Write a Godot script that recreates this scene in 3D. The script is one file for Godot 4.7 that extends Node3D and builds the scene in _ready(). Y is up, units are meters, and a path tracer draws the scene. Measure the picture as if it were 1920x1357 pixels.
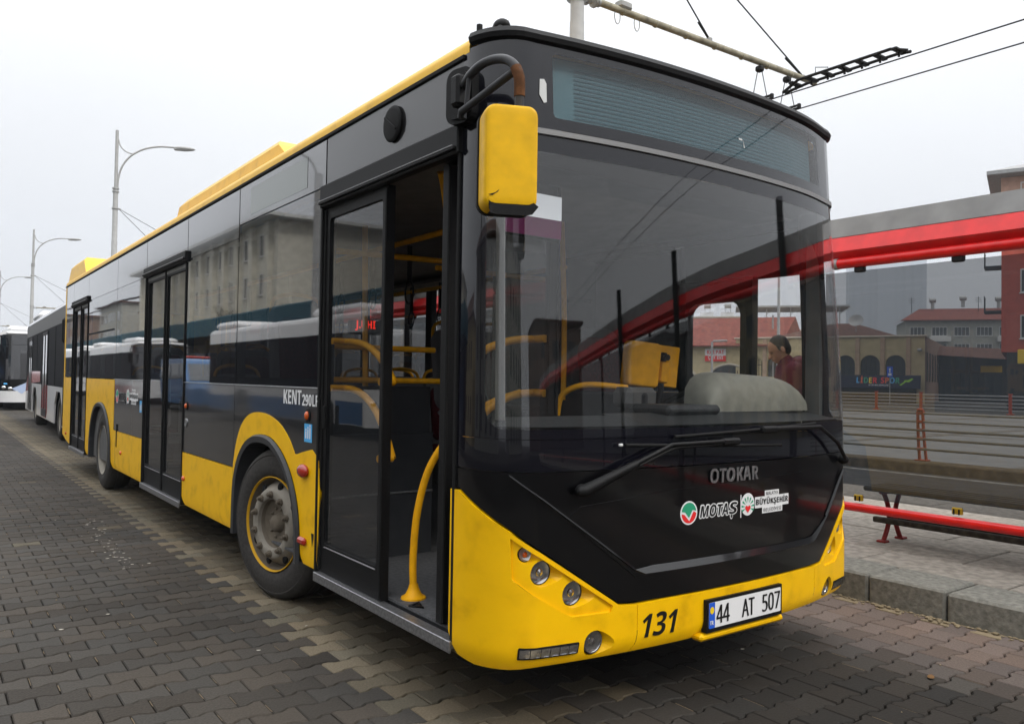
extends Node3D

# ---------------------------------------------------------------- mesh helpers
class MB:
	var v := PackedVector3Array()
	var n := PackedVector3Array()
	var t := PackedVector2Array()
	var idx := PackedInt32Array()

	func vert(p: Vector3, nn: Vector3, u := Vector2.ZERO) -> int:
		v.append(p)
		n.append(nn)
		t.append(u)
		return v.size() - 1

	func tri_i(a: int, b: int, c: int) -> void:
		# front faces run clockwise; turned to agree with the normals
		var g := (v[b] - v[a]).cross(v[c] - v[a])
		if g.dot(n[a] + n[b] + n[c]) > 0.0:
			idx.append(a); idx.append(c); idx.append(b)
		else:
			idx.append(a); idx.append(b); idx.append(c)

	func poly(pts: Array, hint: Vector3) -> void:
		# flat convex polygon whose normal looks along the hint
		var a: Vector3 = pts[0]
		var nn := Vector3.ZERO
		for k in range(1, pts.size() - 1):
			nn += (pts[k] - a).cross(pts[k + 1] - a)
		nn = nn.normalized()
		if nn.dot(hint) < 0.0:
			nn = -nn
		var ids := []
		for p in pts:
			ids.append(vert(p, nn, Vector2(p.x + p.z, p.y)))
		for k in range(1, ids.size() - 1):
			tri_i(ids[0], ids[k], ids[k + 1])

	func box(c: Vector3, s: Vector3, b := 0.0, xf := Transform3D.IDENTITY) -> void:
		var h := s * 0.5
		b = minf(b, 0.45 * minf(s.x, minf(s.y, s.z)))
		for k in 3:
			var i: int = (k + 1) % 3
			var j: int = (k + 2) % 3
			for sg in [-1.0, 1.0]:
				var pts := []
				for q in [[-1, -1], [1, -1], [1, 1], [-1, 1]]:
					var p := Vector3.ZERO
					p[k] = sg * h[k]
					p[i] = q[0] * (h[i] - b)
					p[j] = q[1] * (h[j] - b)
					pts.append(xf * (c + p))
				var d := Vector3.ZERO
				d[k] = sg
				poly(pts, xf.basis * d)
			if b > 0.0:
				for si in [-1.0, 1.0]:
					for sj in [-1.0, 1.0]:
						var pts := []
						for q in [[0, -1], [0, 1], [1, 1], [1, -1]]:
							var p := Vector3.ZERO
							p[i] = si * (h[i] - (b if q[0] == 1 else 0.0))
							p[j] = sj * (h[j] - (0.0 if q[0] == 1 else b))
							p[k] = q[1] * (h[k] - b)
							pts.append(xf * (c + p))
						var d := Vector3.ZERO
						d[i] = si
						d[j] = sj
						poly(pts, xf.basis * d)
		if b > 0.0:
			for sx in [-1.0, 1.0]:
				for sy in [-1.0, 1.0]:
					for sz in [-1.0, 1.0]:
						var s3 := Vector3(sx, sy, sz)
						poly([xf * (c + s3 * (h - Vector3(0, b, b))), xf * (c + s3 * (h - Vector3(b, 0, b))), xf * (c + s3 * (h - Vector3(b, b, 0)))], xf.basis * s3)

	func bar(a: Vector3, b: Vector3, w: float, d: float, bev := 0.0, up := Vector3.UP) -> void:
		# a square bar from a to b: w across, d along up
		var f := (b - a).normalized()
		if absf(f.dot(up)) > 0.98:
			up = Vector3.RIGHT
		var r := up.cross(f).normalized()
		var u := f.cross(r).normalized()
		box(Vector3.ZERO, Vector3(w, d, a.distance_to(b)), bev, Transform3D(Basis(r, u, f), (a + b) * 0.5))

	func tube(pts: Array, r, seg := 8, caps := true) -> void:
		var m := pts.size()
		var f: Vector3 = (pts[1] - pts[0]).normalized()
		var side := f.cross(Vector3.UP if absf(f.y) < 0.9 else Vector3.RIGHT).normalized()
		var base := v.size()
		for k in m:
			var dir: Vector3 = (pts[mini(k + 1, m - 1)] - pts[maxi(k - 1, 0)]).normalized()
			side = (side - dir * side.dot(dir)).normalized()
			var up := dir.cross(side)
			var rad: float = r[k] if r is Array else r
			for q in seg:
				var an := TAU * q / seg
				var nn := side * cos(an) + up * sin(an)
				vert(pts[k] + nn * rad, nn, Vector2(float(q) / seg, k))
		for k in m - 1:
			for q in seg:
				var q2 := (q + 1) % seg
				tri_i(base + k * seg + q, base + k * seg + q2, base + (k + 1) * seg + q2)
				tri_i(base + k * seg + q, base + (k + 1) * seg + q2, base + (k + 1) * seg + q)
		if caps:
			for e in [0, m - 1]:
				var ring := []
				for q in seg:
					ring.append(v[base + e * seg + q])
				poly(ring, (pts[0] - pts[1]) if e == 0 else (pts[m - 1] - pts[m - 2]))

	func cyl(a: Vector3, b: Vector3, r: float, seg := 10, r2 := -1.0) -> void:
		tube([a, b], [r, r2 if r2 >= 0.0 else r], seg)

	func lathe(prof: Array, xf: Transform3D, seg := 24) -> void:
		# profile of Vector2(radius, height) turned round the local y axis
		for k in prof.size() - 1:
			var p: Vector2 = prof[k]
			var q: Vector2 = prof[k + 1]
			var d := (q - p)
			if d.length() < 1e-6:
				continue
			var nn := Vector2(d.y, -d.x).normalized()
			var na := nn
			var nb := nn
			if k > 0:
				var d0: Vector2 = p - prof[k - 1]
				var n0 := Vector2(d0.y, -d0.x).normalized()
				if n0.dot(nn) > 0.75: na = (n0 + nn).normalized()
			if k < prof.size() - 2:
				var d1: Vector2 = prof[k + 2] - q
				var n1 := Vector2(d1.y, -d1.x).normalized()
				if n1.dot(nn) > 0.75: nb = (n1 + nn).normalized()
			var base := v.size()
			for s in seg:
				var an := TAU * s / seg
				var c := Vector3(cos(an), 0, sin(an))
				vert(xf * (c * p.x + Vector3(0, p.y, 0)), (xf.basis * (c * na.x + Vector3(0, na.y, 0))).normalized(), Vector2(float(s) / seg, p.y))
				vert(xf * (c * q.x + Vector3(0, q.y, 0)), (xf.basis * (c * nb.x + Vector3(0, nb.y, 0))).normalized(), Vector2(float(s) / seg, q.y))
			for s in seg:
				var a := base + 2 * s
				var b := base + 2 * ((s + 1) % seg)
				if p.x > 1e-6: tri_i(a, b, b + 1)
				if q.x > 1e-6: tri_i(a, b + 1, a + 1)
				elif p.x <= 1e-6: pass

	func ball(c: Vector3, r: Vector3, seg := 12, rings := 8, xf := Transform3D.IDENTITY) -> void:
		var base := v.size()
		for i in rings + 1:
			var th := PI * i / rings
			for j in seg:
				var ph := TAU * j / seg
				var d := Vector3(sin(th) * cos(ph), cos(th), sin(th) * sin(ph))
				vert(xf * (c + d * r), (xf.basis * (d / r)).normalized())
		for i in rings:
			for j in seg:
				var j2 := (j + 1) % seg
				if i > 0: tri_i(base + i * seg + j, base + i * seg + j2, base + (i + 1) * seg + j2)
				if i < rings - 1 or i == 0: tri_i(base + i * seg + j, base + (i + 1) * seg + j2, base + (i + 1) * seg + j)
				elif i == rings - 1: tri_i(base + i * seg + j, base + i * seg + j2, base + (i + 1) * seg + j)

	func prism(pl: PackedVector2Array, xf: Transform3D, z0: float, z1: float) -> void:
		var ix := Geometry2D.triangulate_polygon(pl)
		for z in [z0, z1]:
			var nn: Vector3 = (xf.basis * Vector3(0, 0, -1.0 if z == minf(z0, z1) else 1.0)).normalized()
			var base := v.size()
			for p in pl:
				vert(xf * Vector3(p.x, p.y, z), nn, p)
			for k in range(0, ix.size(), 3):
				tri_i(base + ix[k], base + ix[k + 1], base + ix[k + 2])
		var area := 0.0
		for k in pl.size():
			area += pl[k].cross(pl[(k + 1) % pl.size()])
		for k in pl.size():
			var a := pl[k]
			var b := pl[(k + 1) % pl.size()]
			var d := (b - a) * signf(area)
			poly([xf * Vector3(a.x, a.y, z0), xf * Vector3(b.x, b.y, z0), xf * Vector3(b.x, b.y, z1), xf * Vector3(a.x, a.y, z1)], xf.basis * Vector3(d.y, -d.x, 0))

	func panel(pl: PackedVector2Array, map: Callable, us: Array, vs: Array, thick: float, holes := []) -> void:
		# a sheet over the polygon, bent by map(u, v) -> [point, normal]; us and vs are where it may bend; thick is the depth of its rim
		var lo := pl[0]
		var hi := pl[0]
		for p in pl:
			lo = lo.min(p)
			hi = hi.max(p)
		us = us.duplicate()
		for h in holes:
			var s := 0.0
			for p in h: s += p.x
			us.append(s / h.size())
		us.sort()
		var cu := [lo.x - 0.01]
		for u in us:
			if u > lo.x + 1e-4 and u < hi.x - 1e-4: cu.append(u)
		cu.append(hi.x + 0.01)
		var cv := [lo.y - 0.01]
		for u in vs:
			if u > lo.y + 1e-4 and u < hi.y - 1e-4: cv.append(u)
		cv.append(hi.y + 0.01)
		for i in cu.size() - 1:
			for j in cv.size() - 1:
				var cell := PackedVector2Array([Vector2(cu[i], cv[j]), Vector2(cu[i + 1], cv[j]), Vector2(cu[i + 1], cv[j + 1]), Vector2(cu[i], cv[j + 1])])
				var pieces: Array = Geometry2D.intersect_polygons(pl, cell)
				for h in holes:
					var cut := []
					for pc in pieces:
						cut.append_array(Geometry2D.clip_polygons(pc, h))
					pieces = cut
				for pc in pieces:
					var ix := Geometry2D.triangulate_polygon(pc)
					var base := v.size()
					for p in pc:
						var m: Array = map.call(p.x, p.y)
						vert(m[0], m[1], p)
					for k in range(0, ix.size(), 3):
						tri_i(base + ix[k], base + ix[k + 1], base + ix[k + 2])
		if thick > 0.0:
			for lp in [pl] + holes:
				var area := 0.0
				for k in lp.size():
					area += lp[k].cross(lp[(k + 1) % lp.size()])
				if lp != pl: area = -area
				for k in lp.size():
					var a: Vector2 = lp[k]
					var b: Vector2 = lp[(k + 1) % lp.size()]
					var m := maxi(1, int(ceil(a.distance_to(b) / 0.12))) if us.size() > 1 else 1
					for q in m:
						var p := a.lerp(b, float(q) / m)
						var r := a.lerp(b, float(q + 1) / m)
						var mp: Array = map.call(p.x, p.y)
						var mr: Array = map.call(r.x, r.y)
						var nn: Vector3 = mp[1]
						var along: Vector3 = mr[0] - mp[0]
						var outw := along.cross(nn) * signf(area)
						poly([mp[0], mr[0], mr[0] - mr[1] * thick, mp[0] - nn * thick], _side(mp, map, p, (b - a), signf(area)))

	func _side(mp: Array, map: Callable, p: Vector2, d: Vector2, sg: float) -> Vector3:
		var o := Vector2(d.y, -d.x).normalized() * sg * 0.004
		var m: Array = map.call(p.x + o.x, p.y + o.y)
		return m[0] - mp[0]

	func mesh() -> ArrayMesh:
		var a := []
		a.resize(Mesh.ARRAY_MAX)
		a[Mesh.ARRAY_VERTEX] = v
		a[Mesh.ARRAY_NORMAL] = n
		a[Mesh.ARRAY_TEX_UV] = t
		a[Mesh.ARRAY_INDEX] = idx
		var m := ArrayMesh.new()
		m.add_surface_from_arrays(Mesh.PRIMITIVE_TRIANGLES, a)
		return m

# ---------------------------------------------------------------- scene helpers
var M := {}
var taken := {}
var rng := RandomNumberGenerator.new()

func numbered(called: String) -> String:
	var k: int = taken.get(called, 0)
	taken[called] = k + 1
	return called if k == 0 else "%s_%03d" % [called, k]

func thing(called: String, label: String, category: String, at := Vector3.ZERO, group := "") -> Node3D:
	var o := Node3D.new()
	o.name = numbered(called)
	add_child(o)
	o.position = at
	tag(o, label, category, group)
	return o

func tag(o: Node, label: String, category: String, group := "") -> Node:
	if label: o.set_meta("label", label)
	if category: o.set_meta("category", category)
	if group: o.set_meta("group", group)
	return o

func origin_of(o: Node) -> Vector3:
	var s := Vector3.ZERO
	while o is Node3D and o != self:
		s += o.position
		o = o.get_parent()
	return s

func put(called: String, m: Mesh, ma: Material, parent: Node, at := Vector3.ZERO) -> MeshInstance3D:
	var o := MeshInstance3D.new()
	o.name = numbered(called) if parent == self else called
	o.mesh = m
	o.material_override = ma
	o.position = at
	parent.add_child(o, true)
	return o

# one mesh under its parent; its points are given in the axes of the root (parents that are turned are turned later)
func obj(called: String, b: MB, ma: Material, parent: Node = null) -> MeshInstance3D:
	if parent == null: parent = self
	return put(called, b.mesh(), ma, parent, Vector3.ZERO if parent == self else -origin_of(parent))

func struct(called: String, b: MB, ma: Material) -> MeshInstance3D:
	var o := obj(called, b, ma)
	o.set_meta("kind", "structure")
	return o

func grain_tex(freq: float, lo: float, hi: float, sd: int, octaves := 4, size := 512) -> NoiseTexture2D:
	var f := FastNoiseLite.new()
	f.noise_type = FastNoiseLite.TYPE_SIMPLEX_SMOOTH
	f.frequency = freq
	f.seed = sd
	f.fractal_octaves = octaves
	var x := NoiseTexture2D.new()
	x.noise = f
	x.width = size
	x.height = size
	x.seamless = true
	var g := Gradient.new()
	g.set_color(0, Color(lo, lo, lo))
	g.set_color(1, Color(hi, hi, hi))
	x.color_ramp = g
	return x

func bump_tex(freq: float, sd: int, strength: float, octaves := 3, size := 512) -> NoiseTexture2D:
	var f := FastNoiseLite.new()
	f.frequency = freq
	f.seed = sd
	f.fractal_octaves = octaves
	var x := NoiseTexture2D.new()
	x.noise = f
	x.width = size
	x.height = size
	x.seamless = true
	x.as_normal_map = true
	x.bump_strength = strength
	return x

func lin(r: float, g: float, b: float, a := 1.0) -> Color:
	var c := Color(r, g, b).linear_to_srgb()
	c.a = a
	return c

func mat(key: String, col: Color, rough := 0.6, metal := 0.0, grain := "", bump := "", scale := 1.0, bscale := 0.0) -> StandardMaterial3D:
	var m := StandardMaterial3D.new()
	m.resource_name = key
	m.albedo_color = col
	m.roughness = rough
	m.metallic = metal
	m.metallic_specular = 0.3 if metal < 0.5 else 0.5
	if grain or bump:
		m.uv1_triplanar = true
		m.uv1_world_triplanar = true
		m.uv1_scale = Vector3.ONE * scale
	if grain:
		m.albedo_texture = M["tex_" + grain]
	if bump:
		m.normal_enabled = true
		m.normal_texture = M["tex_" + bump]
		m.normal_scale = bscale
	M[key] = m
	return m

func glass(key: String, col: Color, alpha: float, rough := 0.02) -> StandardMaterial3D:
	var m := StandardMaterial3D.new()
	m.resource_name = key
	col.a = alpha
	m.albedo_color = col
	m.roughness = rough
	m.metallic_specular = 0.5
	m.transparency = BaseMaterial3D.TRANSPARENCY_ALPHA
	M[key] = m
	return m

func gloss(m: StandardMaterial3D, coat := 1.0, rough := 0.05) -> StandardMaterial3D:
	m.clearcoat_enabled = true
	m.clearcoat = coat
	m.clearcoat_roughness = rough
	return m

func steps(a: float, b: float, d: float) -> Array:
	var r := []
	var k := a
	while k < b:
		r.append(k)
		k += d
	return r

func rect2(a: float, b: float, c: float, d: float) -> PackedVector2Array:
	return PackedVector2Array([Vector2(a, b), Vector2(c, b), Vector2(c, d), Vector2(a, d)])

func round_rect(x0: float, y0: float, x1: float, y1: float, r: float, seg := 4) -> PackedVector2Array:
	var o := PackedVector2Array()
	for q in [[x1 - r, y1 - r, 0.0], [x0 + r, y1 - r, 0.5], [x0 + r, y0 + r, 1.0], [x1 - r, y0 + r, 1.5]]:
		for k in seg + 1:
			var a: float = PI * (q[2] + 0.5 * k / seg)
			o.append(Vector2(q[0] + r * cos(a), q[1] + r * sin(a)))
	return o

func disc(cx: float, cy: float, rx: float, ry: float, seg := 20) -> PackedVector2Array:
	var o := PackedVector2Array()
	for k in seg:
		o.append(Vector2(cx + rx * cos(TAU * k / seg), cy + ry * sin(TAU * k / seg)))
	return o

# lettering laid on a surface: map(u, v, off) -> [point, normal]; size is the height of a capital
func letters(b: MB, text: String, font: Font, size: float, u0: float, v0: float, map: Callable, off: float, depth := 0.001, wide := 1.0, slant := 0.0, width := 0.0, turn := 0.0) -> float:
	var tm := TextMesh.new()
	tm.text = text
	tm.font = font
	tm.font_size = 64
	tm.pixel_size = 0.01
	tm.depth = 0.01
	tm.curve_step = 2.0
	tm.horizontal_alignment = HORIZONTAL_ALIGNMENT_LEFT
	var a := tm.get_mesh_arrays()
	var vs: PackedVector3Array = a[Mesh.ARRAY_VERTEX]
	var ns: PackedVector3Array = a[Mesh.ARRAY_NORMAL]
	var ix: PackedInt32Array = a[Mesh.ARRAY_INDEX]
	if vs.is_empty():
		return 0.0
	var lo := vs[0]
	var hi := vs[0]
	for p in vs:
		lo = lo.min(p)
		hi = hi.max(p)
	var k := size / (0.457)
	var kx := k * wide
	if width > 0.0:
		kx = width / (hi.x - lo.x)
	var base := b.v.size()
	var cap_lo := -0.2285
	for i in vs.size():
		var p := vs[i]
		var u := (p.x - lo.x) * kx
		var w := (p.y - lo.y) * k
		u += slant * w
		var q := Vector2(u, w).rotated(turn)
		var m: Array = map.call(u0 + q.x, v0 + q.y, off + (depth if p.z > 0.0 else 0.0))
		b.vert(m[0], m[1] if absf(ns[i].z) > 0.5 else m[1])
	for i in range(0, ix.size(), 3):
		b.tri_i(base + ix[i], base + ix[i + 1], base + ix[i + 2])
	return (hi.x - lo.x) * kx

func flat_patch(b: MB, pl: PackedVector2Array, map: Callable, off: float, us := []) -> void:
	b.panel(pl, func(u, w): return map.call(u, w, off), us, [], 0.0)

# ---------------------------------------------------------------- camera, sky, sun, exposure; then the place
func _ready() -> void:
	rng.seed = 7
	var cam := Camera3D.new()
	cam.name = "camera"
	cam.transform = Transform3D(Basis(Vector3(0.8059, 0.0157, 0.5919), Vector3(-0.0257, 0.9996, 0.0086), Vector3(-0.5915, -0.0221, 0.806)).orthonormalized(), Vector3(-1.7934, 1.4212, 2.3747))
	cam.fov = 48.5
	cam.near = 0.05
	cam.far = 5000.0
	cam.current = true
	add_child(cam)
	var sky_mat := PanoramaSkyMaterial.new()
	sky_mat.panorama = overcast()
	var sky := Sky.new()
	sky.sky_material = sky_mat
	var env := Environment.new()
	env.background_mode = Environment.BG_SKY
	env.sky = sky
	env.background_energy_multiplier = 1.0
	env.ambient_light_source = Environment.AMBIENT_SOURCE_SKY
	env.tonemap_mode = Environment.TONE_MAPPER_LINEAR
	env.tonemap_exposure = 1.24
	env.sdfgi_enabled = true
	env.ssao_enabled = true
	env.ssil_enabled = true
	env.fog_enabled = true
	env.fog_density = 0.0006
	env.fog_light_color = Color(0.86, 0.88, 0.91)
	var we := WorldEnvironment.new()
	we.name = "world_environment"
	we.environment = env
	add_child(we)
	var sun := DirectionalLight3D.new()
	sun.name = "sun"
	sun.light_energy = 0.5
	sun.light_angular_distance = 14.0
	sun.light_color = Color(1.0, 0.98, 0.95)
	sun.shadow_enabled = true
	sun.rotation_degrees = Vector3(-42, 22, 0)
	add_child(sun)

	materials()
	ground()
	platform()
	far_side()
	main_bus()
	other_buses()
	street_poles()
	shelters()
	bench()
	across_the_road()
	person()

func overcast() -> ImageTexture:
	# a cloud deck: three times as bright overhead as at the horizon, with faint unevenness
	var w := 256
	var h := 128
	var im := Image.create(w, h, false, Image.FORMAT_RGBAF)
	var f := FastNoiseLite.new()
	f.seed = 3
	f.frequency = 1.1
	f.fractal_octaves = 3
	for j in h:
		var el := (0.5 - (j + 0.5) / h) * PI
		var s := maxf(sin(el), 0.0)
		for i in w:
			var az := TAU * i / w
			var d := Vector3(cos(az) * cos(el), sin(el), sin(az) * cos(el))
			var l := SKY_LOW + SKY_MID * s + SKY_TOP * pow(s, 2.5)
			l *= 1.0 + 0.07 * f.get_noise_3dv(d * Vector3(1, 2, 1))
			im.set_pixel(i, j, Color(l * 0.972, l * 0.988, l * 1.015))
	return ImageTexture.create_from_image(im)

const SKY_LOW := 0.70
const SKY_MID := 0.25
const SKY_TOP := 2.2

func materials() -> void:
	M["tex_fine"] = grain_tex(0.03, 0.72, 1.0, 11, 5)
	M["tex_soft"] = grain_tex(0.012, 0.86, 1.0, 12, 4)
	M["tex_grime"] = grime_tex()
	M["tex_blotch"] = grain_tex(0.008, 0.55, 1.0, 13, 5)
	M["tex_grit"] = grain_tex(0.09, 0.78, 1.0, 14, 4)
	M["tex_rough"] = bump_tex(0.06, 21, 6.0, 4)
	M["tex_wave"] = bump_tex(0.006, 22, 2.0, 1)
	# the bus
	gloss(mat("yellow", lin(0.86, 0.485, 0.0), 0.42, 0.0, "grime", "wave", 0.5, 0.05), 0.2, 0.12)
	gloss(mat("yellow_sub", lin(0.86, 0.485, 0.0), 0.5, 0.0, "soft", "", 1.5), 0.15, 0.3)
	mat("rail_yellow", lin(0.92, 0.44, 0.006), 0.4, 0.0, "soft", "", 2.0)
	gloss(mat("front_black_glass", lin(0.004, 0.004, 0.007), 0.15), 0.8, 0.02)
	gloss(mat("dark_paint", lin(0.014, 0.0135, 0.014), 0.35, 0.0, "soft", "wave", 0.4, 0.06), 1.0, 0.06)
	gloss(mat("black_gloss", lin(0.0015, 0.0015, 0.002), 0.3, 0.0, "", "wave", 0.5, 0.05), 0.6, 0.05)
	gloss(mat("black_glass", lin(0.006, 0.006, 0.008), 0.1, 0.0, "", "wave", 0.35, 0.06), 1.0, 0.02).metallic_specular = 0.7
	mat("black_matte", lin(0.009, 0.009, 0.0095), 0.5, 0.0, "fine", "rough", 3.0, 0.15)
	mat("black_rubber", lin(0.007, 0.007, 0.007), 0.7)
	mat("shade", lin(0.01, 0.01, 0.01), 0.9)
	mat("tyre", lin(0.055, 0.051, 0.047), 0.85, 0.0, "fine", "rough", 2.0, 0.15)
	mat("rim", lin(0.27, 0.245, 0.205), 0.6, 0.1, "soft", "", 3.0)
	mat("rim_dirt", lin(0.15, 0.125, 0.095), 0.8, 0.0, "soft", "", 4.0)
	mat("alu", lin(0.42, 0.42, 0.43), 0.35, 0.8, "fine", "", 3.0)
	mat("chrome", lin(0.55, 0.55, 0.56), 0.15, 1.0)
	mat("white", lin(0.72, 0.72, 0.72), 0.5)
	mat("print_black", lin(0.01, 0.01, 0.01), 0.5)
	mat("print_blue", lin(0.02, 0.10, 0.55), 0.4)
	mat("print_sky", lin(0.08, 0.38, 0.72), 0.4)
	mat("print_red", lin(0.70, 0.03, 0.03), 0.4)
	mat("print_green", lin(0.03, 0.30, 0.16), 0.4)
	mat("print_yellow", lin(0.8, 0.55, 0.02), 0.4)
	mat("sticker", lin(0.55, 0.56, 0.55), 0.5)
	mat("lens_red", lin(0.35, 0.02, 0.01), 0.15)
	mat("lens_amber", lin(0.62, 0.10, 0.01), 0.15)
	gloss(M["lens_red"])
	gloss(M["lens_amber"])
	mat("lens_clear", lin(0.5, 0.5, 0.48), 0.12, 0.6)
	mat("lamp_bowl", lin(0.6, 0.6, 0.6), 0.12, 1.0)
	mat("rust", lin(0.16, 0.07, 0.03), 0.9, 0.0, "blotch", "rough", 6.0, 0.5)
	mat("floor_grey", lin(0.11, 0.112, 0.117), 0.6, 0.0, "fine", "", 2.0)
	mat("liner", lin(0.12, 0.12, 0.118), 0.6, 0.0, "soft", "", 1.0)
	mat("liner_dark", lin(0.028, 0.03, 0.034), 0.6, 0.0, "soft", "", 1.0)
	mat("ceiling", lin(0.20, 0.20, 0.19), 0.6, 0.0, "soft", "", 1.0)
	mat("dash", lin(0.05, 0.053, 0.055), 0.55, 0.0, "fine", "", 3.0)
	mat("binnacle", lin(0.28, 0.28, 0.235), 0.5, 0.0, "soft", "", 2.0)
	mat("seat_cloth", lin(0.13, 0.012, 0.018), 0.9, 0.0, "blotch", "", 8.0)
	mat("seat_shell", lin(0.16, 0.16, 0.165), 0.5)
	mat("led_board", lin(0.045, 0.12, 0.145), 0.5)
	gloss(mat("side_sign", lin(0.16, 0.18, 0.165), 0.4), 1.0, 0.03)
	mat("led_line", lin(0.025, 0.07, 0.09), 0.6)
	var led := mat("led_red", lin(0.5, 0.03, 0.01), 0.5)
	led.emission_enabled = true
	led.emission = Color(1.0, 0.16, 0.05)
	led.emission_energy_multiplier = 1.2
	var pic := mat("added_glow_panel", lin(0.6, 0.6, 0.6), 0.4)  # glows in place of sky seen through the door glass
	pic.emission_enabled = true
	pic.emission = Color(0.82, 0.84, 0.86)
	pic.emission_energy_multiplier = 0.6
	gloss(glass("windscreen", lin(0.006, 0.009, 0.009), 0.09), 1.0, 0.02).metallic_specular = 0.8
	glass("side_glass", lin(0.004, 0.0045, 0.006), 0.76)
	glass("door_glass", lin(0.02, 0.022, 0.024), 0.45)
	glass("clear_glass", lin(0.1, 0.11, 0.11), 0.12)
	gloss(M["side_glass"], 1.0, 0.02)
	for k in ["side_glass", "door_glass"]:
		var g: StandardMaterial3D = M[k]
		g.uv1_triplanar = true
		g.uv1_world_triplanar = true
		g.uv1_scale = Vector3.ONE * 0.35
		g.normal_enabled = true
		g.normal_texture = M["tex_wave"]
		g.normal_scale = 0.05
	(M["side_glass"] as StandardMaterial3D).metallic_specular = 0.9
	glass("shelter_glass", lin(0.035, 0.045, 0.055), 0.69)
	# the place
	mat("joint", lin(0.014, 0.010, 0.007), 0.95, 0.0, "blotch", "rough", 1.0, 0.5)
	mat("asphalt", lin(0.055, 0.052, 0.05), 0.85, 0.0, "blotch", "rough", 0.6, 0.3)
	mat("earth", lin(0.085, 0.08, 0.072), 0.95, 0.0, "blotch", "", 0.05)
	mat("concrete", lin(0.20, 0.19, 0.17), 0.9, 0.0, "blotch", "rough", 0.8, 0.25)
	mat("kerb", lin(0.27, 0.26, 0.225), 0.9, 0.0, "fine", "rough", 1.2, 0.25)
	mat("slab", lin(0.38, 0.34, 0.29), 0.9, 0.0, "fine", "rough", 0.7, 0.15)
	mat("plaza", lin(0.20, 0.205, 0.205), 0.9, 0.0, "soft", "rough", 0.25, 0.2)
	mat("road_white", lin(0.42, 0.40, 0.36), 0.9, 0.0, "blotch", "", 1.0)
	mat("kerb_ochre", lin(0.17, 0.125, 0.07), 0.9, 0.0, "blotch", "", 1.0)
	mat("crumbs", lin(0.24, 0.19, 0.12), 0.95)
	gloss(mat("red_paint", lin(0.80, 0.014, 0.014), 0.35, 0.0, "soft", "", 1.0), 0.5, 0.15)
	mat("fascia_grey", lin(0.36, 0.36, 0.355), 0.6, 0.1, "soft", "", 0.6)
	mat("roof_under", lin(0.05, 0.05, 0.052), 0.6)
	mat("steel_dark", lin(0.035, 0.035, 0.037), 0.5, 0.3, "soft", "", 1.0)
	mat("galvanised", lin(0.40, 0.40, 0.39), 0.55, 0.3, "soft", "", 1.0)
	mat("pole_grey", lin(0.44, 0.44, 0.43), 0.6, 0.0, "soft", "", 0.7)
	mat("bracket_beige", lin(0.50, 0.46, 0.34), 0.6, 0.0, "blotch", "", 1.0)
	mat("wire", lin(0.02, 0.02, 0.02), 0.6, 0.4)
	mat("bench_wood", lin(0.075, 0.065, 0.05), 0.7, 0.0, "blotch", "", 3.0)
	mat("cast_red", lin(0.36, 0.035, 0.03), 0.6, 0.0, "blotch", "", 4.0)
	mat("rail_olive", lin(0.20, 0.19, 0.15), 0.5, 0.4, "soft", "", 1.0)
	mat("post_red", lin(0.42, 0.055, 0.02), 0.6, 0.0, "soft", "", 3.0)
	mat("cream_wall", lin(0.55, 0.46, 0.27), 0.9, 0.0, "soft", "", 0.2)
	mat("cream_trim", lin(0.50, 0.36, 0.25), 0.9, 0.0, "soft", "", 0.3)
	mat("parapet", lin(0.50, 0.45, 0.36), 0.9)
	mat("arch_dark", lin(0.035, 0.03, 0.028), 0.4)
	mat("tile_red", lin(0.30, 0.085, 0.06), 0.85, 0.0, "blotch", "", 0.4)
	mat("tile_brown", lin(0.16, 0.075, 0.055), 0.85, 0.0, "blotch", "", 0.4)
	mat("brown_wall", lin(0.22, 0.15, 0.12), 0.9, 0.0, "soft", "", 0.3)
	mat("red_wall", lin(0.50, 0.095, 0.06), 0.85, 0.0, "soft", "", 0.3)
	mat("pink_wall", lin(0.58, 0.36, 0.27), 0.9, 0.0, "soft", "", 0.3)
	mat("grey_wall", lin(0.38, 0.38, 0.34), 0.9, 0.0, "soft", "", 0.2)
	mat("tower_wall", lin(0.16, 0.19, 0.22), 0.7)
	mat("frame_white", lin(0.6, 0.6, 0.58), 0.6)
	gloss(mat("pane_dark", lin(0.03, 0.035, 0.04), 0.2), 1.0, 0.03)
	mat("pane_dull", lin(0.012, 0.013, 0.016), 0.5).metallic_specular = 0.1
	mat("rim_yellow", lin(0.55, 0.30, 0.01), 0.6)
	mat("moulding", lin(0.20, 0.20, 0.20), 0.4, 0.2)
	mat("cornice_mirrored_grey", lin(0.15, 0.15, 0.15), 0.5)  # grey of mirrored buildings put into the cornice colour
	mat("satin_grey", lin(0.04, 0.041, 0.044), 0.4)
	mat("trim_grey", lin(0.20, 0.20, 0.185), 0.6, 0.0, "soft", "", 1.0)
	mat("oil", lin(0.012, 0.010, 0.008), 0.6)
	mat("panel_violet", lin(0.25, 0.02, 0.14), 0.5)
	mat("concrete_pale", lin(0.45, 0.42, 0.36), 0.9)
	mat("banner_navy", lin(0.012, 0.014, 0.035), 0.6)
	mat("beige_block", lin(0.64, 0.61, 0.52), 0.9, 0.0, "soft", "", 0.2)
	mat("eave_white", lin(0.55, 0.55, 0.53), 0.8)
	mat("teal_roof", lin(0.012, 0.065, 0.09), 0.6)
	gloss(mat("bus_white", lin(0.66, 0.66, 0.66), 0.4), 0.8, 0.08)
	gloss(mat("bus_red", lin(0.42, 0.015, 0.02), 0.4), 0.8, 0.08)
	gloss(mat("bus_blue", lin(0.015, 0.10, 0.26), 0.4), 0.8, 0.08)
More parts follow.
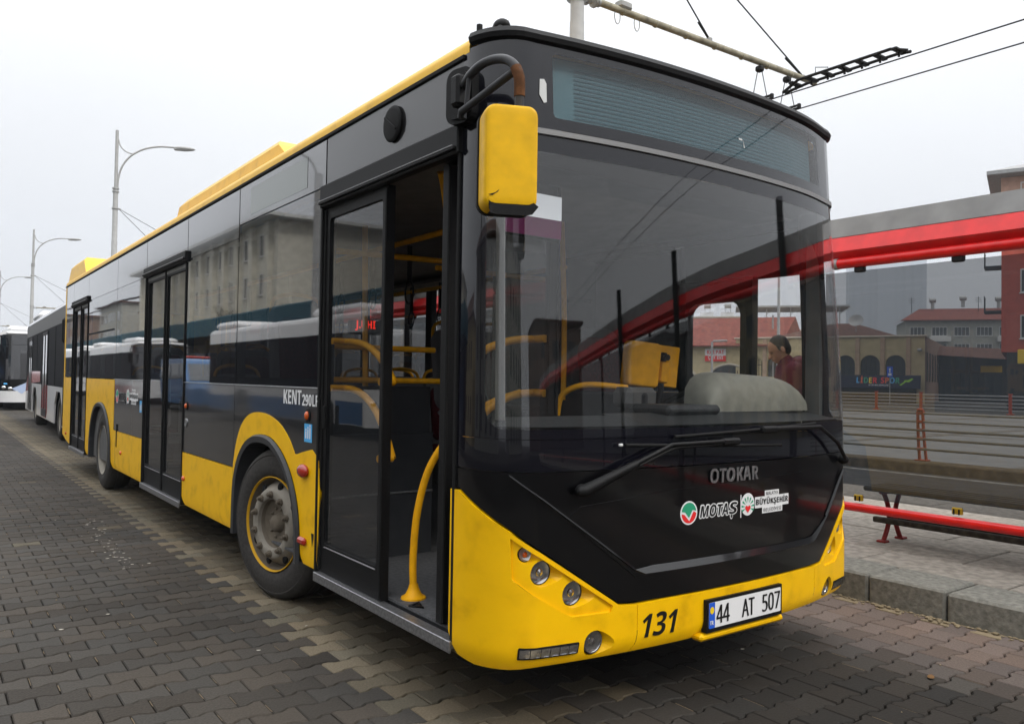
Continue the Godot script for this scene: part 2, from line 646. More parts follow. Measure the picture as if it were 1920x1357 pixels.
	mat("bark", lin(0.05, 0.038, 0.028), 0.95)
	mat("dry_leaf", lin(0.14, 0.075, 0.03), 0.9)
	mat("skin", lin(0.36, 0.19, 0.12), 0.55)
	mat("hair", lin(0.012, 0.01, 0.009), 0.6)
	mat("jacket", lin(0.12, 0.018, 0.032), 0.8, 0.0, "fine", "", 4.0)
	mat("trousers", lin(0.012, 0.013, 0.018), 0.85)
	mat("hood_lining", lin(0.80, 0.01, 0.015), 0.8)
	M["font"] = font_of("Droid Sans", 400)
	M["bold"] = font_of("Droid Sans", 700)

func grime_tex() -> NoiseTexture2D:
	# mostly clean, with thin brownish soiling
	var x := grain_tex(0.02, 0.8, 1.0, 31, 5)
	var g := Gradient.new()
	g.set_color(0, Color(0.87, 0.85, 0.81))
	g.set_color(1, Color(1, 1, 1))
	g.add_point(0.28, Color(0.955, 0.945, 0.93))
	g.add_point(0.45, Color(0.985, 0.98, 0.975))
	x.color_ramp = g
	return x

func font_of(called: String, weight: int) -> SystemFont:
	var f := SystemFont.new()
	f.font_names = PackedStringArray([called])
	f.font_weight = weight
	return f

# ---------------------------------------------------------------- ground, paving, kerb, platform
func paver_shape(inset: float) -> PackedVector2Array:
	# a double-T block, 20 cm long, wide at both ends and waisted between
	var o := PackedVector2Array()
	var e := 0.1 - inset - 0.0008
	var w := 0.0823 - inset - 0.0026
	var k := 0.0622 - inset - 0.0026
	for q in [[-e, -w], [-0.067, -w], [-0.034, -k], [0.034, -k], [0.067, -w], [e, -w], [e, w], [0.067, w], [0.034, k], [-0.034, k], [-0.067, w], [-e, w]]:
		o.append(Vector2(q[0], q[1]))
	return o

func paver_mesh(skirt: float, tilt := Vector2.ZERO) -> MB:
	var b := MB.new()
	var outer := paver_shape(0.0016)
	var inner := paver_shape(0.006)
	var h := func(p: Vector2, y: float) -> Vector3: return Vector3(p.x, y + p.x * tilt.x + p.y * tilt.y, p.y)
	var base := 0
	for p in inner:
		b.vert(h.call(p, 0.0), Vector3.UP)
	for q in [[0, 1, 10, 11], [1, 2, 9, 10], [2, 3, 8, 9], [3, 4, 7, 8], [4, 5, 6, 7]]:
		b.tri_i(q[0], q[1], q[2])
		b.tri_i(q[0], q[2], q[3])
	for k in 12:
		var j := (k + 1) % 12
		var d := outer[j] - outer[k]
		var o := Vector3(d.y, 0, -d.x).normalized()
		b.poly([h.call(inner[k], 0.0), h.call(inner[j], 0.0), h.call(outer[j], -0.006), h.call(outer[k], -0.006)], Vector3.UP + o)
		if skirt > 0.0:
			b.poly([h.call(outer[k], -0.006), h.call(outer[j], -0.006), h.call(outer[j], -skirt), h.call(outer[k], -skirt)], o)
	return b

func paver_tone(x: float, z: float, f: FastNoiseLite, row: int, kx: int) -> Color:
	var tan_strip := x > -0.08 and x < 0.52
	var pink := smoothstep(2.0, 2.9, x)
	var c := Color(0.066, 0.058, 0.049).lerp(Color(0.165, 0.125, 0.105), pink)
	if tan_strip:
		c = Color(0.175, 0.145, 0.10) * (1.0 if x < 0.12 else (0.78 if x < 0.3 else 0.55)) * rng.randf_range(0.85, 1.1)  # strip dims towards the bus: its shade and dirt are in the tan
	var v := 1.0 + 0.24 * f.get_noise_2d(x * 9.0, z * 9.0) + 0.30 * f.get_noise_2d(x * 0.9 + 50.0, z * 0.9)
	v *= rng.randf_range(0.87, 1.13)
	if not tan_strip and rng.randf() < 0.012:
		c = c.lerp(Color(0.17, 0.14, 0.09), 0.6)
	# shade round the bus front painted into the block colours, broken by noise
	var bus_shade := smoothstep(-0.25, 0.35, f.get_noise_2d(x * 1.3 + 9.0, z * 0.8 - 30.0) + 0.25 - 0.25 * absf(x - 1.2) - 0.06 * absf(z + 1.0))
	v *= 1.0 - 0.5 * bus_shade * (1.0 - pink) * smoothstep(0.1, 0.7, x)
	var warm := rng.randf_range(-0.05, 0.05)
	return Color(c.r * v * (1.0 + warm), c.g * v, c.b * v * (1.0 - warm))

func ground() -> void:
	var b := MB.new()
	b.poly([Vector3(-900, -0.03, -1400), Vector3(1400, -0.03, -1400), Vector3(1400, -0.03, 500), Vector3(-900, -0.03, 500)], Vector3.UP)
	struct("ground", b, M["earth"])
	b = MB.new()
	b.poly([Vector3(-13.0, -0.016, -150), Vector3(3.3, -0.016, -150), Vector3(3.3, -0.016, 30), Vector3(-13.0, -0.016, 30)], Vector3.UP)
	var pav := struct("pavement", b, M["joint"])
	b = MB.new()
	b.poly([Vector3(-13.0, -0.004, -150), Vector3(3.28, -0.004, -150), Vector3(3.28, -0.004, -34), Vector3(-13.0, -0.004, -34)], Vector3.UP)
	struct("road", b, M["asphalt"])
	b = MB.new()
	b.poly([Vector3(-0.06, 0.0, -140), Vector3(0.52, 0.0, -140), Vector3(0.52, 0.0, -34), Vector3(-0.06, 0.0, -34)], Vector3.UP)
	struct("paved_strip", b, mat("tan_far", lin(0.17, 0.135, 0.09), 0.9, 0.0, "blotch", "", 1.0))
	# every block of the paving: the nearest 300 singly, the others in one
	var f := FastNoiseLite.new()
	f.seed = 5
	f.frequency = 0.35
	f.fractal_octaves = 3
	var cam: Camera3D = get_node("camera")
	var inv := cam.transform.affine_inverse()
	var near := []
	var rest := []
	var rows0 := -235
	for row in range(rows0, 60):
		var z := -0.615 + 0.1445 * row
		for k in range(-65, 18):
			var x := 0.04 + 0.2 * k + (0.1 if posmod(row, 2) == 1 else 0.0)
			if x > 3.17 or x < -12.8: continue
			var p := inv * Vector3(x, 0, z)
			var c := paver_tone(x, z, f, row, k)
			var seen: bool = -p.z > 0.3 and absf(p.x) < -p.z * 0.655 and absf(p.y) < -p.z * 0.46
			var hid: bool = x > 0.25 and x < 2.35 and z < -0.75
			if seen and not hid:
				near.append([p.length(), x, z, c])
			elif -p.z > -3.0 and absf(p.x) < -p.z * 1.2 + 5.0:
				rest.append([x, z, c])
	near.sort_custom(func(a, q): return a[0] < q[0])
	var kinds := []
	for k in 6:
		kinds.append(paver_mesh(0.018, Vector2(rng.randf_range(-0.012, 0.012), rng.randf_range(-0.012, 0.012))).mesh())
	var shades := {}
	for i in near.size():
		var q: Array = near[i]
		var c: Color = q[3]
		if i < 300:
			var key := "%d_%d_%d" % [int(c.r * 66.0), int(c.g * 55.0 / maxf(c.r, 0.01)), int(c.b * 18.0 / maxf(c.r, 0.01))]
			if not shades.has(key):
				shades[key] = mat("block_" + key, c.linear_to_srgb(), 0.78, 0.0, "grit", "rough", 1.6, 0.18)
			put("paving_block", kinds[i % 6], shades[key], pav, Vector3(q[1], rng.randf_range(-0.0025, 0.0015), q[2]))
		else:
			rest.append([q[1], q[2], c])
	var mm := MultiMesh.new()
	mm.transform_format = MultiMesh.TRANSFORM_3D
	mm.use_colors = true
	mm.mesh = paver_mesh(0.017).mesh()
	mm.instance_count = rest.size()
	for i in rest.size():
		var q: Array = rest[i]
		var t := Basis(Vector3.RIGHT, rng.randf_range(-0.012, 0.012)) * Basis(Vector3.BACK, rng.randf_range(-0.012, 0.012))
		mm.set_instance_transform(i, Transform3D(t, Vector3(q[0], rng.randf_range(-0.0025, 0.001), q[1])))
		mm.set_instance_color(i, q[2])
	var pm := mat("blocks", Color(1, 1, 1), 0.78, 0.0, "grit", "rough", 1.6, 0.18)
	pm.vertex_color_use_as_albedo = true
	var mi := MultiMeshInstance3D.new()
	mi.name = "paving_blocks"
	mi.multimesh = mm
	mi.material_override = pm
	mi.set_meta("kind", "stuff")
	pav.add_child(mi)
	# grit and crumbled mortar along the foot of the kerb
	b = MB.new()
	for k in 900:
		var z := rng.randf_range(-9.0, 2.6)
		var r := rng.randf_range(0.004, 0.016)
		var x := 3.245 - absf(rng.randfn(0.0, 0.03))
		b.ball(Vector3(x, r * 0.3, z), Vector3(r, r * 0.6, r * rng.randf_range(0.8, 1.6)), 5, 3)
	for k in 90:
		var r := rng.randf_range(0.002, 0.006)
		b.ball(Vector3(rng.randf_range(-6.0, 3.0), r * 0.4, rng.randf_range(-6.0, 1.5)), Vector3(r, r * 0.6, r), 5, 3)
	var g := obj("grit", b, M["crumbs"])
	tag(g, "crumbs of mortar and grit along the foot of the kerb", "grit")
	g.set_meta("kind", "stuff")
	# sand lying in the cross joints
	b = MB.new()
	for i in mini(near.size(), 2600):
		var q: Array = near[i]
		if rng.randf() > 0.4: continue
		var x: float = q[1] + 0.1
		var w := rng.randf_range(0.001, 0.0024)
		var za: float = q[2] - rng.randf_range(0.01, 0.066)
		var zb: float = q[2] + rng.randf_range(0.01, 0.066)
		b.poly([Vector3(x - w, -0.002, za), Vector3(x + w, -0.002, za), Vector3(x + w, -0.002, zb), Vector3(x - w, -0.002, zb)], Vector3.UP)
	obj("joint_sand", b, mat("sand", lin(0.15, 0.115, 0.075), 0.95), pav).set_meta("kind", "stuff")
	# mortar bed at the foot of the kerb
	b = MB.new()
	b.box(Vector3(3.225, -0.012, -16), Vector3(0.10, 0.016, 40), 0.004)
	obj("mortar_bed", b, M["crumbs"], pav)
	# pale specks and droppings on the blocks
	b = MB.new()
	for k in 95:
		var near_row := k < 60
		var c := Vector2(rng.randfn(-0.5, 0.07), rng.randf_range(-6.4, -4.0)) if near_row else Vector2(rng.randf_range(-4.0, 3.0), rng.randf_range(-7.0, 1.6))
		if not near_row and c.x > 0.2 and c.x < 2.3 and c.y < -0.4: continue
		var r0 := rng.randf_range(0.004, 0.013)
		var pl := []
		for i in 8:
			var a := TAU * i / 8.0
			var q := r0 * rng.randf_range(0.5, 1.2)
			pl.append(Vector3(c.x + cos(a) * q * 1.3, 0.0032, c.y + sin(a) * q))
		b.poly(pl, Vector3.UP)
	var sp := obj("pale_specks", b, M["concrete_pale"])
	tag(sp, "pale specks and droppings scattered over the paving", "specks")
	sp.set_meta("kind", "stuff")
	# a few fallen leaves
	for q in [[2.2, 0.42, 0.4], [-2.6, -4.1, 1.9], [2.75, 0.95, 2.5]]:
		b = MB.new()
		var xf := Transform3D(Basis(Vector3.UP, q[2]), Vector3(q[0], 0.004, q[1]))
		b.panel(disc(0, 0, 0.03, 0.016, 12), func(u, w): return [xf * Vector3(u, 0.004 + 5.0 * u * u + 9.0 * w * w, w), Vector3.UP], [-0.01, 0.01], [0.0], 0.001)
		b.tube([xf * Vector3(0.03, 0.008, 0), xf * Vector3(0.045, 0.005, 0.004)], 0.0012, 4)
		var l := obj("fallen_leaf", b, M["dry_leaf"])
		tag(l, ["curled brown leaf on the pinkish paving in front of the number plate", "curled brown leaf on the dark paving beside the front wheel", "curled brown leaf near the kerb at the right edge"][[0.4, 1.9, 2.5].find(q[2])], "leaf", "fallen leaves on the paving")

func platform() -> void:
	var b := MB.new()
	b.box(Vector3(5.55, 0.06, -50), Vector3(4.5, 0.16, 180))
	var pl := struct("platform", b, M["joint"])
	# kerb stones, half a metre each
	for k in range(-24, 7):
		var z := -0.265 + 0.5 * k
		b = MB.new()
		b.box(Vector3(3.47 + rng.randf_range(-0.005, 0.003), 0.062 + rng.randf_range(-0.006, 0.006), z), Vector3(0.41, 0.22, 0.488), rng.randf_range(0.012, 0.022), Transform3D(Basis(Vector3.UP, rng.randf_range(-0.008, 0.008)), Vector3.ZERO) if false else Transform3D.IDENTITY)
		obj("kerb_stone", b, M["kerb"], pl)
	b = MB.new()
	b.box(Vector3(3.47, 0.062, -12.52 - 40), Vector3(0.41, 0.22, 80), 0.014)
	b.box(Vector3(3.47, 0.062, 3.0 + 15), Vector3(0.41, 0.22, 30), 0.014)
	obj("kerb_row", b, M["kerb"], pl)
	# slabs of the platform
	for i in range(-12, 6):
		var z := -0.35 + 1.0 * i
		var xs := [3.70, 4.20, 5.0, 5.9, 6.8, 7.78]
		for j in 5:
			b = MB.new()
			var x0: float = xs[j]
			var x1: float = xs[j + 1]
			b.box(Vector3((x0 + x1) / 2 + 0.004, 0.11 + rng.randf_range(-0.003, 0.003), z + (0.5 if j % 2 == 1 else 0.0)), Vector3(x1 - x0 - 0.012, 0.1, 0.99), 0.006)
			obj("slab", b, M["slab"], pl)
	b = MB.new()
	b.box(Vector3(5.74, 0.11, -12.9 - 40), Vector3(4.08, 0.1, 80))
	b.box(Vector3(5.74, 0.11, 5.7 + 12), Vector3(4.08, 0.1, 24))
	obj("slab_field", b, M["slab"], pl)

func far_side() -> void:
	var b := MB.new()
	b.poly([Vector3(7.79, -0.006, -140), Vector3(11.5, -0.006, -140), Vector3(11.5, -0.006, 60), Vector3(7.79, -0.006, 60)], Vector3.UP)
	struct("trolley_road", b, M["asphalt"])
	b = MB.new()
	b.poly([Vector3(11.05, 0.0, -140), Vector3(11.2, 0.0, -140), Vector3(11.2, 0.0, 60), Vector3(11.05, 0.0, 60)], Vector3.UP)
	struct("road_line", b, M["road_white"])
	b = MB.new()
	b.box(Vector3(11.75, 0.05, -40), Vector3(0.5, 0.22, 200), 0.02)
	struct("far_kerb", b, M["kerb_ochre"])
	b = MB.new()
	b.box(Vector3(26.5, -0.05, -30), Vector3(29.0, 0.22, 140))
	var plaza := struct("plaza", b, M["plaza"])
	for k in 9:
		b = MB.new()
		b.box(Vector3(26.5, 0.064, -45.0 + 5.2 * k), Vector3(28.9, 0.008, 0.28))
		obj("paving_band", b, M["concrete"], plaza)
	for k in 4:
		b = MB.new()
		b.box(Vector3(15.5 + 6.0 * k, 0.062, -30), Vector3(0.25, 0.004, 110))
		obj("paving_band", b, M["concrete"], plaza)
	railing(11.85, 0.16, [-12.5, -8.5, -4.5, -0.5, 3.5], "railing of olive pipes on red lattice posts along the near edge of the plaza", true)
	railing(41.5, 0.06, [-34.0, -30.5, -27.0, -24.3, -21.9, -19.4, -15.0, -12.0, -9.0], "grey pipe railing on small red posts at the far edge of the plaza", false)

func railing(x: float, y0: float, zs: Array, label: String, near: bool) -> void:
	var t := thing("railing", label, "railing", Vector3(x, y0, zs[zs.size() / 2]))
	var hs := [0.20, 0.37, 0.52, 0.66, 0.80] if near else [0.2, 0.38, 0.56, 0.74, 0.92]
	for h in hs:
		var b := MB.new()
		var r := (0.022 if h < 0.6 else 0.016) if near else 0.025
		b.cyl(Vector3(x, y0 + h, zs[0] - 0.4), Vector3(x, y0 + h, zs[-1] + 0.4), r, 8)
		obj("rail", b, M["rail_olive"] if near else M["galvanised"], t)
	for z in zs:
		var b := MB.new()
		if near:
			# two flat cheeks with bridges between, leaning inwards at the top
			for s in [-0.045, 0.045]:
				var pts := []
				for k in 9:
					var w := k / 8.0
					pts.append(Vector3(x + 0.03 + 0.07 * (1.0 - w) * (1.0 - w) - 0.03 * w, y0 + 0.84 * w, z + s * (1.25 - 0.35 * w)))
				for k in 8:
					b.bar(pts[k], pts[k + 1], 0.034, 0.05, 0.004, Vector3.RIGHT)
			for h in hs:
				b.box(Vector3(x + 0.02, y0 + h, z), Vector3(0.075, 0.05, 0.13), 0.012)
			b.ball(Vector3(x, y0 + 0.86, z), Vector3(0.045, 0.03, 0.06), 10, 6)
			b.box(Vector3(x + 0.08, y0 + 0.01, z), Vector3(0.16, 0.02, 0.2), 0.005)
		else:
			b.box(Vector3(x, y0 + 0.5, z), Vector3(0.12, 1.0, 0.14), 0.02)
			b.box(Vector3(x, y0 + 1.02, z), Vector3(0.15, 0.05, 0.18), 0.02)
			b.box(Vector3(x, y0 + 0.03, z), Vector3(0.26, 0.06, 0.3), 0.02)
		obj("post", b, M["post_red"], t)

# ---------------------------------------------------------------- the black and yellow bus
const BW := 2.46
var plan_s := PackedFloat32Array()
var plan_x := PackedFloat32Array()
var plan_z := PackedFloat32Array()

func make_plan() -> void:
	var n := 160
	var acc := 0.0
	for k in n + 1:
		var x := 1.275
		var z := -1.2
		if k < n:
			var a := sin(PI / 2 * k / (n - 1))
			var t := clampf((a - 0.86) / 0.14, 0.0, 1.0)
			x = 1.275 * a
			z = -0.15 * pow(a, 2.2) - 0.27 * (1.0 - sqrt(maxf(0.0, 1.0 - t * t)))
		if k > 0:
			acc += Vector2(x - plan_x[k - 1], z - plan_z[k - 1]).length()
		plan_s.append(acc)
		plan_x.append(x)
		plan_z.append(z)

func front_at(s: float) -> Array:
	var a := absf(s)
	var k := clampi(plan_s.bsearch(a), 1, plan_s.size() - 1)
	var w := (a - plan_s[k - 1]) / maxf(plan_s[k] - plan_s[k - 1], 1e-6)
	var x := lerpf(plan_x[k - 1], plan_x[k], w)
	var z := lerpf(plan_z[k - 1], plan_z[k], w)
	var lo := maxi(k - 2, 0)
	var hi := mini(k + 1, plan_s.size() - 1)
	var d := Vector2(plan_x[hi] - plan_x[lo], plan_z[hi] - plan_z[lo]).normalized()
	if s > 0.5: x -= 0.09 * smoothstep(0.5, 1.2, x)
	return [signf(s) * x if s != 0.0 else 0.0, z, (signf(s) if s != 0.0 else 0.0) * -d.y, d.x]

# the front of the bus: s runs round it from the middle, y is the height
func fm(s: float, y: float, off := 0.0) -> Array:
	var q := front_at(s)
	if q[0] > 0.5: q[0] -= 0.07 * smoothstep(0.5, 1.15, q[0]) * smoothstep(1.3, 2.8, y)
	var nn := Vector3(q[2], 0.04 if y > 1.15 else 0.0, q[3]).normalized()
	var r := -0.055 * maxf(0.0, y - 1.15)
	if y < 0.37:
		r -= 0.05 * pow((0.37 - y) / 0.08, 2.0)
		nn = (nn - Vector3(0, 6.0 * (0.37 - y), 0)).normalized()
	return [Vector3(1.275 + q[0], y, q[1] + r * maxf(q[3], 0.0)) + nn * off, nn]

func sm(z: float, y: float, off := 0.0) -> Array:
	var tuck := 0.0
	if y < 0.42: tuck = 0.03 * pow((0.42 - y) / 0.1, 2.0)
	return [Vector3(-off + tuck, y, z), Vector3(-1, -0.0 - tuck * 8.0, 0).normalized()]

func so(z: float, y: float, off := 0.0) -> Array:
	return [Vector3(BW + off, y, z), Vector3(1, 0, 0)]

func P(l: Array) -> PackedVector2Array:
	var o := PackedVector2Array()
	for k in range(0, l.size(), 2):
		o.append(Vector2(l[k], l[k + 1]))
	return o

func side_sheet(called: String, pl: PackedVector2Array, ma: String, t: Node, off := 0.0, thick := 0.012, own := true, holes := []) -> MeshInstance3D:
	var b := MB.new()
	var f := func(u, w): return sm(u, w, off)
	if not own: f = func(u, w): return so(u, w, off)
	b.panel(pl, f, [], [0.34, 0.37, 0.4], thick, holes)
	return obj(called, b, M[ma], t)

func front_sheet(called: String, pl: PackedVector2Array, ma: String, t: Node, off := 0.0, thick := 0.012, holes := []) -> MeshInstance3D:
	var b := MB.new()
	b.panel(pl, func(u, w): return fm(u, w, off), steps(-1.70, 1.71, 0.0425), [0.30, 0.32, 0.34, 0.37, 1.15, 1.6, 2.0, 2.4], thick, holes)
	return obj(called, b, M[ma], t)

func mirror_poly(pl: PackedVector2Array) -> PackedVector2Array:
	var o := PackedVector2Array()
	for k in range(pl.size() - 1, -1, -1):
		o.append(Vector2(-pl[k].x, pl[k].y))
	return o

func main_bus() -> void:
	make_plan()
	var t := thing("city_bus", "black and yellow city bus with its front door open, in the middle", "bus", Vector3(1.275, 0, -6.0))
	bus_shell(t)
	bus_front(t)
	bus_side(t)
	bus_doors(t)
	for q in [[0.16, -2.70, 12.0, true], [BW - 0.16, -2.70, 12.0, true], [0.16, -8.62, 0.0, false], [BW - 0.16, -8.62, 0.0, false]]:
		bus_wheel(t, q[0], q[1], q[2], q[3])
	bus_mirrors(t)
	bus_inside(t)

func bus_shell(t: Node) -> void:
	# roof: a rounded edge in yellow down both sides, the top, the black cap over the front
	var sec := [Vector2(0.0, 2.775), Vector2(0.0, 2.805), Vector2(0.008, 2.828), Vector2(0.03, 2.850), Vector2(0.08, 2.870), Vector2(0.25, 2.90), Vector2(1.275, 2.94)]
	for side in [0, 1]:
		var b := MB.new()
		for k in sec.size() - 1:
			var p: Vector2 = sec[k]
			var q: Vector2 = sec[k + 1]
			var nrm := func(i: int) -> Vector3:
				var a: Vector2 = sec[clampi(i - 1, 0, sec.size() - 1)]
				var c: Vector2 = sec[clampi(i + 1, 0, sec.size() - 1)]
				var d := (c - a).normalized()
				return Vector3(-d.y if side == 0 else d.y, d.x, 0)
			var xs := func(x: float) -> float: return x if side == 0 else BW - x
			var ids := []
			for z in [-11.97, -0.40]:
				ids.append(b.vert(Vector3(xs.call(p.x), p.y, z), nrm.call(k)))
				ids.append(b.vert(Vector3(xs.call(q.x), q.y, z), nrm.call(k + 1)))
			b.tri_i(ids[0], ids[1], ids[3])
			b.tri_i(ids[0], ids[3], ids[2])
		obj("roof_edge", b, M["yellow"], t)
		b = MB.new()
		var x0 := -0.006 if side == 0 else BW + 0.006
		b.box(Vector3(x0 + (0.01 if side == 0 else -0.01), 2.764, -6.2), Vector3(0.03, 0.022, 11.54), 0.004)
		obj("roof_gutter", b, M["black_rubber"], t)
	var b := MB.new()
	var prof := [[0.0, 2.795, 0.0], [0.018, 2.803, 0.0], [0.024, 2.822, 0.0], [0.012, 2.845, 0.0], [0.0, 2.858, 0.02], [0.0, 2.90, 0.10], [0.0, 2.945, 0.28], [0.0, 2.97, 0.55]]
	var ss := steps(-1.44, 1.445, 0.036)
	var pos := func(s: float, q: Array) -> Vector3:
		var m := fm(s, q[1], q[0])
		var c := Vector3(1.275, q[1], -1.3)
		return (m[0] as Vector3).lerp(c, q[2])
	for i in ss.size() - 1:
		for k in prof.size() - 1:
			var a0: Vector3 = pos.call(ss[i], prof[k])
			var a1: Vector3 = pos.call(ss[i + 1], prof[k])
			var c0: Vector3 = pos.call(ss[i], prof[k + 1])
			var c1: Vector3 = pos.call(ss[i + 1], prof[k + 1])
			var mid: Array = fm((ss[i] + ss[i + 1]) / 2, 2.85)
			b.poly([a0, a1, c1, c0], (mid[1] as Vector3) * 0.6 + Vector3(0, 1.0 if k > 1 else -0.3, 0))
	obj("roof_cap", b, M["black_matte"], t)
	# roof pods
	for q in [[0.24, -6.3, -2.95, 3.18, 2.86, "air_conditioner_pod"], [0.02, -11.97, -10.2, 3.11, 2.80, "engine_cooling_pod"]]:
		b = MB.new()
		var x0: float = q[0]
		var z0: float = q[1]
		var z1: float = q[2]
		var yt: float = q[3]
		var yb: float = q[4]
		var sl := 0.42
		var lo := [Vector3(x0, yb, z0), Vector3(BW - x0, yb, z0), Vector3(BW - x0, yb, z1), Vector3(x0, yb, z1)]
		var mi := [Vector3(x0 + 0.03, yt - 0.06, z0 + 0.1), Vector3(BW - x0 - 0.03, yt - 0.06, z0 + 0.1), Vector3(BW - x0 - 0.03, yt - 0.06, z1 - sl), Vector3(x0 + 0.03, yt - 0.06, z1 - sl)]
		var hi := [Vector3(x0 + 0.08, yt, z0 + 0.25), Vector3(BW - x0 - 0.08, yt, z0 + 0.25), Vector3(BW - x0 - 0.08, yt, z1 - sl - 0.12), Vector3(x0 + 0.08, yt, z1 - sl - 0.12)]
		for k in 4:
			var j := (k + 1) % 4
			var outw: Vector3 = (lo[k] + lo[j]) * 0.5 - Vector3(1.275, yb, (z0 + z1) / 2)
			b.poly([lo[k], lo[j], mi[j], mi[k]], outw + Vector3.UP)
			b.poly([mi[k], mi[j], hi[j], hi[k]], outw + Vector3.UP * 3.0)
		b.poly(hi, Vector3.UP)
		obj(q[5], b, M["yellow"], t)
	b = MB.new()
	b.cyl(Vector3(0.313, 2.86, -0.80), Vector3(0.313, 3.115, -0.80), 0.015, 8)
	obj("aerial", b, M["black_matte"], t)
	b = MB.new()
	b.box(Vector3(0.435, 3.095, -0.80), Vector3(0.10, 0.07, 0.12), 0.02)
	b.ball(Vector3(0.435, 3.138, -0.79), Vector3(0.042, 0.035, 0.05), 10, 6)
	b.box(Vector3(0.435, 2.99, -0.80), Vector3(0.06, 0.22, 0.08), 0.01)
	obj("roof_camera", b, M["black_matte"], t)
	# rear wall, floor pan, offside lower wall, wheel housings
	b = MB.new()
	b.box(Vector3(1.275, 1.62, -11.92), Vector3(2.5, 2.3, 0.08), 0.02)
	obj("rear_panel", b, M["yellow_sub"], t)
	b = MB.new()
	b.box(Vector3(1.275, 0.335, -1.28), Vector3(2.42, 0.04, 1.50))
	b.box(Vector3(1.275, 0.335, -5.65), Vector3(2.44, 0.04, 4.45))
	b.box(Vector3(1.275, 0.335, -2.72), Vector3(1.2, 0.04, 1.4))
	b.box(Vector3(1.275, 0.50, -8.62), Vector3(1.2, 0.3, 1.5))
	b.box(Vector3(1.275, 0.50, -10.6), Vector3(2.4, 0.26, 2.4))
	obj("chassis_floor", b, M["liner_dark"], t)
	for x in [0.0, 1.0]:
		for z in [-2.72, -8.62]:
			b = MB.new()
			var xa := 0.03 if x == 0.0 else BW - 0.72
			b.box(Vector3(xa + 0.345, 1.10, z), Vector3(0.69, 0.03, 1.46))
			b.box(Vector3(xa + (0.68 if x == 0.0 else 0.01), 0.75, z), Vector3(0.03, 0.72, 1.46))
			b.box(Vector3(xa + 0.345, 0.72, z - 0.73), Vector3(0.66, 0.74, 0.03))
			b.box(Vector3(xa + 0.345, 0.72, z + 0.73), Vector3(0.66, 0.74, 0.03))
			obj("wheel_housing", b, M["shade"], t)
	# offside: lower wall and windows on pillars
	side_sheet("offside_panel", P([-11.95, 0.33, -9.4, 0.33, -9.3, 0.8, -8.9, 1.03, -8.3, 1.03, -7.95, 0.8, -7.88, 0.33, -3.4, 0.33, -3.3, 0.8, -2.95, 1.02, -2.45, 1.02, -2.1, 0.8, -2.02, 0.33, -0.44, 0.33, -0.44, 1.18, -1.42, 1.18, -1.42, 1.352, -11.95, 1.352]), "yellow", t, 0.0, 0.03, false)
	side_sheet("offside_cornice", rect2(-11.95, 2.36, -0.44, 2.757), "black_gloss", t, 0.0, 0.03, false)
	side_sheet("offside_panel", rect2(-2.36, 1.36, -1.41, 2.355), "black_gloss", t, 0.0, 0.03, false)
	var zs := [-11.9, -9.8, -8.2, -6.3, -4.78, -3.38, -2.36]
	for k in zs.size() - 1:
		side_sheet("offside_window", rect2(zs[k] + 0.05, 1.36, zs[k + 1] - 0.05, 2.355), "side_glass", t, -0.002, 0.0, false)
	for z in zs:
		b = MB.new()
		b.box(Vector3(BW - 0.045, 1.86, z), Vector3(0.07, 1.02, 0.12), 0.01)
		obj("offside_pillar", b, M["liner_dark"], t)
	# the driver's sliding window: a thick black frame with a rounded corner
	side_sheet("driver_window_frame", rect2(-1.40, 1.18, -0.80, 2.10), "black_matte", t, 0.004, 0.06, false, [round_rect(-1.33, 1.21, -0.89, 1.95, 0.09)])
	side_sheet("driver_window", rect2(-1.34, 1.20, -0.88, 1.96), "clear_glass", t, -0.02, 0.0, false)
	side_sheet("driver_quarter_light", rect2(-0.80, 1.19, -0.43, 2.085), "clear_glass", t, -0.01, 0.0, false)
	side_sheet("driver_window_head", rect2(-1.40, 2.08, -0.43, 2.36), "black_matte", t, 0.0, 0.03, false)

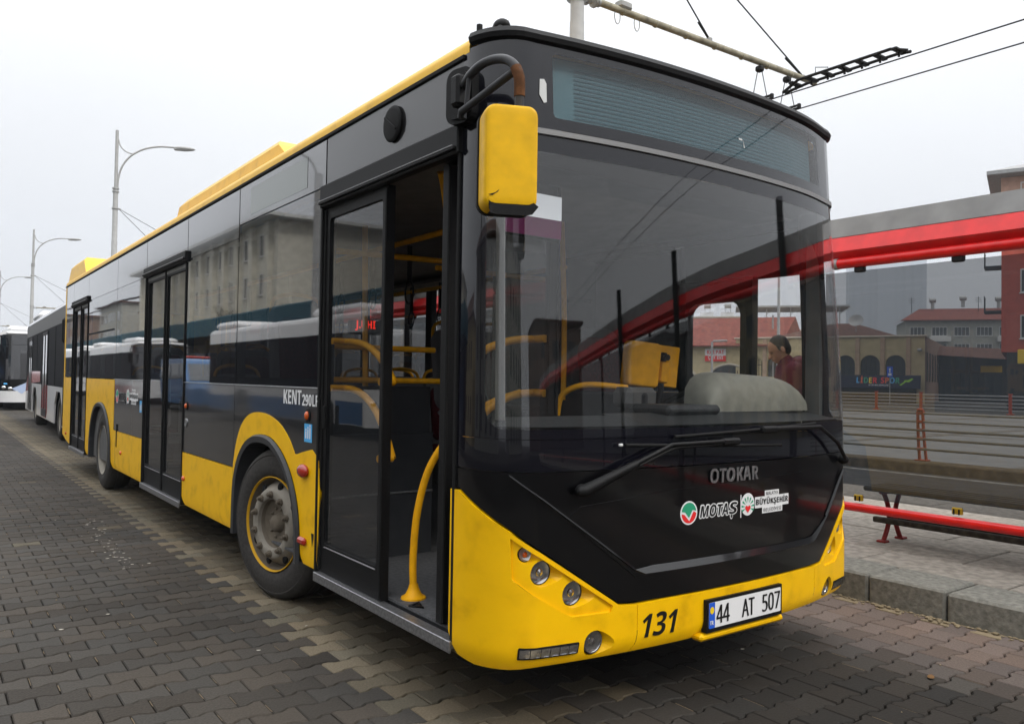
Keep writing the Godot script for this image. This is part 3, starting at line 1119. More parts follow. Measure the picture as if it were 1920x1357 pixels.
func bus_front(t: Node) -> void:
	# yellow corners and lower lip
	var left := P([-1.545, 0.965, -1.486, 0.965, -1.221, 0.822, -0.73, 0.500, -0.64, 0.492, -0.64, 0.285, -1.20, 0.285, -1.36, 0.288, -1.47, 0.305, -1.52, 0.335, -1.545, 0.38])
	var pod := P([-1.221, 0.800, -1.214, 0.645, -1.205, 0.632, -1.125, 0.575, -0.975, 0.488, -0.955, 0.480, -0.775, 0.478, -0.763, 0.502])
	for s in [1, -1]:
		var lp := left if s == 1 else mirror_poly(left)
		var pp := pod if s == 1 else mirror_poly(pod)
		var fog := scoop_outline(-0.848 * s, 0.360, 0.046, s)
		front_sheet("bumper_corner", lp, "yellow", t, 0.008, 0.03, [pp, fog])
		var lamps := [[-1.163, 0.735, 0.029, "lens_clear"], [-1.09, 0.660, 0.045, "lamp_bowl"], [-0.945, 0.566, 0.047, "lamp_bowl"]]
		var hs := []
		for q in lamps:
			hs.append(scoop_outline(q[0] * s, q[1], q[2], s))
		var hp := front_sheet("headlamp_panel", pp, "yellow", t, -0.003, 0.02, hs)
		for k in 3:
			var q: Array = lamps[k]
			scoop(hp, hs[k], q[0] * s, q[1], q[2], -0.003)
			headlamp(hp, q[0] * s, q[1], q[2], q[3], -0.036)
		var bulb := MB.new()
		bulb.ball(fm(-1.163 * s, 0.733, -0.024)[0], Vector3(0.011, 0.011, 0.008), 10, 6)
		obj("amber_bulb", bulb, M["lens_amber"], hp)
		scoop(t, fog, -0.848 * s, 0.360, 0.046, 0.008)
		headlamp(t, -0.848 * s, 0.360, 0.046, "lamp_bowl", -0.024)
		var b := MB.new()
		var dr := round_rect(-1.185, 0.332, -0.925, 0.378, 0.006)
		if s == -1: dr = mirror_poly(dr)
		b.panel(dr, func(u, w): return fm(u, w, 0.0105), steps(-1.2, 1.2, 0.04), [], 0.004)
		var dl := obj("daytime_lamp", b, M["black_matte"], t)
		b = MB.new()
		for k in 6:
			var u0: float = (-1.178 + 0.041 * k) * s
			var r := rect2(minf(u0, u0 + 0.039 * s), 0.340, maxf(u0, u0 + 0.039 * s), 0.371)
			b.panel(r, func(u, w): return fm(u, w, 0.0125 + 0.003 * sin(u * 160.0)), steps(-1.2, 1.2, 0.01), [0.355], 0.003)
		obj("lens", b, M["lamp_bowl"], dl)
	front_sheet("bumper_lip", P([-0.637, 0.285, 0.637, 0.285, 0.637, 0.492, 0.5, 0.497, -0.5, 0.497, -0.637, 0.492]), "yellow", t, 0.008, 0.03)
	# black mask between the lip and the windscreen
	front_sheet("front_mask", P([-1.545, 0.975, -1.486, 0.975, -1.221, 0.832, -0.73, 0.508, -0.5, 0.503, 0.5, 0.503, 0.73, 0.508, 1.221, 0.832, 1.486, 0.975, 1.545, 0.975, 1.545, 1.055, -1.545, 1.055]), "black_gloss", t, 0.0, 0.03)
	front_sheet("service_hatch", P([-0.925, 0.915, -0.99, 0.865, -0.64, 0.60, 0.64, 0.60, 0.99, 0.865, 0.925, 0.915, 0.5, 0.985, -0.5, 0.955]), "black_gloss", t, 0.006, 0.012)
	# the raised chevron that catches the light
	for cp in [P([-1.23, 1.045, -1.0, 0.880, -0.66, 0.640, -0.655, 0.646, -0.997, 0.885, -1.227, 1.049]), P([-0.655, 0.640, -0.60, 0.617, 0.56, 0.617, 0.635, 0.627, 0.80, 0.730, 0.79, 0.738, 0.60, 0.655, 0.54, 0.650, -0.56, 0.650]), P([0.800, 0.728, 1.0, 0.880, 1.10, 0.955, 1.075, 0.965, 0.955, 0.885, 0.775, 0.745])]:
		var b := MB.new()
		var thin: bool = cp.size() == 6 and cp[0].x < -1.0
		b.panel(cp, func(u, w):
			var m := fm(u, w, 0.012)
			return [m[0], ((m[1] as Vector3) + Vector3(0, 0.3 if thin else 0.85, 0)).normalized()], steps(-1.3, 1.3, 0.0425), [], 0.012)
		obj("chevron_trim", b, M["black_gloss"], t)
	front_sheet("lower_screen_band", P([-1.53, 1.06, 1.53, 1.06, 1.53, 1.185, 1.36, 1.185, -1.36, 1.185, -1.53, 1.185]), "front_black_glass", t, 0.0, 0.02)
	# corner pillars
	for s in [1, -1]:
		var pl := P([-1.53, 1.188, -1.37, 1.188, -1.37, 2.79, -1.53, 2.79])
		front_sheet("corner_pillar", pl if s == 1 else mirror_poly(pl), "front_black_glass", t, 0.0, 0.02)
	# windscreen, its dark border, the sign window above
	var ws := round_rect(-1.367, 1.188, 1.367, 2.412, 0.07, 5)
	ws = P([-1.345, 1.30, -1.335, 1.27, -1.30, 1.235, -1.27, 1.225, 1.27, 1.225, 1.30, 1.235, 1.335, 1.27, 1.345, 1.30, 1.345, 2.345, -1.345, 2.345])
	var scr := front_sheet("windscreen", ws, "windscreen", t, 0.001, 0.0)
	front_sheet("inner_face", ws, "windscreen", scr, -0.005, 0.0)
	front_sheet("windscreen_border", P([-1.367, 1.187, 1.367, 1.187, 1.367, 2.413, -1.367, 2.413]), "front_black_glass", t, 0.0, 0.006, [P([-1.345, 1.30, -1.335, 1.27, -1.30, 1.235, -1.27, 1.225, 1.27, 1.225, 1.30, 1.235, 1.335, 1.27, 1.345, 1.30, 1.345, 2.345, -1.345, 2.345])])
	front_sheet("screen_moulding", rect2(-1.38, 2.418, 1.38, 2.440), "moulding", t, 0.010, 0.012)
	front_sheet("sign_window", round_rect(-1.02, 2.495, 0.94, 2.765, 0.02), "windscreen", t, 0.0, 0.0)
	front_sheet("sign_border", rect2(-1.40, 2.446, 1.40, 2.798), "front_black_glass", t, 0.0, 0.006, [round_rect(-1.02, 2.495, 0.94, 2.765, 0.02)])
	var sb := front_sheet("destination_sign", rect2(-1.03, 2.485, 0.95, 2.775), "led_board", t, -0.05, 0.01)
	var b := MB.new()
	for k in 12:
		var y := 2.525 + 0.0185 * k
		b.panel(rect2(-0.89, y, 0.9, y + 0.008), func(u, w): return fm(u, w, -0.047), steps(-0.9, 0.9, 0.08), [], 0.0)
	obj("led_row", b, M["led_line"], sb)
	b = MB.new()
	b.panel(P([-1.085, 2.58, -1.065, 2.548, -1.052, 2.553, -1.052, 2.63, -1.062, 2.648, -1.082, 2.645]), func(u, w): return fm(u, w, 0.004), [], [], 0.001)
	obj("window_sticker", b, M["sticker"], t)
	b = MB.new()
	b.panel(rect2(0.06, 2.588, 0.085, 2.597), func(u, w): return fm(u, w, 0.004), [], [], 0.001)
	b.panel(P([0.092, 2.592, 0.098, 2.57, 0.104, 2.555, 0.096, 2.555]), func(u, w): return fm(u, w, 0.004), [], [], 0.001)
	obj("torn_label", b, M["sticker"], t)
	# number plate
	b = MB.new()
	b.panel(rect2(-0.255, 0.318, 0.290, 0.462), func(u, w): return fm(u, 0.39, 0.024 + (w - 0.39) * 0.0) if false else [Vector3(1.275 + u, w, fm(0.0, 0.4)[0].z + 0.022), Vector3(0, 0, 1)], [], [], 0.03)
	var np := obj("number_plate", b, M["black_matte"], t)
	var pz: float = fm(0.0, 0.4)[0].z
	var pmap := func(u, w, off): return [Vector3(1.275 + u, w, pz + 0.022 + off), Vector3(0, 0, 1)]
	b = MB.new()
	flat_patch(b, round_rect(-0.243, 0.336, 0.278, 0.449, 0.006), pmap, 0.0015)
	obj("plate_face", b, M["white"], np)
	b = MB.new()
	flat_patch(b, round_rect(-0.243, 0.336, -0.203, 0.449, 0.004), pmap, 0.003)
	obj("plate_band", b, M["print_blue"], np)
	b = MB.new()
	letters(b, "TR", M["bold"], 0.018, -0.238, 0.352, pmap, 0.0045, 0.0005, 0.8)
	obj("plate_country", b, M["white"], np)
	b = MB.new()
	flat_patch(b, disc(-0.224, 0.415, 0.014, 0.016, 12), pmap, 0.0045)
	obj("plate_stamp", b, M["print_yellow"], np)
	for q in [["44", -0.193, 0.088], ["AT", -0.015, 0.088], ["507", 0.135, 0.132]]:
		b = MB.new()
		letters(b, q[0], M["font"], 0.080, q[1], 0.352, pmap, 0.003, 0.0008, 1.0, 0.0, q[2])
		letters(b, q[0], M["font"], 0.080, q[1] + 0.003, 0.352, pmap, 0.0033, 0.0008, 1.0, 0.0, q[2])
		obj("plate_letters", b, M["print_black"], np)
	b = MB.new()
	b.box(Vector3(1.275 + 0.018, 0.296, pz - 0.02), Vector3(0.60, 0.035, 0.07), 0.012)
	obj("plate_shelf", b, M["yellow"], t)
	# fleet number, maker's lettering, the two operator marks
	var fmap := func(u, w, off): return fm(u, w, off)
	b = MB.new()
	letters(b, "131", M["bold"], 0.095, -0.625, 0.350, fmap, 0.0095, 0.001, 1.0, 0.22, 0.19)
	obj("fleet_number", b, M["print_black"], t)
	b = MB.new()
	letters(b, "OTOKAR", M["bold"], 0.062, -0.222, 0.973, fmap, 0.004, 0.005, 1.0, 0.06, 0.342)
	obj("maker_lettering", b, M["alu"], t)
	operator_marks(t, fmap, -0.402, 0.852, 1.0, 0.0075)

func scoop_outline(s0: float, y0: float, r: float, side: int) -> PackedVector2Array:
	# a drop shape round a lamp, drawn out towards the middle of the bus
	var o := PackedVector2Array()
	for k in 22:
		var a := TAU * k / 22.0
		var c := cos(a)
		o.append(Vector2(s0 + side * r * (1.16 * c + 0.95 * pow(maxf(c, 0.0), 3.0)), y0 + r * 1.16 * sin(a) - r * 0.25 * pow(maxf(c, 0.0), 3.0)))
	if side < 0:
		o.reverse()
	return o

func scoop(t: Node, outl: PackedVector2Array, s0: float, y0: float, r: float, off: float) -> void:
	var b := MB.new()
	var n := outl.size()
	var c: Vector3 = fm(s0, y0, off)[0]
	for k in n:
		var p := outl[k]
		var q := outl[(k + 1) % n]
		var ip := Vector2(s0, y0) + (p - Vector2(s0, y0)).normalized() * r * 1.06
		var iq := Vector2(s0, y0) + (q - Vector2(s0, y0)).normalized() * r * 1.06
		var a3: Vector3 = fm(p.x, p.y, off)[0]
		var b3: Vector3 = fm(q.x, q.y, off)[0]
		var nn: Vector3 = fm(s0, y0, 0.0)[1]
		b.poly([a3, b3, fm(iq.x, iq.y, off - 0.033)[0], fm(ip.x, ip.y, off - 0.033)[0]], c - (a3 + b3) * 0.5 + nn * 0.05)
	obj("lamp_recess", b, M["yellow"], t)

func headlamp(t: Node, s: float, y: float, r: float, bowl: String, off: float) -> void:
	var m := fm(s, y, off)
	var nn: Vector3 = m[1]
	nn = (nn * Vector3(0.55, 1, 1) + Vector3(0, 0, 0.25)).normalized()
	var bx := nn.cross(Vector3.UP).normalized()
	var xf := Transform3D(Basis(bx, nn, bx.cross(nn)), m[0] + nn * 0.002)
	var b := MB.new()
	b.lathe([Vector2(r * 1.12, 0.0), Vector2(r * 1.10, 0.007), Vector2(r * 1.04, 0.009), Vector2(r * 1.0, 0.007), Vector2(r * 0.98, 0.0)], xf, 20)
	var h := obj("headlamp", b, M["black_matte"], t)
	if not h.get_parent() is MeshInstance3D:
		b = MB.new()
		b.lathe([Vector2(r, 0.006), Vector2(r * 0.7, 0.001), Vector2(r * 0.34, 0.0005), Vector2(r * 0.3, 0.006), Vector2(0.0, 0.009)], xf, 20)
		b.lathe([Vector2(r * 1.0, 0.011), Vector2(r * 0.9, 0.010), Vector2(r * 0.9, 0.006)], xf, 20)
		obj("lens", b, M[bowl], h)
	else:
		h.name = "headlamp_ring"
		b = MB.new()
		b.lathe([Vector2(r, 0.006), Vector2(r * 0.75, 0.001), Vector2(r * 0.36, 0.0005), Vector2(r * 0.3, 0.006), Vector2(0.0, 0.010)], xf, 20)
		obj("headlamp_lens", b, M[bowl], h.get_parent())

func operator_marks(t: Node, map: Callable, u0: float, v0: float, k: float, off: float) -> void:
	# a round green and red badge, the operator's name, a bar, a second badge and the municipality's name
	var w := MB.new()
	var r := MB.new()
	var g := MB.new()
	var r2 := MB.new()
	var g2 := MB.new()
	var d := MB.new()
	var us := steps(u0, u0 + 0.8 * k, 0.05)
	flat_patch(w, disc(u0 + 0.05 * k, v0, 0.052 * k, 0.052 * k, 24), map, off, us)
	var gp := PackedVector2Array()
	var rp := PackedVector2Array()
	for i in 13:
		var a := PI * (0.05 + 0.9 * i / 12.0)
		gp.append(Vector2(u0 + (0.05 + 0.045 * cos(a)) * k, v0 + 0.045 * sin(a) * k))
	gp.append(Vector2(u0 + 0.026 * k, v0 + 0.004 * k))
	gp.append(Vector2(u0 + 0.05 * k, v0 - 0.022 * k))
	gp.append(Vector2(u0 + 0.072 * k, v0 + 0.012 * k))
	flat_patch(g, gp, map, off + 0.001, us)
	for i in 13:
		var a := PI * (1.02 + 0.96 * i / 12.0)
		rp.append(Vector2(u0 + (0.05 + 0.045 * cos(a)) * k, v0 + 0.045 * sin(a) * k))
	rp.append(Vector2(u0 + 0.078 * k, v0 + 0.006 * k))
	rp.append(Vector2(u0 + 0.052 * k, v0 - 0.036 * k))
	rp.append(Vector2(u0 + 0.022 * k, v0 - 0.006 * k))
	flat_patch(r, rp, map, off + 0.001, us)
	for q in [[-1, 0], [1, 0], [0, 1], [0, -1], [0.7, 0.7], [-0.7, 0.7], [0.7, -0.7], [-0.7, -0.7]]:
		letters(w, "MOTA", M["bold"], 0.050 * k, u0 + 0.118 * k + q[0] * 0.006 * k, v0 - 0.026 * k + q[1] * 0.006 * k, map, off, 0.0002, 1.0, 0.18, 0.185 * k)
		letters(w, "S", M["bold"], 0.050 * k, u0 + 0.310 * k + q[0] * 0.006 * k, v0 - 0.026 * k + q[1] * 0.006 * k, map, off, 0.0002, 1.0, 0.18, 0.050 * k)
		flat_patch(w, disc(u0 + 0.328 * k + q[0] * 0.005 * k, v0 - 0.036 * k + q[1] * 0.006 * k, 0.006 * k, 0.009 * k, 8), map, off)
	letters(d, "MOTA", M["bold"], 0.050 * k, u0 + 0.118 * k, v0 - 0.026 * k, map, off + 0.0015, 0.0002, 1.0, 0.18, 0.185 * k)
	letters(d, "S", M["bold"], 0.050 * k, u0 + 0.310 * k, v0 - 0.026 * k, map, off + 0.0015, 0.0002, 1.0, 0.18, 0.050 * k)
	flat_patch(d, disc(u0 + 0.328 * k, v0 - 0.036 * k, 0.006 * k, 0.009 * k, 8), map, off + 0.0016)
	flat_patch(w, rect2(u0 + 0.392 * k, v0 - 0.05 * k, u0 + 0.398 * k, v0 + 0.055 * k), map, off)
	var c := u0 + 0.445 * k
	flat_patch(w, disc(c, v0 + 0.008 * k, 0.05 * k, 0.052 * k, 24), map, off, us)
	for i in 9:
		var a := PI * (-0.12 + 1.24 * i / 8.0)
		var dd := Vector2(cos(a), sin(a))
		var pp := Vector2(-dd.y, dd.x)
		var o := Vector2(c, v0 - 0.004 * k)
		flat_patch(g2, PackedVector2Array([o + dd * 0.018 * k, o + dd * 0.044 * k - pp * 0.0055 * k, o + dd * 0.048 * k, o + dd * 0.044 * k + pp * 0.0055 * k]), map, off + 0.001)
	var heart := PackedVector2Array()
	for i in 20:
		var a := TAU * i / 20.0
		heart.append(Vector2(c + 0.00125 * k * 16.0 * pow(sin(a), 3.0), v0 - 0.012 * k + 0.00125 * k * (13.0 * cos(a) - 5.0 * cos(2.0 * a) - 2.0 * cos(3.0 * a) - cos(4.0 * a))))
	flat_patch(r2, heart, map, off + 0.0015)
	flat_patch(w, rect2(u0 + 0.500 * k, v0 - 0.016 * k, u0 + 0.775 * k, v0 + 0.036 * k), map, off - 0.0008, us)
	flat_patch(w, rect2(u0 + 0.575 * k, v0 + 0.034 * k, u0 + 0.690 * k, v0 + 0.062 * k), map, off, us)
	flat_patch(w, rect2(u0 + 0.555 * k, v0 - 0.044 * k, u0 + 0.720 * k, v0 - 0.012 * k), map, off, us)
	letters(d, "BÜYÜKŞEHİR", M["bold"], 0.026 * k, u0 + 0.506 * k, v0 - 0.010 * k, map, off + 0.0012, 0.0002, 1.0, 0.0, 0.262 * k)
	letters(d, "MALATYA", M["font"], 0.016 * k, u0 + 0.585 * k, v0 + 0.040 * k, map, off + 0.0012, 0.0002, 1.0, 0.0, 0.096 * k)
	letters(d, "BELEDİYESİ", M["font"], 0.016 * k, u0 + 0.565 * k, v0 - 0.037 * k, map, off + 0.0012, 0.0002, 1.0, 0.0, 0.145 * k)
	var o1 := obj("operator_badge", w, M["white"], t)
	obj("badge_red", r, M["print_red"], o1)
	obj("badge_green", g, M["print_green"], o1)
	obj("emblem_heart", r2, M["print_red"], o1)
	obj("emblem_rays", g2, M["print_green"], o1)
	obj("badge_lettering", d, M["print_black"], o1)

func bus_side(t: Node) -> void:
	var smap := func(u, w, off): return sm(u, w, off)
	# lower panels from the front wheel backwards
	var arch_in := [-2.115, 0.335, -2.13, 0.55, -2.19, 0.72, -2.30, 0.86, -2.46, 0.97, -2.66, 1.035, -2.90, 1.035, -3.08, 0.985, -3.22, 0.88, -3.31, 0.74, -3.345, 0.58, -3.352, 0.32]
	var ya := [-1.875, 0.335, -1.875, 0.962, -2.20, 0.962, -2.24, 0.975, -2.33, 1.05, -2.48, 1.125, -2.68, 1.172, -2.90, 1.182, -3.08, 1.155, -3.22, 1.085, -3.32, 0.97, -3.38, 0.83, -3.394, 0.74, -3.394, 0.32]
	var back := []
	ya = round_list(ya)
	arch_in = round_list(arch_in)
	back = []
	for k in range(arch_in.size() / 2 - 1, -1, -1):
		back.append(arch_in[2 * k])
		back.append(arch_in[2 * k + 1])
	side_sheet("front_arch_panel", P(ya + back), "yellow", t, 0.003, 0.02)
	var dk := ya.slice(2, ya.size() - 2)
	side_sheet("side_panel", P([-3.394, 1.352, -1.875, 1.352] + dk), "dark_paint", t, 0.0, 0.02)
	side_sheet("side_panel", rect2(-4.765, 0.772, -3.400, 1.352), "dark_paint", t, 0.0, 0.02)
	side_sheet("skirt_panel", rect2(-4.765, 0.318, -3.400, 0.766), "yellow", t, 0.003, 0.02)
	side_sheet("side_panel", rect2(-7.83, 0.772, -6.305, 1.352), "dark_paint", t, 0.0, 0.02)
	side_sheet("skirt_panel", rect2(-7.70, 0.318, -6.305, 0.766), "yellow", t, 0.003, 0.02)
	var rear_lip := round_list([-9.38, 0.33, -9.36, 0.60, -9.28, 0.80, -9.14, 0.95, -8.95, 1.04, -8.72, 1.065, -8.50, 1.05, -8.30, 0.98, -8.12, 0.85, -7.99, 0.66, -7.95, 0.45, -7.94, 0.318])
	var rear_arch := [-9.79, 0.33] + rear_lip + [-7.71, 0.318, -7.71, 0.766, -7.835, 0.772, -7.835, 1.352, -9.79, 1.352]
	side_sheet("rear_arch_panel", P(rear_arch), "yellow", t, 0.003, 0.02)
	side_sheet("rear_quarter_panel", P([-11.96, 0.47, -11.6, 0.40, -11.14, 0.335, -11.14, 1.352, -11.96, 1.352]), "yellow", t, 0.003, 0.02)
	side_sheet("rear_corner_post", rect2(-11.96, 1.355, -11.86, 2.755), "yellow", t, 0.003, 0.02)
	# rubber lips round the arches
	for q in [arch_in, rear_lip]:
		var b := MB.new()
		var pts := []
		for k in range(0, q.size(), 2):
			pts.append(Vector2(q[k], q[k + 1]))
		var cz := -2.73 if q == arch_in else -8.66
		for k in pts.size() - 1:
			var p: Vector2 = pts[k]
			var r: Vector2 = pts[k + 1]
			var ip := (Vector2(cz, 0.35) - p).normalized() * 0.052
			var ir := (Vector2(cz, 0.35) - r).normalized() * 0.052
			if p.y < 0.5: ip = Vector2(signf(cz - p.x) * 0.052, 0)
			if r.y < 0.5: ir = Vector2(signf(cz - r.x) * 0.052, 0)
			var o := Vector3(-0.028, 0, 0)
			var p3 := Vector3(0, p.y, p.x)
			var r3 := Vector3(0, r.y, r.x)
			var pi3 := Vector3(0, p.y + ip.y, p.x + ip.x)
			var ri3 := Vector3(0, r.y + ir.y, r.x + ir.x)
			var cen := Vector3(0, 0.35, cz)
			b.poly([p3 + o * 0.3, r3 + o * 0.3, r3.lerp(ri3, 0.25) + o, p3.lerp(pi3, 0.25) + o], Vector3(-1, 0, 0) - (cen - p3).normalized())
			b.poly([p3.lerp(pi3, 0.25) + o, r3.lerp(ri3, 0.25) + o, ri3 + o * 0.8, pi3 + o * 0.8], Vector3(-1, 0, 0))
			b.poly([pi3 + o * 0.8, ri3 + o * 0.8, ri3 + Vector3(0.12, 0, 0), pi3 + Vector3(0.12, 0, 0)], cen - p3)
		obj("arch_lip", b, M["satin_grey"], t)
	# upper black panels
	for q in [[-1.842, 2.49, -0.44], [-3.368, 2.49, -1.858], [-4.745, 2.40, -3.384], [-6.29, 2.40, -4.76], [-7.79, 2.40, -6.305], [-9.79, 2.40, -7.80], [-11.13, 2.40, -9.80], [-11.855, 2.40, -11.14]]:
		side_sheet("cornice_panel", rect2(q[0], q[1], q[2], 2.755), "black_glass" if q[0] < -1.9 else "dark_paint", t, 0.0, 0.02)
	# windows
	for q in [[-3.368, 1.36, -1.885, 2.482], [-4.745, 1.36, -3.384, 2.396], [-7.79, 1.36, -6.32, 2.396], [-9.79, 1.36, -7.80, 2.396], [-11.855, 1.36, -11.145, 2.396]]:
		side_sheet("side_window", rect2(q[0], q[1], q[2], q[3]), "side_glass", t, 0.0, 0.0)
	for q in [[-9.70, 1.93, -7.95]]:
		side_sheet("hopper_rail", rect2(q[0], q[1], q[2], q[1] + 0.02), "black_rubber", t, 0.006, 0.02)
	# ceramic borders behind the windows, left and right of each pane
	var b := MB.new()
	for q in [[-3.34, -1.93], [-4.70, -3.42], [-7.75, -6.36], [-9.74, -7.84], [-11.8, -11.2]]:
		b = MB.new()
		b.box(Vector3(0.028, 1.88, q[0]), Vector3(0.03, 1.06, 0.07))
		b.box(Vector3(0.028, 1.88, q[1]), Vector3(0.03, 1.06, 0.07))
		b.box(Vector3(0.026, 1.385, (q[0] + q[1]) / 2), Vector3(0.03, 0.05, q[1] - q[0]))
		obj("window_border", b, M["black_rubber"], t)
	# belt moulding
	for q in [[-3.39, -1.88], [-4.765, -3.40], [-7.83, -6.305]]:
		b = MB.new()
		b.box(Vector3(-0.002, 1.356, (q[0] + q[1]) / 2), Vector3(0.012, 0.008, q[1] - q[0]), 0.002)
		obj("belt_moulding", b, M["alu"], t)
	# side destination sign behind the glass
	b = MB.new()
	flat_patch(b, rect2(-3.14, 2.528, -2.125, 2.712), smap, 0.0015)
	obj("side_sign", b, M["side_sign"], t)
	# lamps and small fittings
	b = MB.new()
	b.ball(Vector3(-0.014, 0.878, -2.07), Vector3(0.028, 0.040, 0.068), 14, 8)
	obj("side_lamp", b, M["lens_red"], t)
	b = MB.new()
	b.box(Vector3(-0.014, 0.478, -2.063), Vector3(0.03, 0.045, 0.10), 0.013)
	obj("side_reflector", b, M["lens_red"], t)
	for q in [[-2.04, 1.197, 0.026], [-4.66, 1.16, 0.022]]:
		if q[2] > 0.0:
			b = MB.new()
			b.lathe([Vector2(q[2] + 0.012, 0.0), Vector2(q[2] + 0.012, 0.006), Vector2(q[2], 0.008)], Transform3D(Basis(Vector3.BACK, Vector3.LEFT, Vector3.UP), Vector3(0, q[1], q[0])), 16)
			var h := obj("turn_lamp", b, M["black_rubber"], t)
			b = MB.new()
			b.ball(Vector3(-0.008, q[1], q[0]), Vector3(0.016, q[2], q[2] * 0.8), 12, 6)
			obj("lens", b, M["lens_amber"], h)
	for q in [[-4.70, 0.55], [-7.35, 0.545], [-11.55, 0.50]]:
		b = MB.new()
		b.ball(Vector3(-0.008, q[1], q[0]), Vector3(0.014, 0.022, 0.034), 10, 6)
		obj("marker_lamp", b, M["lens_amber"], t)
	b = MB.new()
	b.lathe([Vector2(0.036, 0.0), Vector2(0.036, 0.007), Vector2(0.026, 0.010), Vector2(0.020, 0.006), Vector2(0.0, 0.006)], Transform3D(Basis(Vector3.BACK, Vector3.LEFT, Vector3.UP), Vector3(0, 1.02, -4.67)), 16)
	obj("door_button", b, M["alu"], t)
	b = MB.new()
	b.lathe([Vector2(0.085, 0.0), Vector2(0.088, 0.012), Vector2(0.080, 0.020), Vector2(0.070, 0.021), Vector2(0.0, 0.024)], Transform3D(Basis(Vector3.BACK, Vector3.LEFT, Vector3.UP), Vector3(0, 2.635, -1.05)), 24)
	b.box(Vector3(-0.026, 2.635, -1.05), Vector3(0.006, 0.012, 0.14), 0.002, Transform3D(Basis(Vector3.RIGHT, 0.6), Vector3(0, 2.635, -1.05)) * Transform3D(Basis(), Vector3(0, -2.635, 1.05)))
	obj("round_cap", b, M["black_rubber"], t)
	b = MB.new()
	b.box(Vector3(-0.004, 0.72, -7.62), Vector3(0.012, 0.26, 0.03), 0.004)
	obj("fuel_flap_catch", b, M["black_matte"], t)
	# stickers and lettering
	b = MB.new()
	letters(b, "KENT", M["bold"], 0.085, -2.43, 1.255, smap, 0.002, 0.001, 1.0, 0.0, 0.285)
	letters(b, "290LF", M["bold"], 0.064, -2.13, 1.252, smap, 0.002, 0.001, 1.0, 0.0, 0.235)
	obj("model_lettering", b, M["white"], t)
	operator_marks(t, smap, -7.72, 1.165, 1.5, 0.002)
	for q in [[-2.09, 1.045, 0.115, 0.105], [-6.47, 1.03, 0.10, 0.12]]:
		b = MB.new()
		flat_patch(b, rect2(q[0], q[1], q[0] + q[2], q[1] + q[3]), smap, 0.002)
		var st := obj("sticker", b, M["print_sky"], t)
		b = MB.new()
		for k in 3:
			flat_patch(b, rect2(q[0] + 0.018 + 0.03 * k, q[1] + 0.02, q[0] + 0.034 + 0.03 * k, q[1] + 0.06 + 0.012 * k), smap, 0.003)
			flat_patch(b, disc(q[0] + 0.026 + 0.03 * k, q[1] + 0.07 + 0.012 * k, 0.008, 0.008, 8), smap, 0.003)
		obj("sticker_figures", b, M["white"], st)
	b = MB.new()
	flat_patch(b, P([-1.935, 0.46, -1.955, 0.54, -1.915, 0.54]), smap, 0.0045)
	obj("jacking_mark", b, M["print_black"], t)

func door_leaf(called: String, t: Node, map: Callable, u0: float, u1: float, y0: float, y1: float, glass_low: float) -> MeshInstance3D:
	var fr := 0.052
	var b := MB.new()
	b.panel(rect2(u0, y0, u1, y1), func(u, w): return map.call(u, w, 0.0), [], [], 0.04, [round_rect(u0 + fr, glass_low, u1 - fr, y1 - 0.06, 0.02)])
	b.panel(rect2(u0, y0, u1, y1), func(u, w):
		var m: Array = map.call(u, w, -0.04)
		return [m[0], -m[1]], [], [], 0.0, [round_rect(u0 + fr, glass_low, u1 - fr, y1 - 0.06, 0.02)])
	var leaf := obj(called, b, M["black_matte"], t)
	b = MB.new()
	flat_patch(b, rect2(u0 + fr - 0.01, glass_low - 0.01, u1 - fr + 0.01, y1 - 0.05), map, -0.012)
	obj("door_glass", b, M["door_glass"], leaf)
	b = MB.new()
	for q in [u0 + 0.006, u1 - 0.006]:
		var m: Array = map.call(q, (y0 + y1) / 2, 0.004)
		var m2: Array = map.call(q, y0 + 0.01, 0.004)
		var m3: Array = map.call(q, y1 - 0.01, 0.004)
		b.tube([m2[0], m3[0]], 0.008, 6)
	obj("door_seal", b, M["black_rubber"], leaf)
	b = MB.new()
	var g0: Array = map.call(u0 + fr + 0.01, glass_low - 0.014, 0.002)
	var g1: Array = map.call(u1 - fr - 0.01, glass_low - 0.014, 0.002)
	b.tube([g0[0], g1[0]], 0.004, 6)
	obj("glass_bead", b, M["alu"], leaf)
	return leaf

func leaf_handles(leaf: Node, map: Callable, u_hinge: float, u_free: float) -> void:
	for q in [[1.62, 1.40, 0.0], [1.36, 1.02, 0.0]]:
		var pts := []
		for k in 9:
			var w := k / 8.0
			var m: Array = map.call(lerpf(u_free, u_hinge, w), lerpf(q[0], q[1], pow(1.0 - w, 2.2)), -0.10 - 0.02 * sin(PI * w))
			pts.append(m[0])
		var b := MB.new()
		b.tube(pts, 0.019, 10)
		for e in [u_free, u_hinge]:
			var m0: Array = map.call(e, q[1] if e == u_free else q[0], -0.02)
			var m1: Array = map.call(e, q[1] if e == u_free else q[0], -0.10)
			b.tube([m0[0], m1[0]], 0.019, 10)
		obj("door_handrail", b, M["rail_yellow"], leaf)

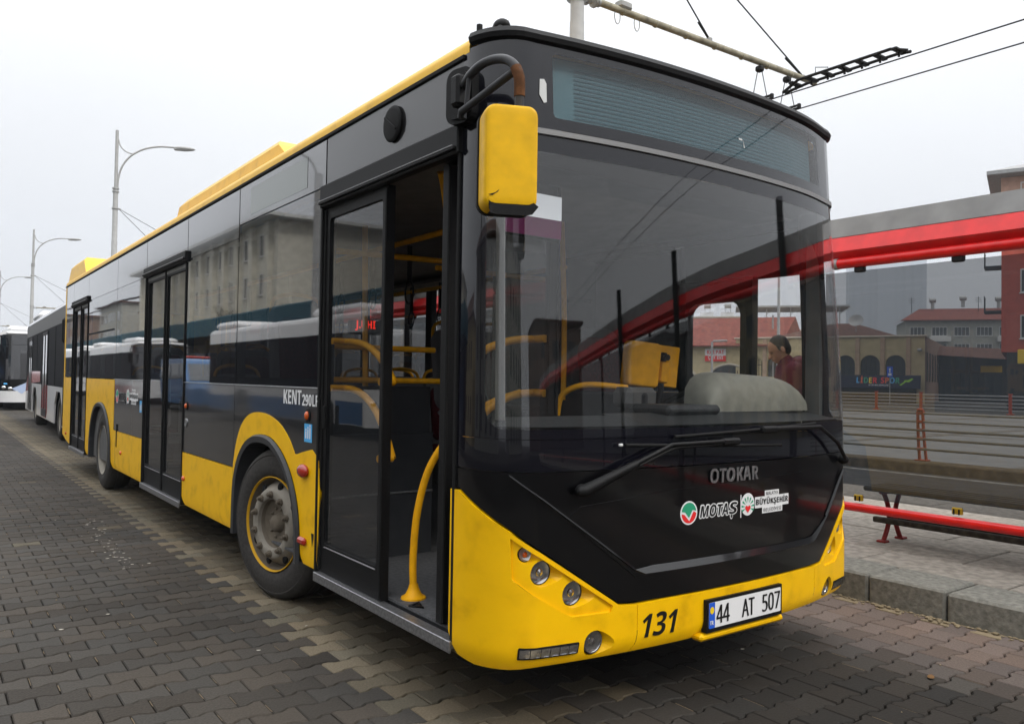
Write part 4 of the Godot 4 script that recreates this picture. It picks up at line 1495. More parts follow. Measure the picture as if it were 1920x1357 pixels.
func bus_doors(t: Node) -> void:
	var smap := func(u, w, off): return sm(u, maxf(w, 0.42), off + (0.0)) if false else [Vector3(0.012 - off, w, u), Vector3(-1, 0, 0)]
	# headers
	for q in [[-1.875, -0.44, 2.362, 2.485], [-6.33, -4.74, 2.385, 2.475], [-11.16, -9.78, 2.385, 2.47]]:
		var b := MB.new()
		b.box(Vector3(-0.002, (q[2] + q[3]) / 2, (q[0] + q[1]) / 2), Vector3(0.05, q[3] - q[2], q[1] - q[0]), 0.006)
		b.box(Vector3(-0.026, q[2] + 0.022, (q[0] + q[1]) / 2), Vector3(0.03, 0.016, q[1] - q[0] - 0.02), 0.004)
		var h := obj("door_header", b, M["black_matte"], t)
		b = MB.new()
		b.box(Vector3(-0.040, q[2] + 0.031, (q[0] + q[1]) / 2), Vector3(0.006, 0.006, q[1] - q[0] - 0.04), 0.002)
		obj("drip_rail", b, M["alu"], h)
	# door posts
	for z in [-1.885, -0.455, -4.772, -6.298, -9.796, -11.138]:
		var b := MB.new()
		b.box(Vector3(0.01, 1.35, z), Vector3(0.04, 2.06, 0.022), 0.004)
		obj("door_post", b, M["black_rubber"], t)
	# front door: the rear leaf is shut, the front leaf folded inwards
	var leaf := door_leaf("front_door_leaf", t, smap, -1.865, -1.125, 0.345, 2.362, 0.50)
	leaf_handles(leaf, smap, -1.80, -1.22)
	var fmap := func(u, w, off): return [Vector3(u, w, -0.60 + off), Vector3(0, 0, 1)]
	var leaf2 := door_leaf("front_door_leaf", t, fmap, 0.03, 0.66, 0.365, 2.355, 0.50)
	leaf2.set_meta("label", "folded open front door leaf")
	leaf_handles(leaf2, func(u, w, off): return [Vector3(u, w, -0.60 + off), Vector3(0, 0, 1)], 0.60, 0.10)
	var h := MB.new()
	h.box(Vector3(-0.012, 1.20, -1.78), Vector3(0.02, 0.13, 0.022), 0.006)
	obj("door_pull", h, M["black_rubber"], leaf)
	# middle and rear doors, both shut
	for q in [[-6.285, -5.54], [-5.53, -4.785]]:
		door_leaf("middle_door_leaf", t, smap, q[0], q[1], 0.345, 2.385, 0.52)
	for q in [[-11.125, -10.47], [-10.46, -9.81]]:
		door_leaf("rear_door_leaf", t, smap, q[0], q[1], 0.345, 2.385, 0.52)
	# lower glazing of the shut doors is dark film
	# sills
	for q in [[-1.875, -0.445], [-6.295, -4.775], [-11.135, -9.80]]:
		var s := MB.new()
		s.box(Vector3(0.01, 0.325, (q[0] + q[1]) / 2), Vector3(0.06, 0.034, q[1] - q[0]), 0.006)
		s.box(Vector3(-0.016, 0.318, (q[0] + q[1]) / 2), Vector3(0.012, 0.05, q[1] - q[0]), 0.003)
		obj("door_sill", s, M["alu"], t)
	# the closing piece between door and corner
	var s := MB.new()
	s.box(Vector3(0.05, 0.31, -0.46), Vector3(0.08, 0.05, 0.10), 0.01)
	obj("step_corner", s, M["rim_dirt"], t)
	# door warning lamp in the header
	s = MB.new()
	s.ball(Vector3(0.05, 2.35, -1.16), Vector3(0.012, 0.008, 0.012), 8, 6)
	obj("door_lamp", s, M["lens_clear"], t)

func bus_wheel(t: Node3D, x: float, z: float, steer: float, front: bool) -> void:
	var w := Node3D.new()
	w.name = "wheel"
	t.add_child(w, true)
	var near := x < 1.0
	w.position = Vector3(x, 0.478, z) - t.position
	# local y is the axle, pointing outwards
	var out := Vector3(-1 if near else 1, 0, 0).rotated(Vector3.UP, deg_to_rad(steer))
	w.basis = Basis(Vector3.UP.cross(out).normalized(), out, Vector3.UP).orthonormalized()
	w.basis = Basis(w.basis.x, out, w.basis.x.cross(out))
	var xf := Transform3D.IDENTITY
	var b := MB.new()
	var h := 0.135
	b.lathe([Vector2(0.296, h - 0.06), Vector2(0.300, h - 0.012), Vector2(0.318, h + 0.004), Vector2(0.36, h + 0.010), Vector2(0.40, h + 0.007), Vector2(0.432, h - 0.004), Vector2(0.436, h - 0.001), Vector2(0.447, h - 0.006), Vector2(0.466, h - 0.022), Vector2(0.478, h - 0.045), Vector2(0.480, 0.04), Vector2(0.472, 0.038), Vector2(0.472, 0.028), Vector2(0.480, 0.026), Vector2(0.480, -0.026), Vector2(0.472, -0.028), Vector2(0.472, -0.038), Vector2(0.480, -0.04), Vector2(0.478, -h + 0.045), Vector2(0.447, -h), Vector2(0.30, -h)], xf, 56)
	put("tyre", b.mesh(), M["tyre"], w)
	b = MB.new()
	b.lathe([Vector2(0.298, h - 0.02), Vector2(0.302, h + 0.003), Vector2(0.299, h + 0.005), Vector2(0.294, h + 0.001), Vector2(0.288, h - 0.03)], xf, 48)
	put("rim_ring", b.mesh(), M["rim_yellow" if front else "rim"], w)
	b = MB.new()
	if front:
		b.lathe([Vector2(0.290, h - 0.01), Vector2(0.283, h - 0.05), Vector2(0.272, h - 0.07)], xf, 48)
		put("rim_well", b.mesh(), M["rim_dirt"], w)
		b = MB.new()
		b.lathe([Vector2(0.274, h - 0.08), Vector2(0.255, h - 0.045), Vector2(0.228, h - 0.008), Vector2(0.216, h + 0.004), Vector2(0.205, h + 0.008), Vector2(0.168, h + 0.008), Vector2(0.160, h + 0.003), Vector2(0.154, h - 0.02)], xf, 48)
		put("rim", b.mesh(), M["rim"], w)
		b = MB.new()
		b.lathe([Vector2(0.154, h - 0.018), Vector2(0.146, h - 0.040), Vector2(0.112, h - 0.052), Vector2(0.060, h - 0.054), Vector2(0.055, h - 0.046), Vector2(0.050, h - 0.022), Vector2(0.042, h - 0.012), Vector2(0.022, h - 0.008), Vector2(0.0, h - 0.007)], xf, 40)
		put("hub", b.mesh(), M["rim_dirt"], w)
		for k in 10:
			var a := TAU * (k + 0.5) / 10
			b = MB.new()
			var c := Vector3(cos(a) * 0.188, h + 0.008, sin(a) * 0.188)
			b.cyl(c, c + Vector3(0, 0.010, 0), 0.023, 12)
			b.cyl(c + Vector3(0, 0.010, 0), c + Vector3(0, 0.026, 0), 0.0155, 6)
			b.cyl(c + Vector3(0, 0.026, 0), c + Vector3(0, 0.034, 0), 0.009, 8)
			put("wheel_nut", b.mesh(), M["rim_dirt"], w)
		b = MB.new()
		for k in 10:
			var a := TAU * k / 10
			b.ball(Vector3(cos(a) * 0.094, h - 0.050, sin(a) * 0.094), Vector3(0.011, 0.012, 0.011), 8, 5)
		put("hub_bolts", b.mesh(), M["rim_dirt"], w)
		b = MB.new()
		for k in 8:
			var a := TAU * (k + 0.3) / 8
			b.ball(Vector3(cos(a) * 0.243, h - 0.022, sin(a) * 0.243), Vector3(0.022, 0.016, 0.030), 10, 6, Transform3D(Basis(Vector3.UP, 0.0), Vector3.ZERO))
		put("hand_holes", b.mesh(), M["shade"], w)
	else:
		b.lathe([Vector2(0.290, h - 0.01), Vector2(0.270, h - 0.03), Vector2(0.262, h - 0.06), Vector2(0.240, h - 0.10), Vector2(0.215, h - 0.14), Vector2(0.150, h - 0.15), Vector2(0.146, h - 0.10), Vector2(0.12, h - 0.06), Vector2(0.06, h - 0.05), Vector2(0.0, h - 0.048)], xf, 40)
		put("rim", b.mesh(), M["rim"], w)
		b = MB.new()
		for k in 10:
			var a := TAU * (k + 0.5) / 10
			var c := Vector3(cos(a) * 0.180, h - 0.146, sin(a) * 0.180)
			b.cyl(c, c + Vector3(0, 0.034, 0), 0.016, 6)
		put("wheel_nuts", b.mesh(), M["rim_dirt"], w)

func bus_mirrors(t: Node) -> void:
	# nearside mirror: pad on the corner, hooked arm, yellow head hanging from it
	var b := MB.new()
	var m := fm(-1.505, 2.585, 0.0)
	var nn := Vector3(-0.97, 0, 0.22).normalized()
	var xf := Transform3D(Basis(nn.cross(Vector3.UP), Vector3.UP, -nn).orthonormalized(), m[0])
	xf.basis = Basis(Vector3.UP.cross(nn).normalized(), Vector3.UP, nn)
	b.prism(round_rect(-0.055, -0.115, 0.095, 0.115, 0.05, 5), xf, -0.03, 0.05)
	b.prism(round_rect(-0.04, -0.098, 0.08, 0.098, 0.045, 5), xf, 0.05, 0.062)
	var base := obj("mirror_mount", b, M["black_matte"], t)
	b = MB.new()
	b.box(xf * Vector3(0.055, 0.0, 0.085), Vector3(0.055, 0.13, 0.06), 0.012)
	obj("mirror_hinge", b, M["black_matte"], base)
	b = MB.new()
	b.tube(smooth([Vector3(-0.055, 2.600, -0.36), Vector3(-0.075, 2.605, -0.31), Vector3(-0.09, 2.618, -0.24), Vector3(-0.095, 2.628, -0.16), Vector3(-0.09, 2.622, -0.08), Vector3(-0.083, 2.598, -0.01), Vector3(-0.076, 2.555, 0.035), Vector3(-0.072, 2.50, 0.048), Vector3(-0.07, 2.37, 0.045)], 5), 0.0175, 10)
	b.tube([Vector3(-0.055, 2.485, -0.37), Vector3(-0.085, 2.488, -0.32), Vector3(-0.086, 2.535, -0.02), Vector3(-0.078, 2.548, 0.02)], 0.015, 8)
	b.tube([Vector3(-0.088, 2.495, -0.28), Vector3(-0.090, 2.612, -0.26)], 0.010, 8)
	b.tube([Vector3(-0.055, 2.475, -0.36), Vector3(-0.055, 2.62, -0.36)], 0.018, 8)
	obj("mirror_arm", b, M["satin_grey"], base)
	b = MB.new()
	b.tube(smooth([Vector3(-0.077, 2.560, 0.03), Vector3(-0.072, 2.515, 0.047), Vector3(-0.071, 2.450, 0.048)], 4), 0.021, 10)
	obj("rusty_sleeve", b, M["rust"], base)
	# the head: seen from behind, rounded like a loaf, open at the back for the glass
	var hx := Transform3D(Basis(Vector3.UP, deg_to_rad(-24.0)), Vector3(-0.128, 2.200, 0.060))
	b = MB.new()
	var outl := round_rect(-0.098, -0.186, 0.098, 0.186, 0.042, 6)
	loaf(b, outl, hx, 0.085, -0.035)
	var head := obj("mirror_head", b, M["yellow_sub"], t)
	b = MB.new()
	b.prism(round_rect(-0.104, -0.189, 0.104, 0.186, 0.044, 6), hx, -0.058, -0.034)
	obj("mirror_rim", b, M["black_matte"], head)
	b = MB.new()
	flat_patch(b, round_rect(-0.094, -0.176, 0.094, 0.176, 0.035, 5), func(u, w, o): return [hx * Vector3(u, w, -0.0585 - o), hx.basis * Vector3(0, 0, -1)], 0.001)
	obj("mirror_glass", b, M["chrome"], head)
	b = MB.new()
	b.ball(hx * Vector3(0.045, -0.160, 0.062), Vector3(0.020, 0.022, 0.016), 10, 6)
	loaf(b, P([-0.079, -0.178, -0.02, -0.179, 0.01, -0.168, 0.04, -0.166, 0.065, -0.172, 0.079, -0.178, 0.068, -0.184, 0.055, -0.1875, -0.055, -0.1875, -0.068, -0.184]), hx, 0.080, -0.036)
	obj("mirror_foot", b, M["black_matte"], head)
	b = MB.new()
	b.panel(P([-0.085, -0.142, -0.06, -0.134, -0.045, -0.122, -0.05, -0.131, -0.07, -0.144]), func(u, w): return [hx * Vector3(u, w, 0.0855), hx.basis * Vector3(0, 0, 1)], [], [], 0.0)
	obj("mirror_scuff", b, M["black_matte"], head)
	# wipers
	b = MB.new()
	var f := func(s: float, y: float, off: float) -> Vector3: return fm(s, y, off)[0]
	b.ball(f.call(-0.933, 0.985, 0.03), Vector3(0.032, 0.026, 0.03), 12, 8)
	b.tube([f.call(-0.95, 0.982, 0.035), f.call(-0.93, 0.985, 0.045), f.call(-0.685, 1.085, 0.055)], [0.02, 0.026, 0.015], 10)
	b.tube([f.call(-0.70, 1.082, 0.055), f.call(-0.56, 1.135, 0.055), f.call(-0.50, 1.155, 0.055), f.call(-0.18, 1.160, 0.05)], 0.009, 8)
	b.tube([f.call(-0.67, 1.075, 0.05), f.call(-0.53, 1.127, 0.05), f.call(-0.47, 1.143, 0.05), f.call(-0.14, 1.150, 0.045)], 0.006, 8)
	b.box(f.call(-0.13, 1.158, 0.045), Vector3(0.12, 0.03, 0.03), 0.008)
	var wa := obj("wiper", b, M["black_matte"], t)
	b = MB.new()
	var bl := []
	for k in 11:
		bl.append(f.call(lerpf(-0.72, 0.28, k / 10.0), lerpf(1.158, 1.128, k / 10.0), 0.022))
	b.tube(bl, 0.008, 6)
	obj("wiper_blade", b, M["black_rubber"], wa)
	b = MB.new()
	b.box(f.call(-0.745, 1.159, 0.022), Vector3(0.02, 0.012, 0.012), 0.003)
	obj("blade_tip", b, M["sticker"], wa)
	b = MB.new()
	b.ball(f.call(1.02, 1.02, 0.03), Vector3(0.03, 0.026, 0.03), 12, 8)
	b.tube([f.call(1.02, 1.02, 0.045), f.call(0.85, 1.12, 0.05), f.call(0.62, 1.205, 0.045), f.call(0.15, 1.207, 0.04)], 0.010, 8)
	b.box(f.call(0.17, 1.205, 0.035), Vector3(0.12, 0.03, 0.03), 0.008)
	wa = obj("wiper", b, M["black_matte"], t)
	b = MB.new()
	bl = []
	for k in 11:
		bl.append(f.call(lerpf(-0.45, 0.62, k / 10.0), lerpf(1.186, 1.222, k / 10.0), 0.018))
	b.tube(bl, 0.008, 6)
	obj("wiper_blade", b, M["black_rubber"], wa)

func round_list(l: Array) -> Array:
	# rounds the corners of a list x, y, x, y ... by passing a curve through its points
	var pts := []
	for k in range(0, l.size(), 2):
		pts.append(Vector3(l[k], l[k + 1], 0))
	var o := []
	for p in smooth(pts, 3):
		o.append(p.x)
		o.append(p.y)
	return o

func smooth(pts: Array, n: int) -> Array:
	var o := []
	for k in pts.size() - 1:
		var a: Vector3 = pts[maxi(k - 1, 0)]
		var b: Vector3 = pts[k]
		var c: Vector3 = pts[k + 1]
		var d: Vector3 = pts[mini(k + 2, pts.size() - 1)]
		for i in n:
			o.append(b.cubic_interpolate(c, a, d, float(i) / n))
	o.append(pts[-1])
	return o

func loaf(b: MB, outl: PackedVector2Array, xf: Transform3D, front: float, back: float) -> void:
	# an outline pulled up into a body with rounded shoulders: rings shrink towards the top
	var c := Vector2.ZERO
	for p in outl:
		c += p
	c /= outl.size()
	var rings := [[1.0, back], [1.0, lerpf(back, front, 0.55)], [0.985, lerpf(back, front, 0.75)], [0.95, lerpf(back, front, 0.90)], [0.88, lerpf(back, front, 0.975)], [0.75, front], [0.4, front], [0.0, front]]
	var n := outl.size()
	var base := b.v.size()
	for i in rings.size():
		var k: float = rings[i][0]
		var up := clampf((rings[i][1] - lerpf(back, front, 0.5)) / (0.5 * (front - back)), 0.0, 1.0)
		for j in n:
			var p := outl[j]
			var e := outl[(j + 1) % n] - outl[(j - 1 + n) % n]
			var o := Vector2(e.y, -e.x).normalized()
			var q := p
			if k < 1.0:
				var inset := (1.0 - k) * 0.16
				q = p - o * minf(inset, 0.03) if k >= 0.88 else c + (p - o * 0.02 - c) * (k / 0.9)
			var nv := Vector3(o.x, o.y, 0).lerp(Vector3(0, 0, 1), up * up).normalized()
			b.vert(xf * Vector3(q.x, q.y, rings[i][1]), (xf.basis * nv).normalized())
	for i in rings.size() - 1:
		for j in n:
			var j2 := (j + 1) % n
			b.tri_i(base + i * n + j, base + i * n + j2, base + (i + 1) * n + j2)
			b.tri_i(base + i * n + j, base + (i + 1) * n + j2, base + (i + 1) * n + j)

func bus_inside(t: Node) -> void:
	# floor, ceiling, linings
	var b := MB.new()
	b.box(Vector3(1.275, 0.352, -1.15), Vector3(2.44, 0.012, 1.56))
	b.box(Vector3(1.275, 0.352, -4.7), Vector3(2.44, 0.012, 5.6))
	obj("floor", b, M["floor_grey"], t)
	b = MB.new()
	b.box(Vector3(1.275, 0.66, -9.6), Vector3(2.44, 0.06, 4.5))
	obj("raised_floor", b, M["floor_grey"], t)
	b = MB.new()
	b.box(Vector3(1.275, 2.44, -6.2), Vector3(2.46, 0.03, 11.3))
	b.box(Vector3(0.22, 2.36, -6.9), Vector3(0.42, 0.03, 9.9), 0.0)
	b.box(Vector3(2.33, 2.36, -6.5), Vector3(0.42, 0.03, 10.0))
	obj("ceiling", b, M["ceiling"], t)
	b = MB.new()
	b.box(Vector3(1.275, 2.44, -0.55), Vector3(2.30, 0.03, 0.55))
	b.box(Vector3(1.275, 2.60, -0.60), Vector3(2.3, 0.34, 0.03))
	obj("sign_housing", b, M["liner_dark"], t)
	b = MB.new()
	b.box(Vector3(0.05, 0.85, -4.08), Vector3(0.03, 1.0, 1.34))
	b.box(Vector3(0.05, 0.85, -7.07), Vector3(0.03, 1.0, 1.5))
	b.box(Vector3(0.05, 0.85, -8.8), Vector3(0.03, 1.0, 1.9))
	b.box(Vector3(0.05, 0.85, -11.5), Vector3(0.03, 1.0, 0.7))
	b.box(Vector3(BW - 0.05, 0.85, -6.2), Vector3(0.03, 1.0, 11.3))
	obj("side_lining", b, M["liner"], t)
	b = MB.new()
	b.box(Vector3(0.40, 0.72, -1.93), Vector3(0.72, 0.74, 0.03), 0.004)
	b.box(Vector3(0.40, 1.20, -1.97), Vector3(0.72, 0.34, 0.03), 0.004)
	b.box(Vector3(0.40, 0.98, -2.05), Vector3(0.72, 0.14, 0.16), 0.01)
	obj("front_partition", b, M["liner_dark"], t)
	b = MB.new()
	b.box(Vector3(0.40, 0.735, -1.912), Vector3(0.72, 0.012, 0.012), 0.003)
	obj("partition_trim", b, M["alu"], t)
	# cab wall between gangway and driver
	b = MB.new()
	b.box(Vector3(1.50, 0.86, -1.30), Vector3(0.05, 1.0, 0.95), 0.015)
	b.box(Vector3(1.95, 1.20, -2.32), Vector3(0.94, 1.68, 0.05), 0.015)
	b.box(Vector3(1.95, 2.20, -2.32), Vector3(0.94, 0.32, 0.05), 0.015)
	b.box(Vector3(1.50, 0.80, -2.05), Vector3(0.05, 0.9, 0.55), 0.015)
	obj("cab_wall", b, M["liner_dark"], t)
	# dashboard, hood over the instruments
	b = MB.new()
	var dmap := func(u, w, off): return fm(u, w, off)
	for q in [[-1.34, 1.345]]:
		var ss := steps(q[0], q[1], 0.05)
		for i in ss.size() - 1:
			var a: Vector3 = fm(ss[i], 1.235, -0.03)[0]
			var c: Vector3 = fm(ss[i + 1], 1.235, -0.03)[0]
			var a2 := Vector3(lerpf(a.x, 1.275, 0.06), 1.27, -0.42)
			var c2 := Vector3(lerpf(c.x, 1.275, 0.06), 1.27, -0.42)
			if a.x < 0.72:
				a2.z = minf(a.z - 0.03, -0.26)
				c2.z = minf(c.z - 0.03, -0.26)
			b.poly([a, c, c2, a2], Vector3.UP)
			b.poly([a2, c2, c2 - Vector3(0, 0.9, -0.04), a2 - Vector3(0, 0.9, -0.04)], Vector3(0, 0, -1))
	obj("dashboard", b, M["dash"], t)
	b = MB.new()
	hood(b, Vector3(1.90, 1.27, -0.48), 0.47, 0.20, 0.30)
	obj("instrument_hood", b, M["binnacle"], t)
	b = MB.new()
	b.box(Vector3(1.30, 1.285, -0.42), Vector3(0.40, 0.05, 0.26), 0.02)
	obj("dash_tray", b, M["dash"], t)
	b = MB.new()
	var wx := Transform3D(Basis(Vector3.RIGHT, -0.5), Vector3(1.92, 1.30, -0.86))
	var ring := []
	for k in 33:
		ring.append(wx * Vector3(0.23 * cos(TAU * k / 32), 0, 0.23 * sin(TAU * k / 32)))
	b.tube(ring, 0.016, 8, false)
	b.bar(wx * Vector3(-0.22, 0, 0), wx * Vector3(0.22, 0, 0), 0.03, 0.02)
	b.cyl(wx * Vector3(0, 0, 0), wx * Vector3(0, -0.45, 0.1), 0.04, 10)
	obj("steering_wheel", b, M["black_rubber"], t)
	# ticket machine and the yellow card reader on its post
	b = MB.new()
	b.box(Vector3(1.50, 1.33, -0.92), Vector3(0.24, 0.12, 0.16), 0.03)
	b.box(Vector3(1.50, 0.92, -0.94), Vector3(0.10, 0.74, 0.10), 0.01)
	obj("ticket_machine", b, M["liner"], t)
	b = MB.new()
	var vx := Transform3D(Basis(Vector3.UP, -0.35) * Basis(Vector3.BACK, -0.10), Vector3(1.655, 1.525, -1.02))
	loaf(b, round_rect(-0.105, -0.135, 0.105, 0.135, 0.03, 4), vx, 0.055, -0.05)
	var v := obj("card_reader", b, M["rail_yellow"], t)
	b = MB.new()
	b.box(Vector3(0.19, 0.01, -0.05), Vector3(0.15, 0.25, 0.02), 0.006, vx)
	b.box(Vector3(0.155, -0.03, -0.02), Vector3(0.06, 0.13, 0.05), 0.01, vx)
	obj("reader_bracket", b, M["rail_yellow"], v)
	b = MB.new()
	b.cyl(vx * Vector3(0.155, -0.3, -0.03), vx * Vector3(0.155, 0.09, -0.03), 0.018, 10)
	b.cyl(vx * Vector3(0.155, 0.06, 0.0), vx * Vector3(0.155, 0.06, 0.02), 0.02, 10)
	obj("reader_post", b, M["black_matte"], v)
	# driver's seat: a tall shell with a patterned red back
	b = MB.new()
	var dx := Transform3D(Basis(Vector3.RIGHT, -0.12), Vector3(2.06, 0.95, -1.80))
	loaf(b, round_rect(-0.25, 0.0, 0.25, 0.86, 0.14, 5), dx, 0.03, -0.09)
	b.box(Vector3(2.06, 0.62, -1.55), Vector3(0.3, 0.56, 0.3), 0.02)
	var ds := obj("driver_seat", b, M["liner_dark"], t)
	b = MB.new()
	loaf(b, round_rect(-0.19, 0.06, 0.19, 0.78, 0.12, 5), dx, 0.06, 0.01)
	b.box(Vector3(2.06, 0.96, -1.55), Vector3(0.48, 0.12, 0.46), 0.05)
	obj("seat_cushion", b, M["seat_cloth"], ds)
	# pale pillar trims and an added glowing panel for sky seen through the door glass
	front_sheet("pillar_trim", rect2(-1.335, 1.26, -1.285, 2.30), "trim_grey", t, -0.06, 0.01)
	b = MB.new()
	b.box(Vector3(2.425, 1.80, -0.375), Vector3(0.03, 1.16, 0.11), 0.012)
	obj("pillar_trim", b, M["trim_grey"], t)
	b = MB.new()
	b.box(Vector3(0.435, 2.18, -0.545), Vector3(0.37, 0.215, 0.03), 0.01, Transform3D.IDENTITY)
	var ps := obj("added_glow_panel", b, M["black_matte"], t)
	b = MB.new()
	b.box(Vector3(0.435, 2.225, -0.527), Vector3(0.35, 0.11, 0.006))
	obj("glow_face", b, M["added_glow_panel"], ps)
	b = MB.new()
	b.box(Vector3(0.435, 2.125, -0.527), Vector3(0.35, 0.085, 0.006))
	obj("panel_band", b, M["panel_violet"], ps)
	for q in [[-11.8, -11.2], [-11.1, -10.5], [-10.4, -9.85], [-9.7, -9.1]]:
		b = MB.new()
		b.tube([Vector3(0.12, 1.80, q[0]), Vector3(0.12, 1.80, q[1])], 0.022, 8)
		obj("rear_handrail", b, M["rail_yellow"], t)
	# yellow handrails
	var rails := {
		"curved_pole": smooth([Vector3(0.150, 0.40, -1.05), Vector3(0.150, 0.55, -1.06), Vector3(0.165, 0.78, -1.05), Vector3(0.21, 1.0, -1.01), Vector3(0.30, 1.18, -0.92), Vector3(0.40, 1.30, -0.80), Vector3(0.52, 1.36, -0.70)], 5),
		"partition_rail": [Vector3(0.06, 1.405, -1.95), Vector3(0.82, 1.405, -1.95)],
		"upper_partition_rail": [Vector3(0.06, 1.60, -2.02), Vector3(0.82, 1.60, -2.02)],
		"door_pole": [Vector3(0.36, 0.70, -2.02), Vector3(0.36, 2.40, -2.10)],
		"gangway_pole": [Vector3(0.93, 0.36, -1.95), Vector3(0.93, 2.42, -1.95)],
		"cab_pole": smooth([Vector3(1.47, 1.30, -1.52), Vector3(1.47, 1.8, -1.52), Vector3(1.44, 2.42, -1.52)], 3),
		"ceiling_rail": smooth([Vector3(0.62, 2.40, -0.95), Vector3(0.62, 2.34, -1.0), Vector3(0.62, 2.285, -1.2), Vector3(0.62, 2.27, -2.0), Vector3(0.62, 2.27, -7.0)], 4),
		"offside_ceiling_rail": [Vector3(1.75, 2.20, -1.85), Vector3(1.75, 2.20, -7.0)],
		"door_cross_rail": [Vector3(0.06, 2.155, -2.0), Vector3(1.0, 2.17, -2.0)],
		"door_drop_rail": smooth([Vector3(0.20, 2.42, -0.95), Vector3(0.235, 2.37, -0.98), Vector3(0.27, 2.24, -1.0), Vector3(0.285, 2.05, -1.0)], 4),
		"cross_rail": [Vector3(0.80, 2.12, -1.98), Vector3(1.75, 2.12, -1.98)],
		"cab_rail": smooth([Vector3(1.20, 1.22, -1.25), Vector3(1.205, 1.33, -1.22), Vector3(1.25, 1.385, -1.15), Vector3(1.34, 1.40, -1.08), Vector3(1.52, 1.385, -1.0)], 4),
	}
	for k in rails:
		b = MB.new()
		b.tube(rails[k], 0.0175 if k != "curved_pole" else 0.0185, 10)
		if k == "curved_pole":
			b.lathe([Vector2(0.062, 0.0), Vector2(0.060, 0.008), Vector2(0.04, 0.02), Vector2(0.026, 0.05), Vector2(0.021, 0.07)], Transform3D(Basis(), Vector3(0.150, 0.358, -1.05)), 16)
		obj("handrail", b, M["rail_yellow"], t)
	for k in 10:
		var z := -1.5 - 0.5 * k
		for x in [0.62, 1.75]:
			if x > 1.0 and z > -2.4: continue
			b = MB.new()
			b.bar(Vector3(x, 2.24, z), Vector3(x, 2.02, z), 0.006, 0.03)
			var ringp := []
			for i in 17:
				ringp.append(Vector3(x, 1.95 + 0.07 * cos(TAU * i / 16), z + 0.05 * sin(TAU * i / 16)))
			b.tube(ringp, 0.007, 6, false)
			obj("hanging_strap", b, M["black_rubber"], t)
	# floor hatch ring by the curved pole
	b = MB.new()
	b.tube([Vector3(0.06, 0.362, -0.93), Vector3(0.13, 0.362, -0.96), Vector3(0.10, 0.362, -0.87), Vector3(0.06, 0.362, -0.93)], 0.006, 5, false)
	b.panel(P([-0.03, -0.02, 0.0, -0.04, 0.03, -0.01, 0.01, 0.03, -0.02, 0.02]), func(u, w): return [Vector3(0.095 + u, 0.3595, -0.925 + w), Vector3.UP], [], [], 0.001)
	obj("floor_ring", b, M["black_matte"], t)
	# led panel inside the first window bay
	b = MB.new()
	b.box(Vector3(0.49, 1.74, -2.32), Vector3(0.24, 0.09, 0.05), 0.008)
	var lp := obj("led_panel", b, M["black_rubber"], t)
	b = MB.new()
	letters(b, "J.UHI", M["bold"], 0.05, 0.40, 1.717, func(u, w, off): return [Vector3(u, w, -2.294 + off), Vector3(0, 0, 1)], 0.001, 0.001, 0.8)
	obj("led_letters", b, M["led_red"], lp)
	# seats
	var rows := [[0.32, -2.75, 0.85], [0.32, -4.05, 0.36], [0.32, -7.2, 0.36], [0.32, -8.3, 0.69], [0.32, -9.2, 0.69], [2.15, -2.95, 0.75], [1.73, -2.95, 0.75], [2.2, -3.9, 0.36], [1.78, -3.9, 0.36], [2.2, -4.75, 0.36], [1.78, -4.75, 0.36], [2.2, -6.9, 0.36], [2.2, -8.0, 0.69], [2.2, -9.0, 0.69], [1.78, -8.0, 0.69], [1.78, -9.0, 0.69], [0.74, -8.3, 0.69], [0.74, -9.2, 0.69], [0.32, -11.2, 0.72], [0.78, -11.2, 0.72], [1.28, -11.2, 0.72], [1.75, -11.2, 0.72], [2.2, -11.2, 0.72]]
	for r in rows:
		bus_seat(t, r[0], r[1], r[2])

func hood(b: MB, c: Vector3, hw: float, h: float, d: float) -> void:
	# a swollen cowl: higher in the middle, falling to both sides, rounded to the front
	var nu := 20
	var nv := 10
	var pos := func(u: float, w: float) -> Vector3:
		var x := (u - 0.5) * 2.0
		var k := pow(maxf(0.0, 1.0 - pow(absf(x), 6.0)), 0.45)
		var a := w * PI * 0.62
		var y := h * (0.7 + 0.3 * k) * pow(sin(minf(a, PI / 2)), 0.7) * (k * 0.55 + 0.45) * (1.0 - 0.10 * x)
		var z := d * 0.5 * cos(a)
		return c + Vector3(x * hw * (0.93 + 0.07 * k), y * k + 0.002, z * (0.7 + 0.3 * k))
	var base := b.v.size()
	for i in nu + 1:
		for j in nv + 1:
			var u := float(i) / nu
			var w := float(j) / nv
			var p: Vector3 = pos.call(u, w)
			var du: Vector3 = pos.call(minf(u + 0.01, 1.0), w) - pos.call(maxf(u - 0.01, 0.0), w)
			var dw: Vector3 = pos.call(u, minf(w + 0.01, 1.0)) - pos.call(u, maxf(w - 0.01, 0.0))
			var nn := dw.cross(du)
			if nn.length() < 1e-9: nn = Vector3.UP
			nn = nn.normalized()
			if nn.dot(p - (c + Vector3(0, -0.1, -0.05))) < 0.0: nn = -nn
			b.vert(p, nn)
	for i in nu:
		for j in nv:
			var a := base + i * (nv + 1) + j
			b.tri_i(a, a + 1, a + nv + 2)
			b.tri_i(a, a + nv + 2, a + nv + 1)

